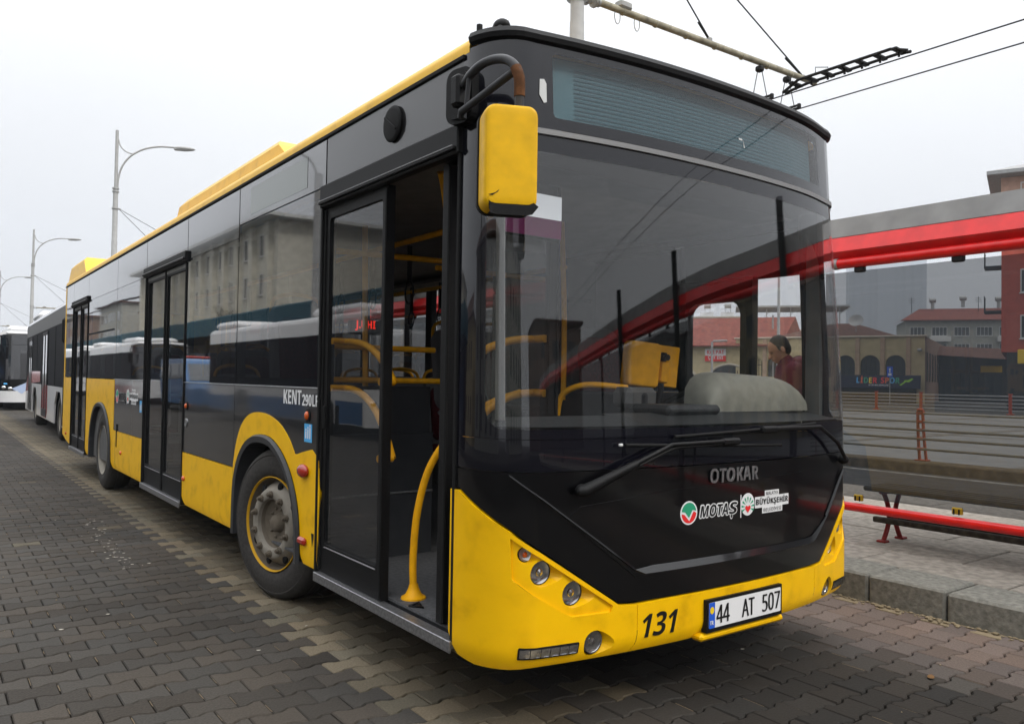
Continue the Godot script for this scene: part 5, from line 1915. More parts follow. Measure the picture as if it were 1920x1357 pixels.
func bus_seat(t: Node, x: float, z: float, y: float) -> void:
	var b := MB.new()
	var xf := Transform3D(Basis(Vector3.RIGHT, -0.16), Vector3(x, y + 0.42, z - 0.20))
	loaf(b, round_rect(-0.205, 0.0, 0.205, 0.66, 0.09, 4), xf, 0.045, -0.03)
	b.box(Vector3(x, y + 0.40, z), Vector3(0.41, 0.05, 0.42), 0.02)
	b.box(Vector3(x, y + 0.19, z), Vector3(0.26, 0.38, 0.06), 0.01)
	var s := obj("passenger_seat", b, M["seat_shell"], t)
	b = MB.new()
	loaf(b, round_rect(-0.165, 0.06, 0.165, 0.56, 0.07, 4), xf, 0.065, 0.03)
	b.box(Vector3(x, y + 0.435, z + 0.01), Vector3(0.37, 0.04, 0.38), 0.015)
	obj("seat_cushion", b, M["seat_cloth"], s)
	b = MB.new()
	b.tube(smooth([xf * Vector3(-0.19, 0.56, -0.02), xf * Vector3(-0.16, 0.70, -0.02), xf * Vector3(0.0, 0.74, -0.02), xf * Vector3(0.16, 0.70, -0.02), xf * Vector3(0.19, 0.56, -0.02)], 4), 0.014, 8)
	obj("seat_grip", b, M["rail_yellow"], s)

# ---------------------------------------------------------------- other buses and the van
# built with the middle of the front at the origin, heading +z, then turned and moved
func plain_bus(label: String, at: Vector3, turn: float, length: float, low: String, stripe: String, style: int) -> Node3D:
	var t := thing("city_bus", label, "bus", Vector3.ZERO, "white buses parked along the lane")
	var w := 1.26
	var plan := func(k: float) -> Vector2:
		# half outline of the nose
		var x := w * sin(k * PI / 2)
		return Vector2(x, -0.28 * pow(sin(k * PI / 2), 5.0) - 0.05 * k * k)
	var b := MB.new()
	# sides with arches
	for s in [-1.0, 1.0]:
		var zf := -0.35
		var pl := P([-length, 0.32, -9.45, 0.32, -9.38, 0.75, -9.0, 1.02, -8.3, 1.02, -7.92, 0.75, -7.85, 0.32, -3.45, 0.32, -3.38, 0.75, -3.0, 1.02, -2.3, 1.02, -1.92, 0.75, -1.85, 0.32, zf, 0.32, zf, 1.12, -length, 1.12])
		var side := MB.new()
		side.panel(pl, func(u, v): return [Vector3(s * w, v, u), Vector3(s, 0, 0)], [], [], 0.03)
		obj("side_panel", side, M[low], t)
		side = MB.new()
		side.panel(rect2(-length, 1.12, zf, 2.45), func(u, v): return [Vector3(s * (w - 0.006), v, u), Vector3(s, 0, 0)], [], [], 0.03)
		obj("window_band", side, M["black_glass" if style == 3 else "pane_dull"], t)
		side = MB.new()
		side.panel(rect2(-length, 2.45, zf, 2.78), func(u, v): return [Vector3(s * w, v, u), Vector3(s, 0, 0)], [], [], 0.03)
		obj("cornice_panel", side, M["cornice_mirrored_grey"] if style == 1 else M["bus_white"], t)
		for z in [-1.75, -3.5, -5.1, -6.7, -8.2, -9.8, -11.2]:
			side = MB.new()
			side.box(Vector3(s * (w - 0.004), 1.78, z), Vector3(0.012, 1.3, 0.05))
			obj("window_pillar", side, M["black_rubber"], t)
	# doors on the kerb side: leaves with glass, set in dark frames
	for q in [[-1.75, -0.45], [-6.5, -5.2], [-10.9, -9.75]]:
		for h in 2:
			var z0: float = lerpf(q[0], q[1], h * 0.5) + 0.01
			var z1: float = lerpf(q[0], q[1], h * 0.5 + 0.5) - 0.01
			var d := MB.new()
			d.panel(rect2(z0, 0.36, z1, 2.4), func(u, v): return [Vector3(-w - 0.012, v, u), Vector3(-1, 0, 0)], [], [], 0.03, [rect2(z0 + 0.06, 0.55, z1 - 0.06, 2.32)])
			var leaf := obj("door_leaf", d, M["black_matte"] if style != 1 or q[0] > -2.0 else M["steel_dark"], t)
			d = MB.new()
			d.panel(rect2(z0 + 0.05, 0.54, z1 - 0.05, 2.33), func(u, v): return [Vector3(-w - 0.004, v, u), Vector3(-1, 0, 0)], [], [], 0.0)
			obj("door_glass", d, M["black_glass"], leaf)
	# nose
	var n := 16
	for q in [["bumper", 0.30, 0.72, low, 0.012], ["nose_mask", 0.72, 1.15, "black_gloss" if style == 3 else low, 0.0], ["windscreen", 1.15, 2.42, "black_glass", 0.0], ["sign_window", 2.43, 2.80, "black_glass", 0.004]]:
		var f := MB.new()
		for i in range(-n, n):
			var a: Vector2 = plan.call(absf(i) / n)
			var c: Vector2 = plan.call(absf(i + 1) / n)
			a.x *= signf(i)
			c.x *= signf(i + 1)
			var rk := func(y: float) -> float: return -0.06 * maxf(0.0, y - 1.0)
			var off: float = q[4]
			f.poly([Vector3(a.x, q[1], a.y + off + rk.call(q[1])), Vector3(c.x, q[1], c.y + off + rk.call(q[1])), Vector3(c.x, q[2], c.y + off + rk.call(q[2])), Vector3(a.x, q[2], a.y + off + rk.call(q[2]))], Vector3(a.x * 0.4, 0, 1))
		obj(q[0], f, M[q[3]], t)
	# roof with rounded edges, pod
	b = MB.new()
	b.prism(P([-w, 2.78, w, 2.78, w - 0.03, 2.86, w - 0.12, 2.92, w - 0.35, 2.96, -w + 0.35, 2.96, -w + 0.12, 2.92, -w + 0.03, 2.86]), Transform3D.IDENTITY, -length, -0.32)
	b.box(Vector3(0, 2.86, -0.30), Vector3(2.1, 0.12, 0.3), 0.05)
	obj("roof", b, M["bus_white"], t)
	b = MB.new()
	b.box(Vector3(0, 3.06, -2.6), Vector3(1.9, 0.24, 2.8), 0.1)
	obj("roof_pod", b, M["bus_white"], t)
	b = MB.new()
	b.box(Vector3(0, 3.04, -length + 1.3), Vector3(2.3, 0.24, 2.2), 0.1)
	obj("roof_pod", b, M["bus_white"], t)
	b = MB.new()
	b.box(Vector3(0, 1.6, -length), Vector3(2.5, 2.4, 0.06), 0.02)
	obj("rear_panel", b, M[low], t)
	b = MB.new()
	b.box(Vector3(0, 0.6, -length / 2), Vector3(2.3, 0.5, length - 0.8))
	b.box(Vector3(0, 1.8, -length / 2 - 0.2), Vector3(2.2, 1.9, length - 1.4))
	obj("dark_interior", b, M["shade"], t)
	# stripes
	if stripe:
		for s in [-1.0, 1.0]:
			b = MB.new()
			if style == 1:
				b.panel(P([-6.5, 0.95, -6.0, 1.12, -5.0, 1.12, -5.0, 0.5, -5.2, 0.34, -6.5, 0.34]), func(u, v): return [Vector3(s * (w + 0.004), v, u), Vector3(s, 0, 0)], [], [], 0.0)
				b.panel(P([-11.9, 0.85, -10.9, 1.45, -7.0, 1.45, -7.0, 1.18, -9.7, 1.12, -10.6, 0.9]), func(u, v): return [Vector3(s * (w + 0.004), v, u), Vector3(s, 0, 0)], [], [], 0.0)
			else:
				b.panel(P([-length, 0.34, -9.5, 0.34, -9.5, 0.8, -length, 0.8]), func(u, v): return [Vector3(s * (w + 0.004), v, u), Vector3(s, 0, 0)], [], [], 0.0)
				b.panel(P([-7.8, 0.34, -3.5, 0.34, -3.5, 0.86, -7.8, 0.86]), func(u, v): return [Vector3(s * (w + 0.004), v, u), Vector3(s, 0, 0)], [], [], 0.0)
				b.panel(P([-1.8, 0.34, -0.36, 0.34, -0.36, 0.86, -1.8, 0.86]), func(u, v): return [Vector3(s * (w + 0.004), v, u), Vector3(s, 0, 0)], [], [], 0.0)
			obj("colour_stripe", b, M[stripe], t)
	# headlamps, plate, mirrors, wheels
	for s in [-1.0, 1.0]:
		b = MB.new()
		for k in 2:
			var c: Vector2 = plan.call(0.50 + 0.16 * k)
			b.ball(Vector3(s * c.x, 0.80 + 0.04 * k, c.y + 0.01), Vector3(0.085, 0.07, 0.04), 12, 8)
		obj("headlamp", b, M["lamp_bowl"], t)
		b = MB.new()
		b.tube(smooth([Vector3(s * 1.15, 2.70, -0.25), Vector3(s * 1.32, 2.72, 0.02), Vector3(s * 1.38, 2.55, 0.14), Vector3(s * 1.38, 2.42, 0.14)], 4), 0.022, 8)
		var arm := obj("mirror_arm", b, M["black_matte"], t)
		b = MB.new()
		b.box(Vector3(s * 1.38, 2.18, 0.13), Vector3(0.22, 0.46, 0.10), 0.04)
		obj("mirror_head", b, M["black_matte"], arm)
		for z in [-2.65, -8.65]:
			var wh := Node3D.new()
			wh.name = "wheel"
			t.add_child(wh, true)
			wh.position = Vector3(s * (w - 0.17), 0.478, z)
			wh.basis = Basis(Vector3(0, 0, -s), Vector3(s, 0, 0), Vector3(0, -1, 0)) if false else Basis(Vector3.BACK, -s * PI / 2)
			var tb := MB.new()
			tb.lathe([Vector2(0.29, 0.08), Vector2(0.31, 0.135), Vector2(0.38, 0.142), Vector2(0.45, 0.12), Vector2(0.478, 0.08), Vector2(0.478, -0.13), Vector2(0.29, -0.13)], Transform3D.IDENTITY, 32)
			put("tyre", tb.mesh(), M["tyre"], wh)
			tb = MB.new()
			tb.lathe([Vector2(0.29, 0.12), Vector2(0.26, 0.06), Vector2(0.2, 0.09 if z > -3.0 else 0.0), Vector2(0.1, 0.06), Vector2(0.08, 0.10), Vector2(0.0, 0.11)], Transform3D.IDENTITY, 24)
			put("rim", tb.mesh(), M["rim"], wh)
	b = MB.new()
	b.box(Vector3(0, 0.5, 0.025), Vector3(0.54, 0.13, 0.02), 0.004)
	obj("number_plate", b, M["white"], t)
	if style == 3:
		b = MB.new()
		b.panel(P([-0.86, 0.80, -0.34, 1.06, -0.30, 0.86, -0.52, 0.62]), func(u, v): return [Vector3(u, v, 0.035 - 0.12 * pow(absf(u), 3.0)), Vector3(-0.2, 0, 1)], [], [], 0.01)
		obj("flag_decal", b, mat("flag_blue", lin(0.42, 0.5, 0.68), 0.5), t)
		b = MB.new()
		b.box(Vector3(-1.0, 0.98, -0.12), Vector3(0.2, 0.06, 0.03), 0.01)
		obj("badge", b, M["print_sky"], t)
	t.position = at
	t.rotation.y = turn
	return t

func other_buses() -> void:
	plain_bus("white and red bus with dark windows, parked right behind the yellow and black bus", Vector3(1.70, 0, -14.15), -0.026, 11.9, "bus_white", "bus_red", 1)
	plain_bus("white bus with a black-masked front, farthest back at the left edge", Vector3(1.72, 0, -32.4), 0.0, 12.0, "bus_white", "", 3)
	plain_bus("white bus with a blue skirt on the far lane, level with the middle door", Vector3(-7.3, 0, -13.6), 0.0, 12.0, "bus_white", "bus_blue", 2)
	plain_bus("white bus with a red skirt behind the blue van, on the far lane", Vector3(-7.3, 0, -38.0), 0.0, 12.0, "bus_white", "bus_red", 2)
	plain_bus("white bus with a blue skirt, last of the row on the far lane", Vector3(-7.3, 0, -54.0), 0.0, 12.0, "bus_white", "bus_blue", 2)
	# blue van seen only as a reflection
	var t := thing("van", "blue minivan behind the white and blue bus, mirrored in the middle door", "van", Vector3(-7.2, 0, -31.5))
	var b := MB.new()
	b.prism(P([-2.3, 0.3, 2.3, 0.3, 2.35, 0.9, 2.1, 1.15, 1.3, 1.95, 1.0, 2.05, -2.2, 2.05, -2.35, 1.0]), Transform3D(Basis(Vector3(0, 0, 1), Vector3.UP, Vector3(-1, 0, 0)), Vector3(-7.2, 0, -31.5)), -0.9, 0.9)
	obj("body", b, M["bus_blue"], t)
	b = MB.new()
	for s in [-1.0, 1.0]:
		for q in [[-2.1, -0.7], [-0.6, 0.5], [0.6, 1.35]]:
			b.box(Vector3(-7.2 + s * 0.905, 1.55, -31.5 + (q[0] + q[1]) / 2), Vector3(0.02, 0.6, q[1] - q[0]), 0.005)
	b.poly([Vector3(-8.0, 1.2, -29.42), Vector3(-6.4, 1.2, -29.42), Vector3(-6.5, 1.85, -30.1), Vector3(-7.9, 1.85, -30.1)], Vector3(0, 1, 1))
	obj("window", b, M["pane_dark"], t)
	for s in [-1.0, 1.0]:
		for z in [-33.0, -30.1]:
			b = MB.new()
			b.lathe([Vector2(0.0, 0.10), Vector2(0.2, 0.10), Vector2(0.32, 0.08), Vector2(0.33, -0.1)], Transform3D(Basis(Vector3.BACK, -s * PI / 2), Vector3(-7.2 + s * 0.82, 0.33, z)), 24)
			obj("wheel", b, M["tyre"], t)
	b = MB.new()
	b.box(Vector3(-7.2, 2.12, -31.2), Vector3(1.1, 0.1, 0.25), 0.03)
	obj("light_bar", b, M["lens_red"], t)

# ---------------------------------------------------------------- poles, brackets and wires
func street_poles() -> void:
	var zs := [-4.45, -31.4, -58.5, -85.5]
	var names := ["pale grey pole with a long beige bracket, behind the bus roof", "pale street lamp above the bus roof, nearest of the lamps at left", "second street lamp, between the nearest lamp and the left edge", "farthest street lamp, its arm reaching in from the left edge"]
	for k in 4:
		var x: float = [4.05, 4.0, 3.85, 3.75][k]
		pole(Vector3(x, 0.16, zs[k]), names[k], k)
	# contact wires and what hangs on them
	for k in 2:
		var x := 7.35 + 0.62 * k
		var b := MB.new()
		var pts := []
		for i in 41:
			var z := -110.0 + 3.6 * i
			pts.append(Vector3(x + 0.10 * sin(i * 0.7) * 0.3, 5.28 - 0.05 * sin(PI * fposmod(z + 5.0, 26.7) / 26.7), z))
		b.tube(pts, 0.0085, 6)
		tag(obj("contact_wire", b, M["wire"]), ["upper trolley wire running out at the right edge of the sky, with the ladder frame", "lower trolley wire at the right edge of the sky, carrying no frame"][k], "wire", "trolley wires above the far lane")
	# insulated section: a ladder of two bars on the nearer wire
	var t := thing("section_insulator", "black ladder-shaped insulator frame riding on the upper trolley wire", "insulator", Vector3(7.35, 5.3, -3.2))
	var z0 := -3.88
	var z1 := -2.50
	for q in [[-0.10, 5.36], [0.10, 5.36]]:
		var b := MB.new()
		b.tube([Vector3(7.35 + q[0] * 0.2, 5.29, z0 - 0.18), Vector3(7.35 + q[0], q[1], z0 + 0.1), Vector3(7.35 + q[0], q[1], z1 - 0.05), Vector3(7.35 + q[0] * 0.3, 5.31, z1 + 0.12)], 0.020, 8)
		obj("bar", b, M["wire"], t)
	for k in 7:
		var z := lerpf(z0, z1, k / 6.0)
		var b := MB.new()
		b.box(Vector3(7.35, 5.35, z), Vector3(0.24, 0.035, 0.07), 0.008)
		b.cyl(Vector3(7.35, 5.35, z), Vector3(7.35, 5.28, z), 0.016, 6)
		obj("rung", b, M["wire"], t)
	var b := MB.new()
	b.tube([Vector3(7.28, 5.37, -3.55), Vector3(7.28, 5.46, -3.55), Vector3(7.40, 5.46, -3.45), Vector3(7.40, 5.42, -3.45)], 0.006, 6)
	obj("jumper", b, M["wire"], t)

func pole(at: Vector3, label: String, kind: int) -> void:
	var t := thing("trolley_pole" if kind == 0 else "street_lamp", label, "pole" if kind == 0 else "street lamp", at, "poles along the platform")
	var b := MB.new()
	var p := func(x: float, y: float, z := 0.0) -> Vector3: return at + Vector3(x, y, z)
	b.lathe([Vector2(0.26, 0.0), Vector2(0.26, 0.03), Vector2(0.15, 0.06), Vector2(0.14, 0.3), Vector2(0.115, 4.2), Vector2(0.105, 4.21), Vector2(0.105, 6.3), Vector2(0.10, 6.31), Vector2(0.09, 8.3), Vector2(0.0, 8.3)] if kind > 0 else [Vector2(0.26, 0.0), Vector2(0.26, 0.03), Vector2(0.13, 0.06), Vector2(0.105, 0.4), Vector2(0.096, 4.2), Vector2(0.086, 4.21), Vector2(0.082, 5.3), Vector2(0.078, 5.31), Vector2(0.07, 8.3), Vector2(0.0, 8.3)], Transform3D(Basis(), at), 16)
	obj("shaft", b, M["pole_grey"], t)
	b = MB.new()
	b.lathe([Vector2(0.065, 8.25), Vector2(0.058, 10.6), Vector2(0.0, 10.62)], Transform3D(Basis(), at), 12)
	obj("top_shaft", b, M["pole_grey"], t)
	for y in [8.2, 8.32, 7.55, 5.55]:
		b = MB.new()
		b.lathe([Vector2(0.12, y), Vector2(0.125, y + 0.01), Vector2(0.125, y + 0.05), Vector2(0.12, y + 0.06)], Transform3D(Basis(), at), 14)
		if y == 7.55: b.box(p.call(0.13, 7.58), Vector3(0.12, 0.06, 0.08), 0.01)
		obj("collar", b, M["galvanised"], t)
	# the lamp arm
	var dir := Vector3(0.93, 0, 0.36)
	var q := func(d: float, y: float) -> Vector3: return at + dir * d + Vector3(0, y, 0)
	b = MB.new()
	b.tube(smooth([q.call(0.06, 8.35), q.call(0.09, 8.8), q.call(0.22, 9.25), q.call(0.50, 9.65), q.call(0.95, 9.95), q.call(1.5, 10.10), q.call(2.05, 10.12)], 5), 0.035, 8)
	b.tube(smooth([q.call(0.06, 10.25), q.call(0.12, 10.02), q.call(0.30, 9.82), q.call(0.55, 9.74), q.call(0.72, 9.80)], 4), 0.024, 8)
	var arm := obj("lamp_arm", b, M["pole_grey"], t)
	b = MB.new()
	var lx := Transform3D(Basis(dir, Vector3.UP, dir.cross(Vector3.UP)), q.call(2.42, 10.10))
	b.ball(Vector3.ZERO, Vector3(0.42, 0.085, 0.13), 16, 8, lx)
	b.box(Vector3(-0.12, -0.05, 0), Vector3(0.5, 0.06, 0.20), 0.025, lx)
	obj("lamp_head", b, M["galvanised"], arm)
	# the bracket that carries the wires, its two stays
	var yb := 5.62 if kind == 0 else 5.5
	var e := 4.55
	b = MB.new()
	b.tube([p.call(0.28, yb), p.call(e, yb + 0.06)], 0.042, 10)
	for k in 7:
		b.cyl(p.call(0.7 + 0.55 * k, yb + 0.006 * k), p.call(0.72 + 0.55 * k, yb + 0.006 * k), 0.046, 10)
	b.ball(p.call(e + 0.02, yb + 0.06), Vector3(0.05, 0.05, 0.05), 8, 6)
	var br := obj("bracket", b, M["bracket_beige"], t)
	b = MB.new()
	for k in 4:
		b.cyl(p.call(0.12 + 0.06 * k, yb - 0.01), p.call(0.15 + 0.06 * k, yb - 0.01), 0.075 if k % 2 == 0 else 0.05, 10)
	b.box(p.call(0.72, yb + 0.07), Vector3(0.2, 0.09, 0.12), 0.02)
	for k in 2:
		var ring := []
		for i in 17:
			ring.append(p.call(0.62 + 0.32 * k + 0.045 * cos(TAU * i / 16), yb - 0.08 + 0.09 * sin(TAU * i / 16)))
		b.tube(ring, 0.006, 5, false)
	for x in [2.25, e - 0.25]:
		b.box(p.call(x, yb + 0.07), Vector3(0.07, 0.07, 0.07), 0.015)
	obj("fitting", b, M["galvanised"], br)
	for x in [2.25, e - 0.25]:
		b = MB.new()
		b.tube([p.call(x, yb + 0.09), p.call(0.1, 7.6)], 0.010, 6)
		b.tube([p.call(x, yb + 0.08), p.call(lerpf(x, 0.1, 0.10), lerpf(yb, 7.6, 0.10) + 0.05)], 0.016, 6)
		obj("stay_wire", b, M["wire"], br)
	for x in [7.35 - at.x, 7.97 - at.x]:
		b = MB.new()
		b.box(p.call(x, yb - 0.05), Vector3(0.10, 0.08, 0.1), 0.02)
		for s in [-0.12, 0.12]:
			b.tube([p.call(x, yb - 0.08, s * 0.3), p.call(x, 5.16, s)], 0.006, 5)
		b.box(p.call(x, 5.155, 0.0), Vector3(0.03, 0.03, 0.42), 0.006)
		b.box(p.call(x, 5.12, 0.0), Vector3(0.022, 0.022, 0.42), 0.005)
		for s in [-0.2, 0.2]:
			b.box(p.call(x, 5.14, s), Vector3(0.05, 0.07, 0.04), 0.008)
		obj("wire_hanger", b, M["wire"], br)

# ---------------------------------------------------------------- red and grey shelters on the platform
func shelters() -> void:
	shelter(-1.47, 22.0, "red and grey platform shelter with tinted glass, right of the bus")
	shelter(-18.5, -4.55, "red and grey platform shelter behind the bus, seen through its windows")

func shelter(z0: float, z1: float, label: String) -> void:
	var t := thing("platform_shelter", label, "shelter", Vector3(4.2, 0.16, (z0 + z1) / 2), "red and grey shelters on the platform")
	var x := 4.2
	var c := (z0 + z1) / 2
	var l := z1 - z0
	var ext := func(pl: PackedVector2Array) -> MB:
		var b := MB.new()
		b.prism(pl, Transform3D(Basis(Vector3.RIGHT, Vector3.UP, Vector3.BACK), Vector3.ZERO), z0, z1)
		return b
	obj("grey_fascia", ext.call(P([x, 2.622, x + 0.03, 2.622, x + 0.05, 2.775, x + 0.02, 2.778])), M["fascia_grey"], t)
	obj("red_fascia", ext.call(P([x + 0.003, 2.619, x - 0.05, 2.497, x + 0.012, 2.438, x + 0.05, 2.60])), M["red_paint"], t)
	var b := MB.new()
	b.cyl(Vector3(x, 2.403, z0 + 0.16), Vector3(x, 2.403, z1), 0.042, 14)
	obj("red_roll", b, M["red_paint"], t)
	b = MB.new()
	b.cyl(Vector3(x, 2.403, z0 + 0.12), Vector3(x, 2.403, z0 + 0.16), 0.046, 14)
	obj("roll_cap", b, M["galvanised"], t)
	obj("roof", ext.call(P([x + 0.05, 2.68, x + 2.6, 2.98, x + 2.6, 3.06, x + 0.05, 2.765])), M["roof_under"], t)
	obj("rear_fascia", ext.call(P([x + 2.605, 2.94, x + 2.65, 2.94, x + 2.65, 3.09, x + 2.605, 3.09])), M["red_paint"], t)
	# rail at the foot of the glass, on short posts
	b = MB.new()
	b.cyl(Vector3(x, 0.455, z0 + 0.1), Vector3(x, 0.455, z1), 0.034, 14)
	obj("red_rail", b, M["red_paint"], t)
	for k in int(l / 4.4) + 1:
		b = MB.new()
		var z := z0 + 0.14 + 4.4 * k
		if z1 > 0.0:
			if k == 0: continue
			z += 0.4
		b.cyl(Vector3(x + 0.075, 0.16, z), Vector3(x + 0.075, 2.62, z), 0.034, 12)
		obj("front_post", b, M["steel_dark"], t)
	# posts that stand before the fascia and rise over it
	for k in int(l / 2.5) + 1:
		var z := z0 + 2.67 + 2.5 * k
		if z > z1 or (z0 > -5.0 and k > 2): continue
		b = MB.new()
		b.cyl(Vector3(x - 0.09, 0.16, z), Vector3(x - 0.09, 3.09, z), 0.062, 16)
		b.box(Vector3(x - 0.09, 0.18, z), Vector3(0.26, 0.03, 0.26), 0.008)
		b.bar(Vector3(x - 0.09, 2.70, z), Vector3(x + 0.2, 2.72, z), 0.03, 0.05)
		obj("column", b, M["steel_dark"], t)
	# tinted panes in clips
	var n := int((l - 0.3) / 0.755)
	for k in range(0, n, 4):
		var m := mini(4, n - k)
		b = MB.new()
		var zq := z0 + 0.03 + 0.755 * k
		b.poly([Vector3(x + 0.02, 0.53, zq), Vector3(x + 0.02, 0.53, zq + 0.755 * m - 0.0004), Vector3(x + 0.02, 2.335, zq + 0.755 * m - 0.0004), Vector3(x + 0.02, 2.335, zq)], Vector3(-1, 0, 0))
		var pane := obj("pane", b, M["shelter_glass"], t)
		for i in m:
			pane_fixings(pane, x, zq + 0.755 * i)

func pane_fixings(pane: Node, x: float, za: float) -> void:
		var b: MB
		b = MB.new()
		b.box(Vector3(x + 0.02, 0.53, za + 0.30), Vector3(0.03, 0.048, 0.07), 0.005)
		obj("pane_clip", b, mat("clip_yellow", lin(0.42, 0.27, 0.02), 0.5) if not M.has("clip_yellow") else M["clip_yellow"], pane)
		b = MB.new()
		for s in [-0.018, 0.018]:
			b.box(Vector3(x + 0.001, 0.525, za + 0.30 + s), Vector3(0.006, 0.04, 0.012), 0.002)
		obj("clip_screw", b, M["black_rubber"], pane)
		b = MB.new()
		b.box(Vector3(x + 0.02, 2.352, za + 0.30), Vector3(0.05, 0.06, 0.085), 0.01)
		obj("pane_hanger", b, M["steel_dark"], pane)

func bench() -> void:
	var t := thing("bench", "long dark slatted bench on red cast legs behind the shelter rail", "bench", Vector3(4.6, 0.16, 0.2))
	for k in 4:
		var b := MB.new()
		b.box(Vector3(4.46 + 0.105 * k, 0.585, 0.28), Vector3(0.092, 0.04, 3.0), 0.012)
		obj("slat", b, M["bench_wood"], t)
	for k in 2:
		var b := MB.new()
		b.box(Vector3(4.50 + 0.22 * k, 0.335, 0.28), Vector3(0.05, 0.045, 2.9), 0.008)
		obj("stretcher", b, M["bench_wood"], t)
	for z in [-1.08, 1.5]:
		var b := MB.new()
		for s in [-1.0, 1.0]:
			b.tube(smooth([Vector3(4.615 + s * 0.13, 0.56, z), Vector3(4.615 + s * 0.07, 0.46, z), Vector3(4.615 + s * 0.045, 0.36, z), Vector3(4.615 + s * 0.07, 0.27, z), Vector3(4.615 + s * 0.135, 0.165, z)], 4), 0.019, 8)
			b.box(Vector3(4.615 + s * 0.14, 0.17, z), Vector3(0.075, 0.02, 0.075), 0.006)
		b.box(Vector3(4.615, 0.35, z), Vector3(0.12, 0.05, 0.035), 0.008)
		b.box(Vector3(4.615, 0.56, z), Vector3(0.34, 0.025, 0.04), 0.006)
		obj("leg", b, M["cast_red"], t)

# ---------------------------------------------------------------- buildings over the road
# a building is laid out in its own axes: x along the facade, y up, z out towards the street; then turned
func house(called: String, label: String, category := "building", group := "") -> Node3D:
	return thing(called, label, category, Vector3.ZERO, group)

func place(t: Node3D, a: Vector2, b: Vector2) -> void:
	# facade from a to b, each (x, z), seen with a at the left
	t.position = Vector3(a.x, 0, a.y)
	var d := (b - a).normalized()
	t.rotation.y = atan2(-d.y, d.x)

func window(t: Node, x: float, y: float, w: float, h: float, z: float, frame := "frame_white", mullions := 1) -> void:
	var b := MB.new()
	var f := 0.07
	for q in [[x - w / 2, 0.0], [x + w / 2, 0.0]]:
		b.box(Vector3(q[0], y + h / 2, z + 0.02), Vector3(f, h, 0.08))
	for k in mullions:
		b.box(Vector3(x - w / 2 + w * (k + 1) / (mullions + 1), y + h / 2, z + 0.02), Vector3(f * 0.8, h - f, 0.06))
	for q in [y, y + h]:
		b.box(Vector3(x, q, z + 0.025), Vector3(w + f, f, 0.09))
	b.box(Vector3(x, y - 0.06, z + 0.05), Vector3(w + 0.2, 0.06, 0.16))
	var o := obj("window", b, M[frame], t)
	b = MB.new()
	b.box(Vector3(x, y + h / 2, z + 0.005), Vector3(w, h, 0.012))
	obj("pane", b, M["pane_dark"], o)

func arch_poly(cx: float, y0: float, y1: float, w: float) -> PackedVector2Array:
	var o := PackedVector2Array([Vector2(cx - w / 2, y0), Vector2(cx + w / 2, y0)])
	var r := w / 2
	for k in 13:
		var a := PI * k / 12.0
		o.append(Vector2(cx + r * cos(a), y1 - r + r * sin(a)))
	return o

func across_the_road() -> void:
	arcade()
	tea_house()
	red_block()
	low_shop()
	flats()
	far_tower()
	pink_houses()
	steel_canopy()
	small_street_things()
	mirrored_side()

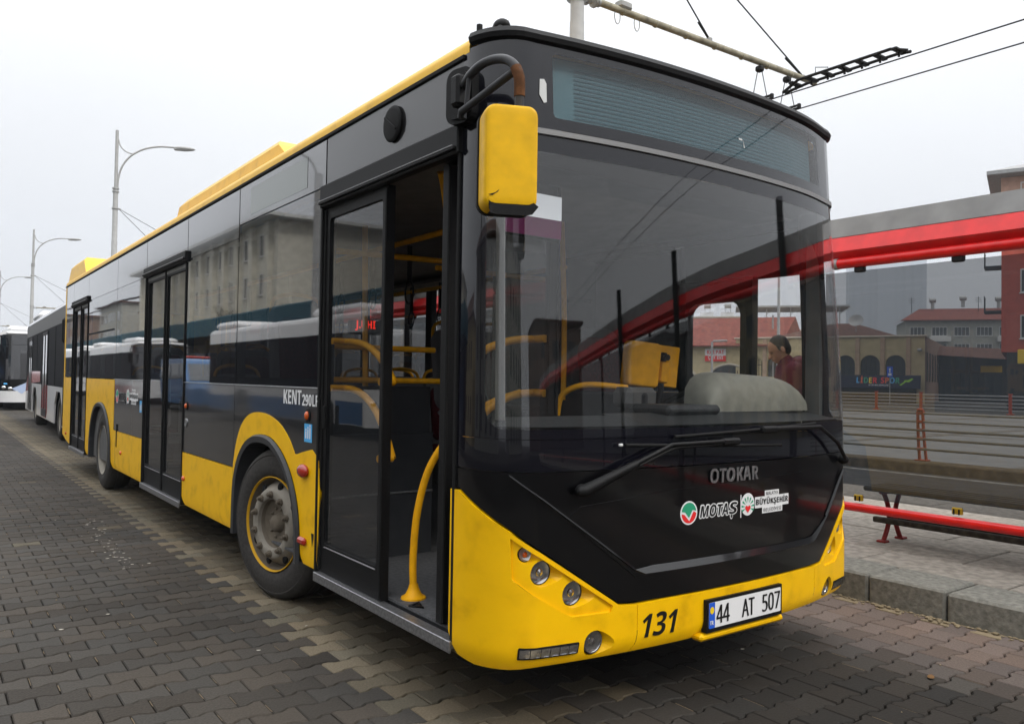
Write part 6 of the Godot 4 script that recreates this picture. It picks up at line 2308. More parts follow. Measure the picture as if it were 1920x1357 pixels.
func arcade() -> void:
	var t := house("arcade_building", "low cream building with a row of arched windows over a shop banner", "building")
	var l := 15.4
	var wall := MB.new()
	var holes := []
	var cuts := []
	for k in 7:
		var cx := 1.65 + 1.93 * k
		holes.append(arch_poly(cx, 2.05, 3.95, 1.5))
		cuts.append(cx)
	wall.panel(rect2(0, 0, l, 5.45), func(u, v): return [Vector3(u, v, 0), Vector3(0, 0, 1)], cuts, [], 0.3, holes)
	wall.box(Vector3(l / 2, 2.7, -9.0), Vector3(l - 0.02, 5.3, 17.3))
	obj("wall", wall, M["cream_wall"], t)
	for k in 8:
		var b := MB.new()
		b.box(Vector3(0.68 + 1.93 * k, 2.7, 0.06), Vector3(0.34, 5.4, 0.14), 0.02)
		obj("pilaster", b, M["cream_trim"], t)
	var b := MB.new()
	b.box(Vector3(l / 2, 5.5, -0.1), Vector3(l + 0.3, 0.14, 0.5), 0.03)
	obj("parapet", b, M["parapet"], t)
	for k in 7:
		var cx := 1.65 + 1.93 * k
		b = MB.new()
		b.panel(arch_poly(cx, 2.05, 3.95, 1.48), func(u, v): return [Vector3(u, v, -0.28), Vector3(0, 0, 1)], [cx], [], 0.0)
		var o := obj("window", b, M["pane_dark"], t)
		b = MB.new()
		for s in [-0.37, 0.0, 0.37]:
			b.box(Vector3(cx + s, 2.85, -0.25), Vector3(0.05, 1.6, 0.05))
		b.box(Vector3(cx, 3.1, -0.25), Vector3(1.4, 0.05, 0.05))
		obj("frame", b, M["arch_dark"], o)
	# side wall in brown
	b = MB.new()
	b.panel(rect2(-17.6, 0, 0, 5.45), func(u, v): return [Vector3(l + 0.01, v, u), Vector3(1, 0, 0)], [], [], 0.02)
	obj("side_wall", b, M["brown_wall"], t)
	for k in 7:
		b = MB.new()
		b.box(Vector3(l + 0.03, 3.0, -1.6 - 2.3 * k), Vector3(0.08, 2.4, 0.7))
		obj("side_window", b, M["arch_dark"], t)
	# hipped roof behind the parapet with a dish
	b = MB.new()
	var e := [Vector3(2.5, 5.5, -1.0), Vector3(13.5, 5.5, -1.0), Vector3(13.5, 5.5, -13.0), Vector3(2.5, 5.5, -13.0)]
	var r := [Vector3(7.0, 7.1, -6.5), Vector3(9.0, 7.1, -6.5)]
	b.poly([e[0], e[1], r[1], r[0]], Vector3(0, 1, 1))
	b.poly([e[1], e[2], r[1]], Vector3(1, 1, 0))
	b.poly([e[2], e[3], r[0], r[1]], Vector3(0, 1, -1))
	b.poly([e[3], e[0], r[0]], Vector3(-1, 1, 0))
	var ro := obj("roof", b, M["tile_brown"], t)
	b = MB.new()
	var dx := Transform3D(Basis(Vector3.RIGHT, 1.0), Vector3(9.7, 7.0, -3.0))
	b.lathe([Vector2(0.0, 0.0), Vector2(0.3, 0.04), Vector2(0.62, 0.18), Vector2(0.62, 0.20), Vector2(0.3, 0.06), Vector2(0.0, 0.02)], dx, 20)
	b.cyl(Vector3(9.7, 5.9, -3.0), Vector3(9.7, 7.0, -3.0), 0.04, 6)
	obj("satellite_dish", b, M["fascia_grey"], ro)
	b = MB.new()
	b.box(Vector3(l - 0.35, 4.35, 0.3), Vector3(0.35, 0.22, 0.4), 0.05)
	obj("flood_lamp", b, M["galvanised"], t)
	# shop front: dark opening below the banner
	b = MB.new()
	b.box(Vector3(11.6, 0.65, 0.1), Vector3(6.4, 1.3, 0.1))
	obj("shop_front", b, M["arch_dark"], t)
	place(t, Vector2(57.9, -44.5), Vector2(63.35, -30.4))
	# the banner is a thing of its own
	var s := house("shop_banner", "navy shop banner with many-coloured lettering under the arches", "sign")
	b = MB.new()
	b.panel(rect2(8.75, 1.22, 15.15, 2.28), func(u, v): return [Vector3(u, v, 0.75 - 0.35 * (v - 1.22)), Vector3(0, 0.33, 0.94)], [], [], 0.05)
	obj("banner", b, M["banner_navy"], s)
	var map := func(u, v, off): return [Vector3(u, v, 0.765 - 0.35 * (v - 1.22) + off), Vector3(0, 0.33, 0.94)]
	var cols := ["print_sky", "lens_amber", "print_green", "print_yellow", "print_red", "print_red", "lens_amber", "print_sky", "print_green"]
	var x := 10.35
	var txt := "LİDERSPOR"
	for k in txt.length():
		if k == 5: x += 0.22
		b = MB.new()
		var w := letters(b, txt[k], M["bold"], 0.46, x, 1.62, map, 0.005, 0.004, 0.9)
		obj("letter", b, M[cols[k]], s)
		x += w + 0.07
	b = MB.new()
	b.panel(P([13.75, 1.45, 14.1, 1.75, 14.3, 1.72, 14.62, 1.98, 14.5, 2.05, 14.2, 1.88, 14.0, 1.9, 13.9, 1.72, 13.6, 1.5]), func(u, v): return map.call(u, v, 0.008), [], [], 0.0)
	obj("runner_mark", b, mat("lime", lin(0.25, 0.5, 0.03), 0.5), s)
	b = MB.new()
	letters(b, "SPOR MALZEMELERİ", M["font"], 0.12, 11.3, 1.40, map, 0.005, 0.002)
	obj("small_lettering", b, M["white"], s)
	place(s, Vector2(57.9, -44.5), Vector2(63.35, -30.4))

func tea_house() -> void:
	var t := house("tea_house", "cream house with a wide red tiled roof and a large arched opening", "building")
	var wall := MB.new()
	var holes := [arch_poly(5.0, -0.5, 3.05, 4.6), arch_poly(0.0, -0.5, 3.05, 4.6)]
	wall.panel(rect2(-4, 0, 9.2, 4.85), func(u, v): return [Vector3(u, v, 0), Vector3(0, 0, 1)], [0.0, 2.6, 5.0], [], 0.3, [])
	obj("wall", wall, M["cream_wall"], t)
	for cx in [0.0, 5.0]:
		var b := MB.new()
		b.panel(arch_poly(cx, 0.05, 3.05, 4.4), func(u, v): return [Vector3(u, v, 0.03), Vector3(0, 0, 1)], [cx], [], 0.03)
		var o := obj("arch_window", b, M["pane_dark"], t)
		b = MB.new()
		for s in [-1.5, -0.75, 0.0, 0.75, 1.5]:
			b.box(Vector3(cx + s, 1.3, 0.05), Vector3(0.07, 2.6, 0.05))
		obj("frame", b, M["tile_brown"], o)
		b = MB.new()
		var pts := []
		for k in 17:
			var a := PI * k / 16.0
			pts.append(Vector3(cx + 2.3 * cos(a), 0.85 + 2.3 * sin(a), 0.06))
		b.tube(pts, 0.12, 6)
		obj("arch_rim", b, M["parapet"], o)
	var b := MB.new()
	b.poly([Vector3(-5, 4.85, 0.7), Vector3(9.6, 4.85, 0.7), Vector3(9.6, 8.1, -9.0), Vector3(-5, 8.1, -9.0)], Vector3(0, 1, 0.3))
	b.poly([Vector3(-5, 8.1, -9.0), Vector3(9.6, 8.1, -9.0), Vector3(9.6, 4.85, -19.0), Vector3(-5, 4.85, -19.0)], Vector3(0, 1, -0.3))
	b.box(Vector3(2.3, 4.80, 0.7), Vector3(14.6, 0.12, 0.1))
	b.poly([Vector3(9.6, 4.85, 0.7), Vector3(9.6, 8.1, -9.0), Vector3(9.6, 4.85, -19.0)], Vector3(1, 0, 0))
	obj("roof", b, M["tile_red"], t)
	b = MB.new()
	b.cyl(Vector3(8.9, 0, 0.25), Vector3(8.9, 4.6, 0.25), 0.07, 8)
	b.cyl(Vector3(8.2, 6.6, -4.0), Vector3(8.2, 7.9, -4.0), 0.09, 8)
	obj("drain_pipe", b, M["fascia_grey"], t)
	place(t, Vector2(55.4, -49.5), Vector2(57.8, -44.8))
	# sign on the wall
	var s := house("wall_sign", "white and red lettered sign above the arched opening of the cream house", "sign")
	b = MB.new()
	b.box(Vector3(3.75, 4.25, 0.10), Vector3(1.9, 0.62, 0.06))
	obj("panel", b, M["white"], s)
	var map := func(u, v, off): return [Vector3(u, v, 0.132 + off), Vector3(0, 0, 1)]
	b = MB.new()
	letters(b, "KALPAT", M["bold"], 0.36, 3.0, 4.08, map, 0.002, 0.002, 1.0, 0.0, 1.55)
	obj("lettering", b, M["print_red"], s)
	b = MB.new()
	b.box(Vector3(3.75, 3.68, 0.10), Vector3(1.9, 0.52, 0.06))
	obj("lower_panel", b, M["print_red"], s)
	b = MB.new()
	letters(b, "ÇAY EVİ", M["bold"], 0.32, 3.1, 3.5, map, 0.002, 0.002, 1.0, 0.0, 1.35)
	obj("lettering", b, M["white"], s)
	place(s, Vector2(55.4, -49.5), Vector2(57.8, -44.8))

func red_block() -> void:
	var t := house("red_apartment_block", "tall brick-red apartment block at the right edge", "building")
	var b := MB.new()
	b.box(Vector3(8, 9.3, -7), Vector3(16, 11.2, 14))
	obj("wall", b, M["red_wall"], t)
	b = MB.new()
	b.box(Vector3(8.1, 1.85, -7.2), Vector3(15.6, 3.7, 13.8))
	obj("shop_floor", b, M["arch_dark"], t)
	b = MB.new()
	b.box(Vector3(8, 13.6, -7), Vector3(16.06, 2.9, 14.06))
	obj("top_band", b, M["pink_wall"], t)
	b = MB.new()
	b.box(Vector3(8, 15.15, -6.6), Vector3(17.6, 0.25, 15.6), 0.04)
	b.poly([Vector3(-0.8, 15.28, 1.2), Vector3(16.8, 15.28, 1.2), Vector3(12, 17.5, -6), Vector3(4, 17.5, -6)], Vector3(0, 1, 1))
	b.poly([Vector3(-0.8, 15.28, 1.2), Vector3(-0.8, 15.28, -14.4), Vector3(4, 17.5, -6)], Vector3(-1, 1, 0))
	b.poly([Vector3(-0.8, 15.28, -14.4), Vector3(16.8, 15.28, -14.4), Vector3(12, 17.5, -6), Vector3(4, 17.5, -6)], Vector3(0, 1, -1))
	obj("roof", b, M["fascia_grey"], t)
	for f in 4:
		for k in 5:
			window(t, 1.75 + 2.6 * k, 4.6 + 2.95 * f if f < 3 else 13.3, 1.35, 1.45 if f < 3 else 1.3, 0.0)
	for f in 3:
		b = MB.new()
		b.box(Vector3(-0.5, 6.4 + 2.95 * f, -1.4), Vector3(1.0, 0.12, 1.6))
		for k in 4:
			b.box(Vector3(-0.98, 6.9 + 2.95 * f, -0.7 - 0.45 * k), Vector3(0.04, 1.0, 0.04))
		b.box(Vector3(-0.98, 7.4 + 2.95 * f, -1.4), Vector3(0.05, 0.05, 1.6))
		obj("balcony", b, M["steel_dark"], t)
	b = MB.new()
	b.box(Vector3(2.2, 3.4, 0.3), Vector3(2.6, 0.9, 0.2), 0.03)
	obj("shop_sign", b, M["print_yellow"], t)
	place(t, Vector2(54.45, -20.75), Vector2(60.2, -5.8))

func low_shop() -> void:
	var t := house("low_shop", "low dark shop with a sloping red metal awning beside the brown side wall", "building")
	var b := MB.new()
	b.box(Vector3(2.6, 2.2, -3.5), Vector3(6.4, 4.4, 6.0))
	obj("wall", b, M["arch_dark"], t)
	b = MB.new()
	b.poly([Vector3(-0.8, 5.3, -1.5), Vector3(6.4, 5.0, -1.5), Vector3(6.4, 3.9, 1.4), Vector3(-0.8, 4.3, 1.4)], Vector3(0, 1, 1))
	b.poly([Vector3(-0.8, 5.26, -1.5), Vector3(6.4, 4.96, -1.5), Vector3(6.4, 3.86, 1.4), Vector3(-0.8, 4.26, 1.4)], Vector3(0, -1, -1))
	obj("awning", b, M["tile_brown"], t)
	for k in 3:
		window(t, 0.6 + 2.0 * k, 0.5, 1.5, 2.1, -0.48, "steel_dark", 1)
	b = MB.new()
	b.box(Vector3(4.4, 3.1, -0.4), Vector3(1.8, 0.6, 0.1), 0.02)
	obj("shop_sign", b, M["print_yellow"], t)
	place(t, Vector2(74.6, -34.2), Vector2(79.0, -29.4))

func flats() -> void:
	var t := house("apartment_house", "grey four-storey apartment house with a red tiled roof, beyond the cream arcade", "building")
	var l := 17.5
	var b := MB.new()
	b.box(Vector3(l / 2, 6.4, -6), Vector3(l, 12.8, 12))
	obj("wall", b, M["grey_wall"], t)
	b = MB.new()
	b.poly([Vector3(-0.7, 12.8, 0.7), Vector3(l + 0.7, 12.8, 0.7), Vector3(l - 1, 15.3, -6), Vector3(3, 15.3, -6)], Vector3(0, 1, 1))
	b.poly([Vector3(-0.7, 12.8, 0.7), Vector3(3, 15.3, -6), Vector3(-0.7, 12.8, -12.7)], Vector3(-1, 1, 0))
	b.poly([Vector3(l + 0.7, 12.8, 0.7), Vector3(l - 1, 15.3, -6), Vector3(l + 0.7, 12.8, -12.7)], Vector3(1, 1, 0))
	b.box(Vector3(l / 2, 12.78, 0.3), Vector3(l + 1.4, 0.15, 0.9))
	var ro := obj("roof", b, M["tile_red"], t)
	for f in 4:
		for k in 5:
			window(t, 1.9 + 3.4 * k, 1.6 + 2.85 * f, 2.3, 1.45, 0.0, "frame_white", 3)
	for f in 3:
		for x in [5.3, 15.5]:
			b = MB.new()
			b.box(Vector3(x, 3.85 + 2.85 * f, 0.6), Vector3(3.2, 0.9, 1.2), 0.02)
			obj("balcony", b, M["eave_white"], t)
	for q in [[5.0, 15.2], [9.8, 15.5], [15.3, 15.3]]:
		b = MB.new()
		b.cyl(Vector3(q[0] - 0.5, q[1] + 1.5, -5), Vector3(q[0] + 0.5, q[1] + 1.5, -5), 0.42, 12)
		b.box(Vector3(q[0], q[1] + 0.6, -5), Vector3(0.5, 1.3, 0.5))
		obj("water_tank", b, M["galvanised"], ro)
	for q in [1.5, 12.0]:
		b = MB.new()
		b.cyl(Vector3(q, 14.0, -4), Vector3(q, 17.2, -4), 0.05, 5)
		for k in 3:
			b.cyl(Vector3(q - 0.5, 16.9 - 0.3 * k, -4), Vector3(q + 0.5, 16.9 - 0.3 * k, -4), 0.03, 4)
		obj("aerial", b, M["wire"], ro)
	place(t, Vector2(136.0, -69.7), Vector2(146.0, -55.3))

func far_tower() -> void:
	var t := house("tower_block", "tall dark tower block fading in the haze behind the tinted glass", "building")
	var k := 4.2
	mat("tower_strip", lin(0.12, 0.15, 0.18), 0.6)
	var b := MB.new()
	b.box(Vector3(6, 27.5, -10) * k, Vector3(12, 55, 20) * k)
	b.box(Vector3(24, 27.7, -10) * k, Vector3(13, 55.4, 20) * k)
	b.box(Vector3(14.8, 27.2, -8) * k, Vector3(7, 54.4, 20) * k)
	obj("wall", b, M["tower_wall"], t)
	for f in 9:
		b = MB.new()
		b.box(Vector3(2.0 + 3.3 * f, 27.0, 0.05) * k, Vector3(1.2 * k, 52.0 * k, 1.0))
		obj("window_strip", b, M["tower_strip"], t)
	var a := Vector2(322.5, -192.4)
	var e := Vector2(340.4, -166.0)
	var c := Vector2(-1.8, 2.4)
	place(t, c + (a - c) * k, c + (e - c) * k)

func pink_houses() -> void:
	for q in [[0.0, 10.4, 0.0], [9.0, 8.6, 3.0]]:
		var x0: float = q[0]
		var h: float = q[1]
		var t := house("pink_house", ["taller pale pink house with solar tanks, beyond the red tiled roof", "lower pale pink house right of the taller one"][0 if x0 == 0.0 else 1], "building", "pink houses beyond the red roof")
		var b := MB.new()
		b.box(Vector3(x0 + 4.5, h / 2, -5 - q[2]), Vector3(8.9, h, 10))
		obj("wall", b, M["pink_wall"], t)
		b = MB.new()
		b.box(Vector3(x0 + 4.5, h, -5 - q[2]), Vector3(9.3, 0.2, 10.4))
		obj("roof", b, M["parapet"], t)
		for k in 3:
			window(t, x0 + 1.7 + 2.8 * k, h - 2.2, 1.1, 1.2, -q[2], "frame_white")
		if x0 == 0.0:
			for k in 2:
				b = MB.new()
				b.cyl(Vector3(3.2 + 2.8 * k, h + 1.9, -4), Vector3(4.1 + 2.8 * k, h + 1.9, -4), 0.35, 10)
				b.bar(Vector3(3.6 + 2.8 * k, h + 0.1, -2.6), Vector3(3.6 + 2.8 * k, h + 1.0, -3.9), 1.8, 0.08)
				b.cyl(Vector3(3.3 + 2.8 * k, h, -4), Vector3(3.3 + 2.8 * k, h + 1.8, -4), 0.04, 5)
				b.cyl(Vector3(4.0 + 2.8 * k, h, -4), Vector3(4.0 + 2.8 * k, h + 1.8, -4), 0.04, 5)
				obj("solar_tank", b, M["galvanised"], t)
		place(t, Vector2(82.4, -73.5), Vector2(94.0, -58.0))

func steel_canopy() -> void:
	var t := house("steel_canopy", "thin steel roof on slender posts above the houses, seen through the driver's window", "canopy")
	var b := MB.new()
	b.box(Vector3(6, 12.9, -4), Vector3(16, 0.25, 9))
	obj("deck", b, M["galvanised"], t)
	for k in 5:
		b = MB.new()
		b.cyl(Vector3(-1.0 + 3.4 * k, 0, 0), Vector3(-1.0 + 3.4 * k, 12.8, 0), 0.09, 6)
		b.bar(Vector3(-1.0 + 3.4 * k, 11.8, 0), Vector3(0.7 + 3.4 * k, 12.8, 0), 0.08, 0.08)
		obj("post", b, M["galvanised"], t)
	place(t, Vector2(98.0, -73.5), Vector2(104.0, -66.0))
	var h := house("pale_house", "pale house with a flat roof below the steel canopy", "building")
	b = MB.new()
	b.box(Vector3(6, 4.7, -6), Vector3(16, 9.4, 8))
	obj("wall", b, M["pink_wall"], h)
	for k in 4:
		window(h, 0.5 + 3.4 * k, 7.0, 1.8, 1.3, -1.99, "frame_white", 2)
	place(h, Vector2(96.0, -71.5), Vector2(104.0, -61.5))

func small_street_things() -> void:
	var t := thing("plaza_lamp", "short grey lamp post in front of the white and red wall sign", "street lamp", Vector3(45.7, 0, -37.1))
	var b := MB.new()
	b.cyl(Vector3(45.7, 0, -37.1), Vector3(45.7, 4.5, -37.1), 0.08, 10)
	obj("post", b, M["fascia_grey"], t)
	b = MB.new()
	b.box(Vector3(46.0, 4.55, -36.6), Vector3(0.3, 0.14, 1.2), 0.05)
	obj("lamp_head", b, M["fascia_grey"], t)
	t = thing("pole", "tall pale pole beyond the driver's window, right of the steel canopy", "pole", Vector3(41.0, 0, -28.0))
	b = MB.new()
	b.tube([Vector3(41.0, 0, -28.0), Vector3(41.0, 7.0, -28.0), Vector3(41.0, 10.0, -28.0)], [0.12, 0.08, 0.06], 10)
	obj("shaft", b, M["pole_grey"], t)
	b = MB.new()
	b.tube(smooth([Vector3(41.0, 8.2, -28.0), Vector3(41.1, 9.2, -27.8), Vector3(41.8, 9.8, -27.2)], 4), 0.03, 6)
	obj("arm", b, M["pole_grey"], t)
	# parking sign by the banner
	t = thing("parking_sign", "small blue sign on a thin post in front of the cream arcade", "sign", Vector3(56.0, 0, -29.0))
	b = MB.new()
	b.cyl(Vector3(56.0, 0, -29.0), Vector3(56.0, 2.85, -29.0), 0.04, 6)
	obj("post", b, M["fascia_grey"], t)
	var dx := Transform3D(Basis(Vector3.UP, -1.2), Vector3(56.0, 2.45, -29.0)) * Transform3D(Basis().scaled(Vector3.ONE * 0.55), Vector3.ZERO)
	b = MB.new()
	b.box(Vector3(0, 0, 0.06), Vector3(0.72, 1.4, 0.05), 0.01, dx)
	obj("plate", b, M["print_blue"], t)
	b = MB.new()
	b.box(Vector3(0, -0.35, 0.09), Vector3(0.4, 0.3, 0.01), 0.0, dx)
	b.ball(Vector3(0, 0.36, 0.09), Vector3(0.12, 0.12, 0.01), 10, 6, dx)
	b.box(Vector3(0, 0.1, 0.09), Vector3(0.12, 0.4, 0.01), 0.0, dx)
	obj("pictogram", b, M["white"], t)
	# parked van at the right edge
	t = thing("parked_van", "dark blue van with a red tail lamp parked before the red block", "van", Vector3(46.8, 0, -13.6))
	var vx := Transform3D(Basis(Vector3.UP, -1.15), Vector3(46.8, 0, -13.6))
	b = MB.new()
	b.prism(P([-2.4, 0.35, 2.4, 0.35, 2.45, 1.0, 2.2, 1.25, 1.5, 1.85, 1.2, 2.0, -2.3, 2.0, -2.45, 1.1]), vx, -0.9, 0.9)
	obj("body", b, mat("van_navy", lin(0.02, 0.03, 0.06), 0.35), t)
	b = MB.new()
	for q in [[-2.1, -0.9], [-0.8, 0.3], [0.4, 1.3]]:
		b.box(Vector3((q[0] + q[1]) / 2, 1.55, 0.905), Vector3(q[1] - q[0], 0.5, 0.02), 0.005, vx)
	obj("window", b, M["pane_dark"], t)
	for x in [-1.5, 1.5]:
		b = MB.new()
		b.lathe([Vector2(0.0, 0.1), Vector2(0.2, 0.1), Vector2(0.33, 0.08), Vector2(0.33, -0.1)], vx * Transform3D(Basis(Vector3.RIGHT, PI / 2), Vector3(x, 0.33, 0.85)), 20)
		obj("wheel", b, M["tyre"], t)
	b = MB.new()
	b.box(Vector3(-2.42, 1.15, 0.8), Vector3(0.06, 0.4, 0.14), 0.02, vx)
	obj("tail_lamp", b, M["lens_red"], t)

func mirrored_side() -> void:
	# what the glossy side of the bus mirrors: a pale block, a row of low houses, a teal platform roof, bare trees
	var t := house("beige_block", "beige four-storey block with a hipped roof, mirrored in the bus windows", "building")
	var b := MB.new()
	b.box(Vector3(24, 6.8, -14), Vector3(48, 13.6, 28))
	obj("wall", b, M["beige_block"], t)
	b = MB.new()
	b.box(Vector3(24, 13.7, -14), Vector3(50.4, 0.25, 30.4))
	obj("eave", b, M["eave_white"], t)
	b = MB.new()
	var e := [Vector3(-1.2, 13.83, 1.2), Vector3(49.2, 13.83, 1.2), Vector3(49.2, 13.83, -29.2), Vector3(-1.2, 13.83, -29.2)]
	var r := [Vector3(14, 16.6, -14), Vector3(34, 16.6, -14)]
	b.poly([e[0], e[1], r[1], r[0]], Vector3(0, 1, 1))
	b.poly([e[1], e[2], r[1]], Vector3(1, 1, 0))
	b.poly([e[2], e[3], r[0], r[1]], Vector3(0, 1, -1))
	b.poly([e[3], e[0], r[0]], Vector3(-1, 1, 0))
	obj("roof", b, M["tile_brown"], t)
	for k in 13:
		b = MB.new()
		b.box(Vector3(1.6 + 3.7 * k, 6.8, 0.22), Vector3(0.9, 13.5, 0.45))
		obj("pier", b, M["beige_block"], t)
	for f in 4:
		for k in 12:
			window(t, 3.45 + 3.7 * k, 1.6 + 3.15 * f, 1.3, 1.7, 0.0, "frame_white")
	for f in 4:
		for k in 2:
			b = MB.new()
			b.box(Vector3(48.02, 2.5 + 3.15 * f, -5.0 - 14.0 * k), Vector3(0.06, 1.6, 1.0))
			obj("side_window", b, M["pane_dark"], t)
	b = MB.new()
	b.box(Vector3(40, 16.0, -9), Vector3(2.0, 2.4, 1.4))
	obj("chimney", b, M["beige_block"], t)
	# facade faces +x; its left end lies far off
	place(t, Vector2(-20, -58) + Vector2(0, 0), Vector2(-20, -106))
	t.position = Vector3(-20, 0, -106)
	t.rotation.y = PI / 2
	t.position = Vector3(-20, 0, -58)
	for q in [[-28.0, -8.0, 9.0, "grey_wall", "grey low house nearest the camera on the mirrored side"], [-26.0, -125.0, 11.0, "pink_wall", "pink house beyond the beige block on the mirrored side"], [-30.0, 22.0, 12.0, "grey_wall", "grey house behind the camera on the mirrored side"], [-31.0, -34.0, 7.0, "cream_wall", "cream low house before the beige block on the mirrored side"], [-24.0, -150.0, 13.0, "grey_wall", "grey house second beyond the beige block on the mirrored side"], [-22.0, -178.0, 12.0, "brown_wall", "brown house third beyond the beige block on the mirrored side"], [-20.0, -206.0, 14.0, "grey_wall", "tall grey house last in the row on the mirrored side"]]:
		var h := house("low_house", q[4], "building")
		b = MB.new()
		b.box(Vector3(q[0] - 6, q[2] / 2, q[1]), Vector3(12, q[2], 20))
		obj("wall", b, M[q[3]], h)
		b = MB.new()
		b.box(Vector3(q[0] - 6, q[2] + 0.1, q[1]), Vector3(13, 0.2, 21))
		b.poly([Vector3(q[0] + 0.6, q[2] + 0.2, q[1] - 10.6), Vector3(q[0] + 0.6, q[2] + 0.2, q[1] + 10.6), Vector3(q[0] - 6, q[2] + 2.4, q[1] + 7), Vector3(q[0] - 6, q[2] + 2.4, q[1] - 7)], Vector3(1, 1, 0))
		obj("roof", b, M["tile_brown"], h)
		for f in int(q[2] / 3.0):
			for k in 5:
				b = MB.new()
				b.box(Vector3(q[0] + 0.03, 1.9 + 3.0 * f, q[1] - 7.6 + 3.8 * k), Vector3(0.06, 1.5, 1.3))
				obj("window", b, M["pane_dark"], h)
	var g := house("added_end_block", "added long brick block that closes the street behind the camera", "building")  # unseen block added to darken what the bus front mirrors
	b = MB.new()
	b.box(Vector3(-2, 6.0, 75), Vector3(60, 12.0, 12))
	obj("wall", b, M["brown_wall"], g)
	b = MB.new()
	b.box(Vector3(-2, 12.1, 75), Vector3(61, 0.3, 13))
	obj("roof", b, M["tile_brown"], g)
	for f in 3:
		for k in 14:
			b = MB.new()
			b.box(Vector3(-29 + 4.2 * k, 2.2 + 3.6 * f, 68.97), Vector3(1.6, 1.7, 0.08))
			obj("window", b, M["pane_dark"], g)
	# teal platform roof
	t = house("teal_platform_roof", "long teal platform roof with glazed screens, mirrored in the bus windows", "shelter")
	b = MB.new()
	b.box(Vector3(-12.0, 3.9, -56.0), Vector3(3.6, 0.95, 82.0), 0.05)
	obj("roof", b, M["teal_roof"], t)
	for k in 13:
		b = MB.new()
		b.box(Vector3(-11.6, 1.9, -76.0 + 5.0 * k), Vector3(0.18, 3.8, 0.18), 0.02)
		obj("post", b, M["steel_dark"], t)
	b = MB.new()
	b.box(Vector3(-13.4, 1.75, -56.0), Vector3(0.1, 3.4, 81.0))
	obj("rear_wall", b, M["arch_dark"], t)
	for k in 12:
		b = MB.new()
		b.box(Vector3(-11.6, 1.9, -73.5 + 5.0 * k), Vector3(0.05, 1.6, 4.4))
		obj("screen", b, mat("screen_blue", lin(0.05, 0.08, 0.14), 0.3) if k == 0 else M["screen_blue"], t)
	for q in [[-16.5, -44.0, 6.5, 1], [-16.0, -53.0, 7.0, 2], [-17.0, -70.0, 6.0, 3]]:
		bare_tree(q[0], q[1], q[2], q[3])
	# apartment blocks farther along the plaza, beyond the frame at right, added to darken the windscreen reflection
	for k in 4:
		var h := house("added_side_block", ["added brown apartment block nearest the red block, outside the frame", "added cream apartment block second from the red block, outside the frame", "added grey apartment block third from the red block, outside the frame", "added brown apartment block last of the row, outside the frame"][k], "building")
		var zc := 10.0 + 19.0 * k
		b = MB.new()
		b.box(Vector3(54, 4.7 + 0.5 * (k % 2), zc), Vector3(14, 9.4 + (k % 2), 17))
		obj("wall", b, M[["brown_wall", "cream_wall", "grey_wall", "brown_wall"][k]], h)
		b = MB.new()
		b.box(Vector3(54, 9.5 + (k % 2), zc), Vector3(15, 0.3, 18))
		obj("roof", b, M["tile_brown"], h)
		for f in 3:
			for q in 5:
				b = MB.new()
				b.box(Vector3(46.97, 2.0 + 3.1 * f, zc - 6.8 + 3.4 * q), Vector3(0.08, 1.6, 1.7))
				obj("window", b, M["pane_dark"], h)
	# the lamp that shows in the door glass
	t = thing("lamp_post", "dark lamp post on the near side, mirrored in the shut door leaf", "street lamp", Vector3(-9.2, 0, -24.2))
	b = MB.new()
	b.tube([Vector3(-9.2, 0, -24.2), Vector3(-9.2, 8.5, -24.2)], [0.22, 0.14], 12)
	obj("shaft", b, M["fascia_grey"], t)
	b = MB.new()
	b.tube(smooth([Vector3(-9.2, 8.3, -24.2), Vector3(-8.8, 9.0, -24.2), Vector3(-7.6, 9.3, -24.2)], 4), 0.05, 8)
	b.ball(Vector3(-7.3, 9.28, -24.2), Vector3(0.4, 0.09, 0.14), 10, 6)
	obj("lamp_arm", b, M["fascia_grey"], t)

func bare_tree(x: float, z: float, h: float, sd: int) -> void:
	var t := thing("bare_tree", ["", "bare tree with a few brown leaves, nearest of the three mirrored trees", "bare tree with a few brown leaves, middle of the three mirrored trees", "bare tree with a few brown leaves, farthest of the three mirrored trees"][sd], "tree", Vector3(x, 0, z), "bare trees before the beige block")
	var r := RandomNumberGenerator.new()
	r.seed = 40 + sd
	var b := MB.new()
	var tips := []
	var base := Vector3(x, 0, z)
	b.tube([base, base + Vector3(0.05, h * 0.3, 0.03)], [0.16, 0.12], 8)
	var stack := []
	for k in 5:
		stack.append([base + Vector3(0.05, h * (0.24 + 0.02 * k), 0.03), Vector3(r.randf_range(-0.6, 0.6), 1.0, r.randf_range(-0.6, 0.6)).normalized(), h * 0.30, 0.075, 0])
	while stack.size() > 0:
		var q: Array = stack.pop_back()
		var e: Vector3 = q[0] + q[1] * q[2]
		b.tube([q[0], e], [q[3], q[3] * 0.6], 5, false)
		if q[4] < 4:
			for k in 3:
				var d: Vector3 = (q[1] + Vector3(r.randf_range(-0.7, 0.7), r.randf_range(-0.2, 0.6), r.randf_range(-0.7, 0.7))).normalized()
				stack.append([q[0].lerp(e, r.randf_range(0.55, 1.0)), d, q[2] * 0.66, q[3] * 0.56, q[4] + 1])
		else:
			tips.append(e)
	obj("trunk", b, M["bark"], t)
	b = MB.new()
	for p in tips:
		if r.randf() < 0.5:
			var a := Vector3(r.randf_range(-1, 1), r.randf_range(-1, 1), r.randf_range(-1, 1)).normalized() * 0.07
			var c := a.cross(Vector3(0.3, 1, 0.2)).normalized() * 0.04
			b.poly([p, p + a * 0.5 + c, p + a, p + a * 0.5 - c], Vector3.UP)
	obj("leaves", b, M["dry_leaf"], t).set_meta("kind", "stuff")

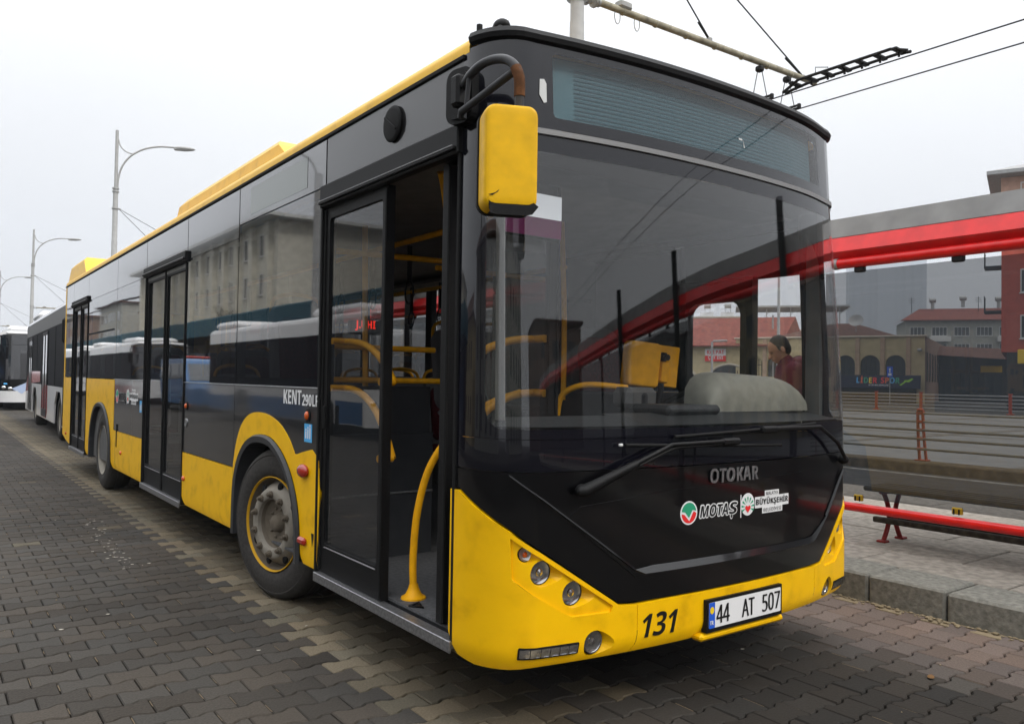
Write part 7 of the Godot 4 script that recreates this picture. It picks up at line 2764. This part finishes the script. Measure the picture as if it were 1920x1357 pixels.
# ---------------------------------------------------------------- the man on the platform
# surface nets over a smooth union of tapered capsules and ellipsoids
func field(p: Vector3, parts: Array, k: float) -> float:
	var d := 1e3
	for q in parts:
		var e := 0.0
		if q.size() == 4:
			var a: Vector3 = q[0]
			var b: Vector3 = q[1]
			var ab := b - a
			var h := clampf((p - a).dot(ab) / ab.length_squared(), 0.0, 1.0)
			e = (p - a - ab * h).length() - lerpf(q[2], q[3], h)
		else:
			var v: Vector3 = (p - q[0])
			if q.size() == 3: v = (q[2] as Basis).inverse() * v
			var r: Vector3 = q[1]
			var k0 := (v / r).length()
			var k1 := (v / (r * r)).length()
			e = k0 * (k0 - 1.0) / maxf(k1, 1e-6)
		var w := maxf(k - absf(d - e), 0.0) / k
		d = minf(d, e) - w * w * k * 0.25
	return d

func net(b: MB, parts: Array, lo: Vector3, hi: Vector3, c: float, k: float) -> void:
	var nx := int((hi.x - lo.x) / c) + 2
	var ny := int((hi.y - lo.y) / c) + 2
	var nz := int((hi.z - lo.z) / c) + 2
	var f := PackedFloat32Array()
	f.resize(nx * ny * nz)
	for i in nx:
		for j in ny:
			for l in nz:
				f[(i * ny + j) * nz + l] = field(lo + Vector3(i, j, l) * c, parts, k)
	var ids := {}
	for i in nx - 1:
		for j in ny - 1:
			for l in nz - 1:
				var s := Vector3.ZERO
				var n := 0
				var v := []
				var neg := 0
				for q in 8:
					var val := f[((i + (q & 1)) * ny + j + ((q >> 1) & 1)) * nz + l + ((q >> 2) & 1)]
					v.append(val)
					if val < 0.0: neg += 1
				if neg == 0 or neg == 8: continue
				for a in 8:
					for bit in [1, 2, 4]:
						if a & bit == 0 and (v[a] < 0.0) != (v[a | bit] < 0.0):
							var t: float = v[a] / (v[a] - v[a | bit])
							var pa := Vector3(a & 1, (a >> 1) & 1, (a >> 2) & 1)
							var pb := Vector3((a | bit) & 1, ((a | bit) >> 1) & 1, ((a | bit) >> 2) & 1)
							s += pa.lerp(pb, t)
							n += 1
				var p := lo + (Vector3(i, j, l) + s / n) * c
				var e := c * 0.5
				var g := Vector3(field(p + Vector3(e, 0, 0), parts, k) - field(p - Vector3(e, 0, 0), parts, k), field(p + Vector3(0, e, 0), parts, k) - field(p - Vector3(0, e, 0), parts, k), field(p + Vector3(0, 0, e), parts, k) - field(p - Vector3(0, 0, e), parts, k))
				ids[(i * ny + j) * nz + l] = b.vert(p, g.normalized())
	for i in range(1, nx - 1):
		for j in range(1, ny - 1):
			for l in range(1, nz - 1):
				var o := (i * ny + j) * nz + l
				var s0 := f[o] < 0.0
				for ax in 3:
					var o1: int = o + [ny * nz, nz, 1][ax]
					if s0 == (f[o1] < 0.0): continue
					var u: int = [nz, ny * nz, ny * nz][ax]
					var w: int = [1, 1, nz][ax]
					var q := [o, o - u, o - u - w, o - w]
					if not (ids.has(q[0]) and ids.has(q[1]) and ids.has(q[2]) and ids.has(q[3])): continue
					b.tri_i(ids[q[0]], ids[q[1]], ids[q[2]])
					b.tri_i(ids[q[0]], ids[q[2]], ids[q[3]])

func person() -> void:
	# built facing +z at the origin, then turned
	var t := thing("person", "man with short dark hair in a maroon hooded jacket, head bowed, behind the driver's window", "person", Vector3.ZERO)
	var body := []
	for s in [-1.0, 1.0]:
		body.append_array([[Vector3(s * 0.095, 0.90, 0.0), Vector3(s * 0.10, 0.50, 0.015), 0.095, 0.062], [Vector3(s * 0.10, 0.50, 0.015), Vector3(s * 0.105, 0.09, -0.02), 0.062, 0.044], [Vector3(s * 0.105, 0.05, -0.03), Vector3(s * 0.115, 0.035, 0.14), 0.045, 0.035]])
	body.append([Vector3(0, 0.93, 0.0), Vector3(0.155, 0.11, 0.115)])
	var b := MB.new()
	net(b, body, Vector3(-0.3, -0.02, -0.2), Vector3(0.3, 1.06, 0.24), 0.014, 0.05)
	obj("trousers", b, M["trousers"], t)
	var coat := [[Vector3(0, 0.98, 0.0), Vector3(0.175, 0.14, 0.13)], [Vector3(0, 1.18, -0.01), Vector3(0.175, 0.20, 0.125)], [Vector3(0, 1.33, -0.015), Vector3(0.19, 0.12, 0.12)], [Vector3(-0.15, 1.40, -0.02), Vector3(0.15, 1.40, -0.02), 0.062, 0.062], [Vector3(0, 1.40, -0.01), Vector3(0, 1.47, 0.015), 0.085, 0.075]]
	for s in [-1.0, 1.0]:
		coat.append_array([[Vector3(s * 0.185, 1.39, -0.02), Vector3(s * 0.235, 1.12, 0.02), 0.066, 0.054], [Vector3(s * 0.235, 1.12, 0.02), Vector3(s * 0.16, 1.02, 0.22), 0.054, 0.042]])
	b = MB.new()
	net(b, coat, Vector3(-0.34, 0.82, -0.2), Vector3(0.34, 1.58, 0.32), 0.012, 0.045)
	obj("jacket", b, M["jacket"], t)
	b = MB.new()
	net(b, [[Vector3(-0.10, 1.45, -0.07), Vector3(0.10, 1.45, -0.07), 0.055, 0.055], [Vector3(0, 1.44, -0.12), Vector3(0.11, 0.085, 0.07)]], Vector3(-0.22, 1.3, -0.24), Vector3(0.22, 1.58, 0.04), 0.010, 0.03)
	obj("hood", b, M["jacket"], t)
	b = MB.new()
	b.ball(Vector3(-0.05, 1.462, -0.168), Vector3(0.065, 0.04, 0.04), 12, 8)
	b.ball(Vector3(0.05, 1.455, -0.168), Vector3(0.065, 0.04, 0.04), 12, 8)
	obj("hood_lining", b, M["hood_lining"], t)
	# head, bowed forward
	var hx := Transform3D(Basis(Vector3.RIGHT, 0.42), Vector3(0, 1.47, 0.02))
	var head := [[Vector3(0, 0.155, 0.005), Vector3(0.074, 0.092, 0.094)], [Vector3(0, 0.085, 0.045), Vector3(0.054, 0.070, 0.052)], [Vector3(0, 0.035, 0.062), Vector3(0.030, 0.024, 0.028)], [Vector3(0, -0.03, 0.0), Vector3(0, 0.08, 0.0), 0.056, 0.054], [Vector3(0, 0.125, 0.098), Vector3(0, 0.088, 0.118), 0.008, 0.014], [Vector3(0, 0.086, 0.112), Vector3(0.016, 0.009, 0.012)], [Vector3(-0.03, 0.137, 0.088), Vector3(0.03, 0.137, 0.088), 0.010, 0.010], [Vector3(0, 0.060, 0.096), Vector3(0.020, 0.007, 0.010)], [Vector3(0, 0.049, 0.094), Vector3(0.018, 0.007, 0.010)]]
	for s in [-1.0, 1.0]:
		head.append([Vector3(s * 0.076, 0.115, -0.005), Vector3(0.010, 0.032, 0.019)])
	b = MB.new()
	net(b, head, Vector3(-0.10, -0.06, -0.11), Vector3(0.10, 0.26, 0.15), 0.005, 0.014)
	for i in b.v.size():
		b.v[i] = hx * b.v[i]
		b.n[i] = (hx.basis * b.n[i]).normalized()
	obj("head", b, M["skin"], t)
	b = MB.new()
	net(b, [[Vector3(0, 0.172, -0.012), Vector3(0.080, 0.090, 0.094)], [Vector3(0, 0.12, -0.05), Vector3(0.074, 0.075, 0.055)], [Vector3(-0.074, 0.13, 0.022), Vector3(-0.074, 0.16, 0.022), 0.010, 0.012], [Vector3(0.074, 0.13, 0.022), Vector3(0.074, 0.16, 0.022), 0.010, 0.012]], Vector3(-0.11, 0.0, -0.13), Vector3(0.11, 0.29, 0.12), 0.006, 0.012)
	var keep := MB.new()
	for i in range(0, b.idx.size(), 3):
		var c := (b.v[b.idx[i]] + b.v[b.idx[i + 1]] + b.v[b.idx[i + 2]]) / 3.0
		# the hairline: nothing over the face
		if c.z > 0.055 and c.y < 0.205: continue
		var q := keep.v.size()
		for m in 3:
			var id := b.idx[i + m]
			keep.vert(hx * b.v[id], (hx.basis * b.n[id]).normalized())
		keep.tri_i(q, q + 1, q + 2)
	obj("hair", keep, M["hair"], t)
	b = MB.new()
	for s in [-1.0, 1.0]:
		b.ball(Vector3(s * 0.030, 0.122, 0.088), Vector3(0.012, 0.006, 0.008), 10, 6, hx)
		b.bar(hx * Vector3(s * 0.015, 0.142, 0.099), hx * Vector3(s * 0.045, 0.143, 0.090), 0.004, 0.007)
	obj("brows_and_eyes", b, M["hair"], t)
	# hands: palm, four fingers, thumb
	for s in [-1.0, 1.0]:
		var w := Vector3(s * 0.155, 1.015, 0.245)
		var hd := [[w - Vector3(0, 0, 0.02), w + Vector3(-s * 0.02, -0.002, 0.055), 0.026, 0.028]]
		for k in 4:
			var r0 := w + Vector3(-s * 0.02 + s * (0.028 - 0.019 * k), 0.0, 0.065)
			var r1 := r0 + Vector3(-s * 0.004, -0.012, 0.034 + [0.0, 0.006, 0.004, -0.006][k])
			var r2 := r1 + Vector3(-s * 0.004, -0.028, 0.012)
			hd.append([r0, r1, 0.0095, 0.0085])
			hd.append([r1, r2, 0.0085, 0.007])
		hd.append([w + Vector3(-s * 0.022, 0.008, 0.015), w + Vector3(-s * 0.05, 0.014, 0.05), 0.011, 0.008])
		b = MB.new()
		net(b, hd, w - Vector3(0.09, 0.07, 0.06), w + Vector3(0.09, 0.06, 0.16), 0.005, 0.010)
		obj("hand", b, M["skin"], t)
	t.position = Vector3(4.76, 0.162, -2.18)
	t.scale = Vector3.ONE
	t.rotation.y = atan2(-0.80, -0.60)
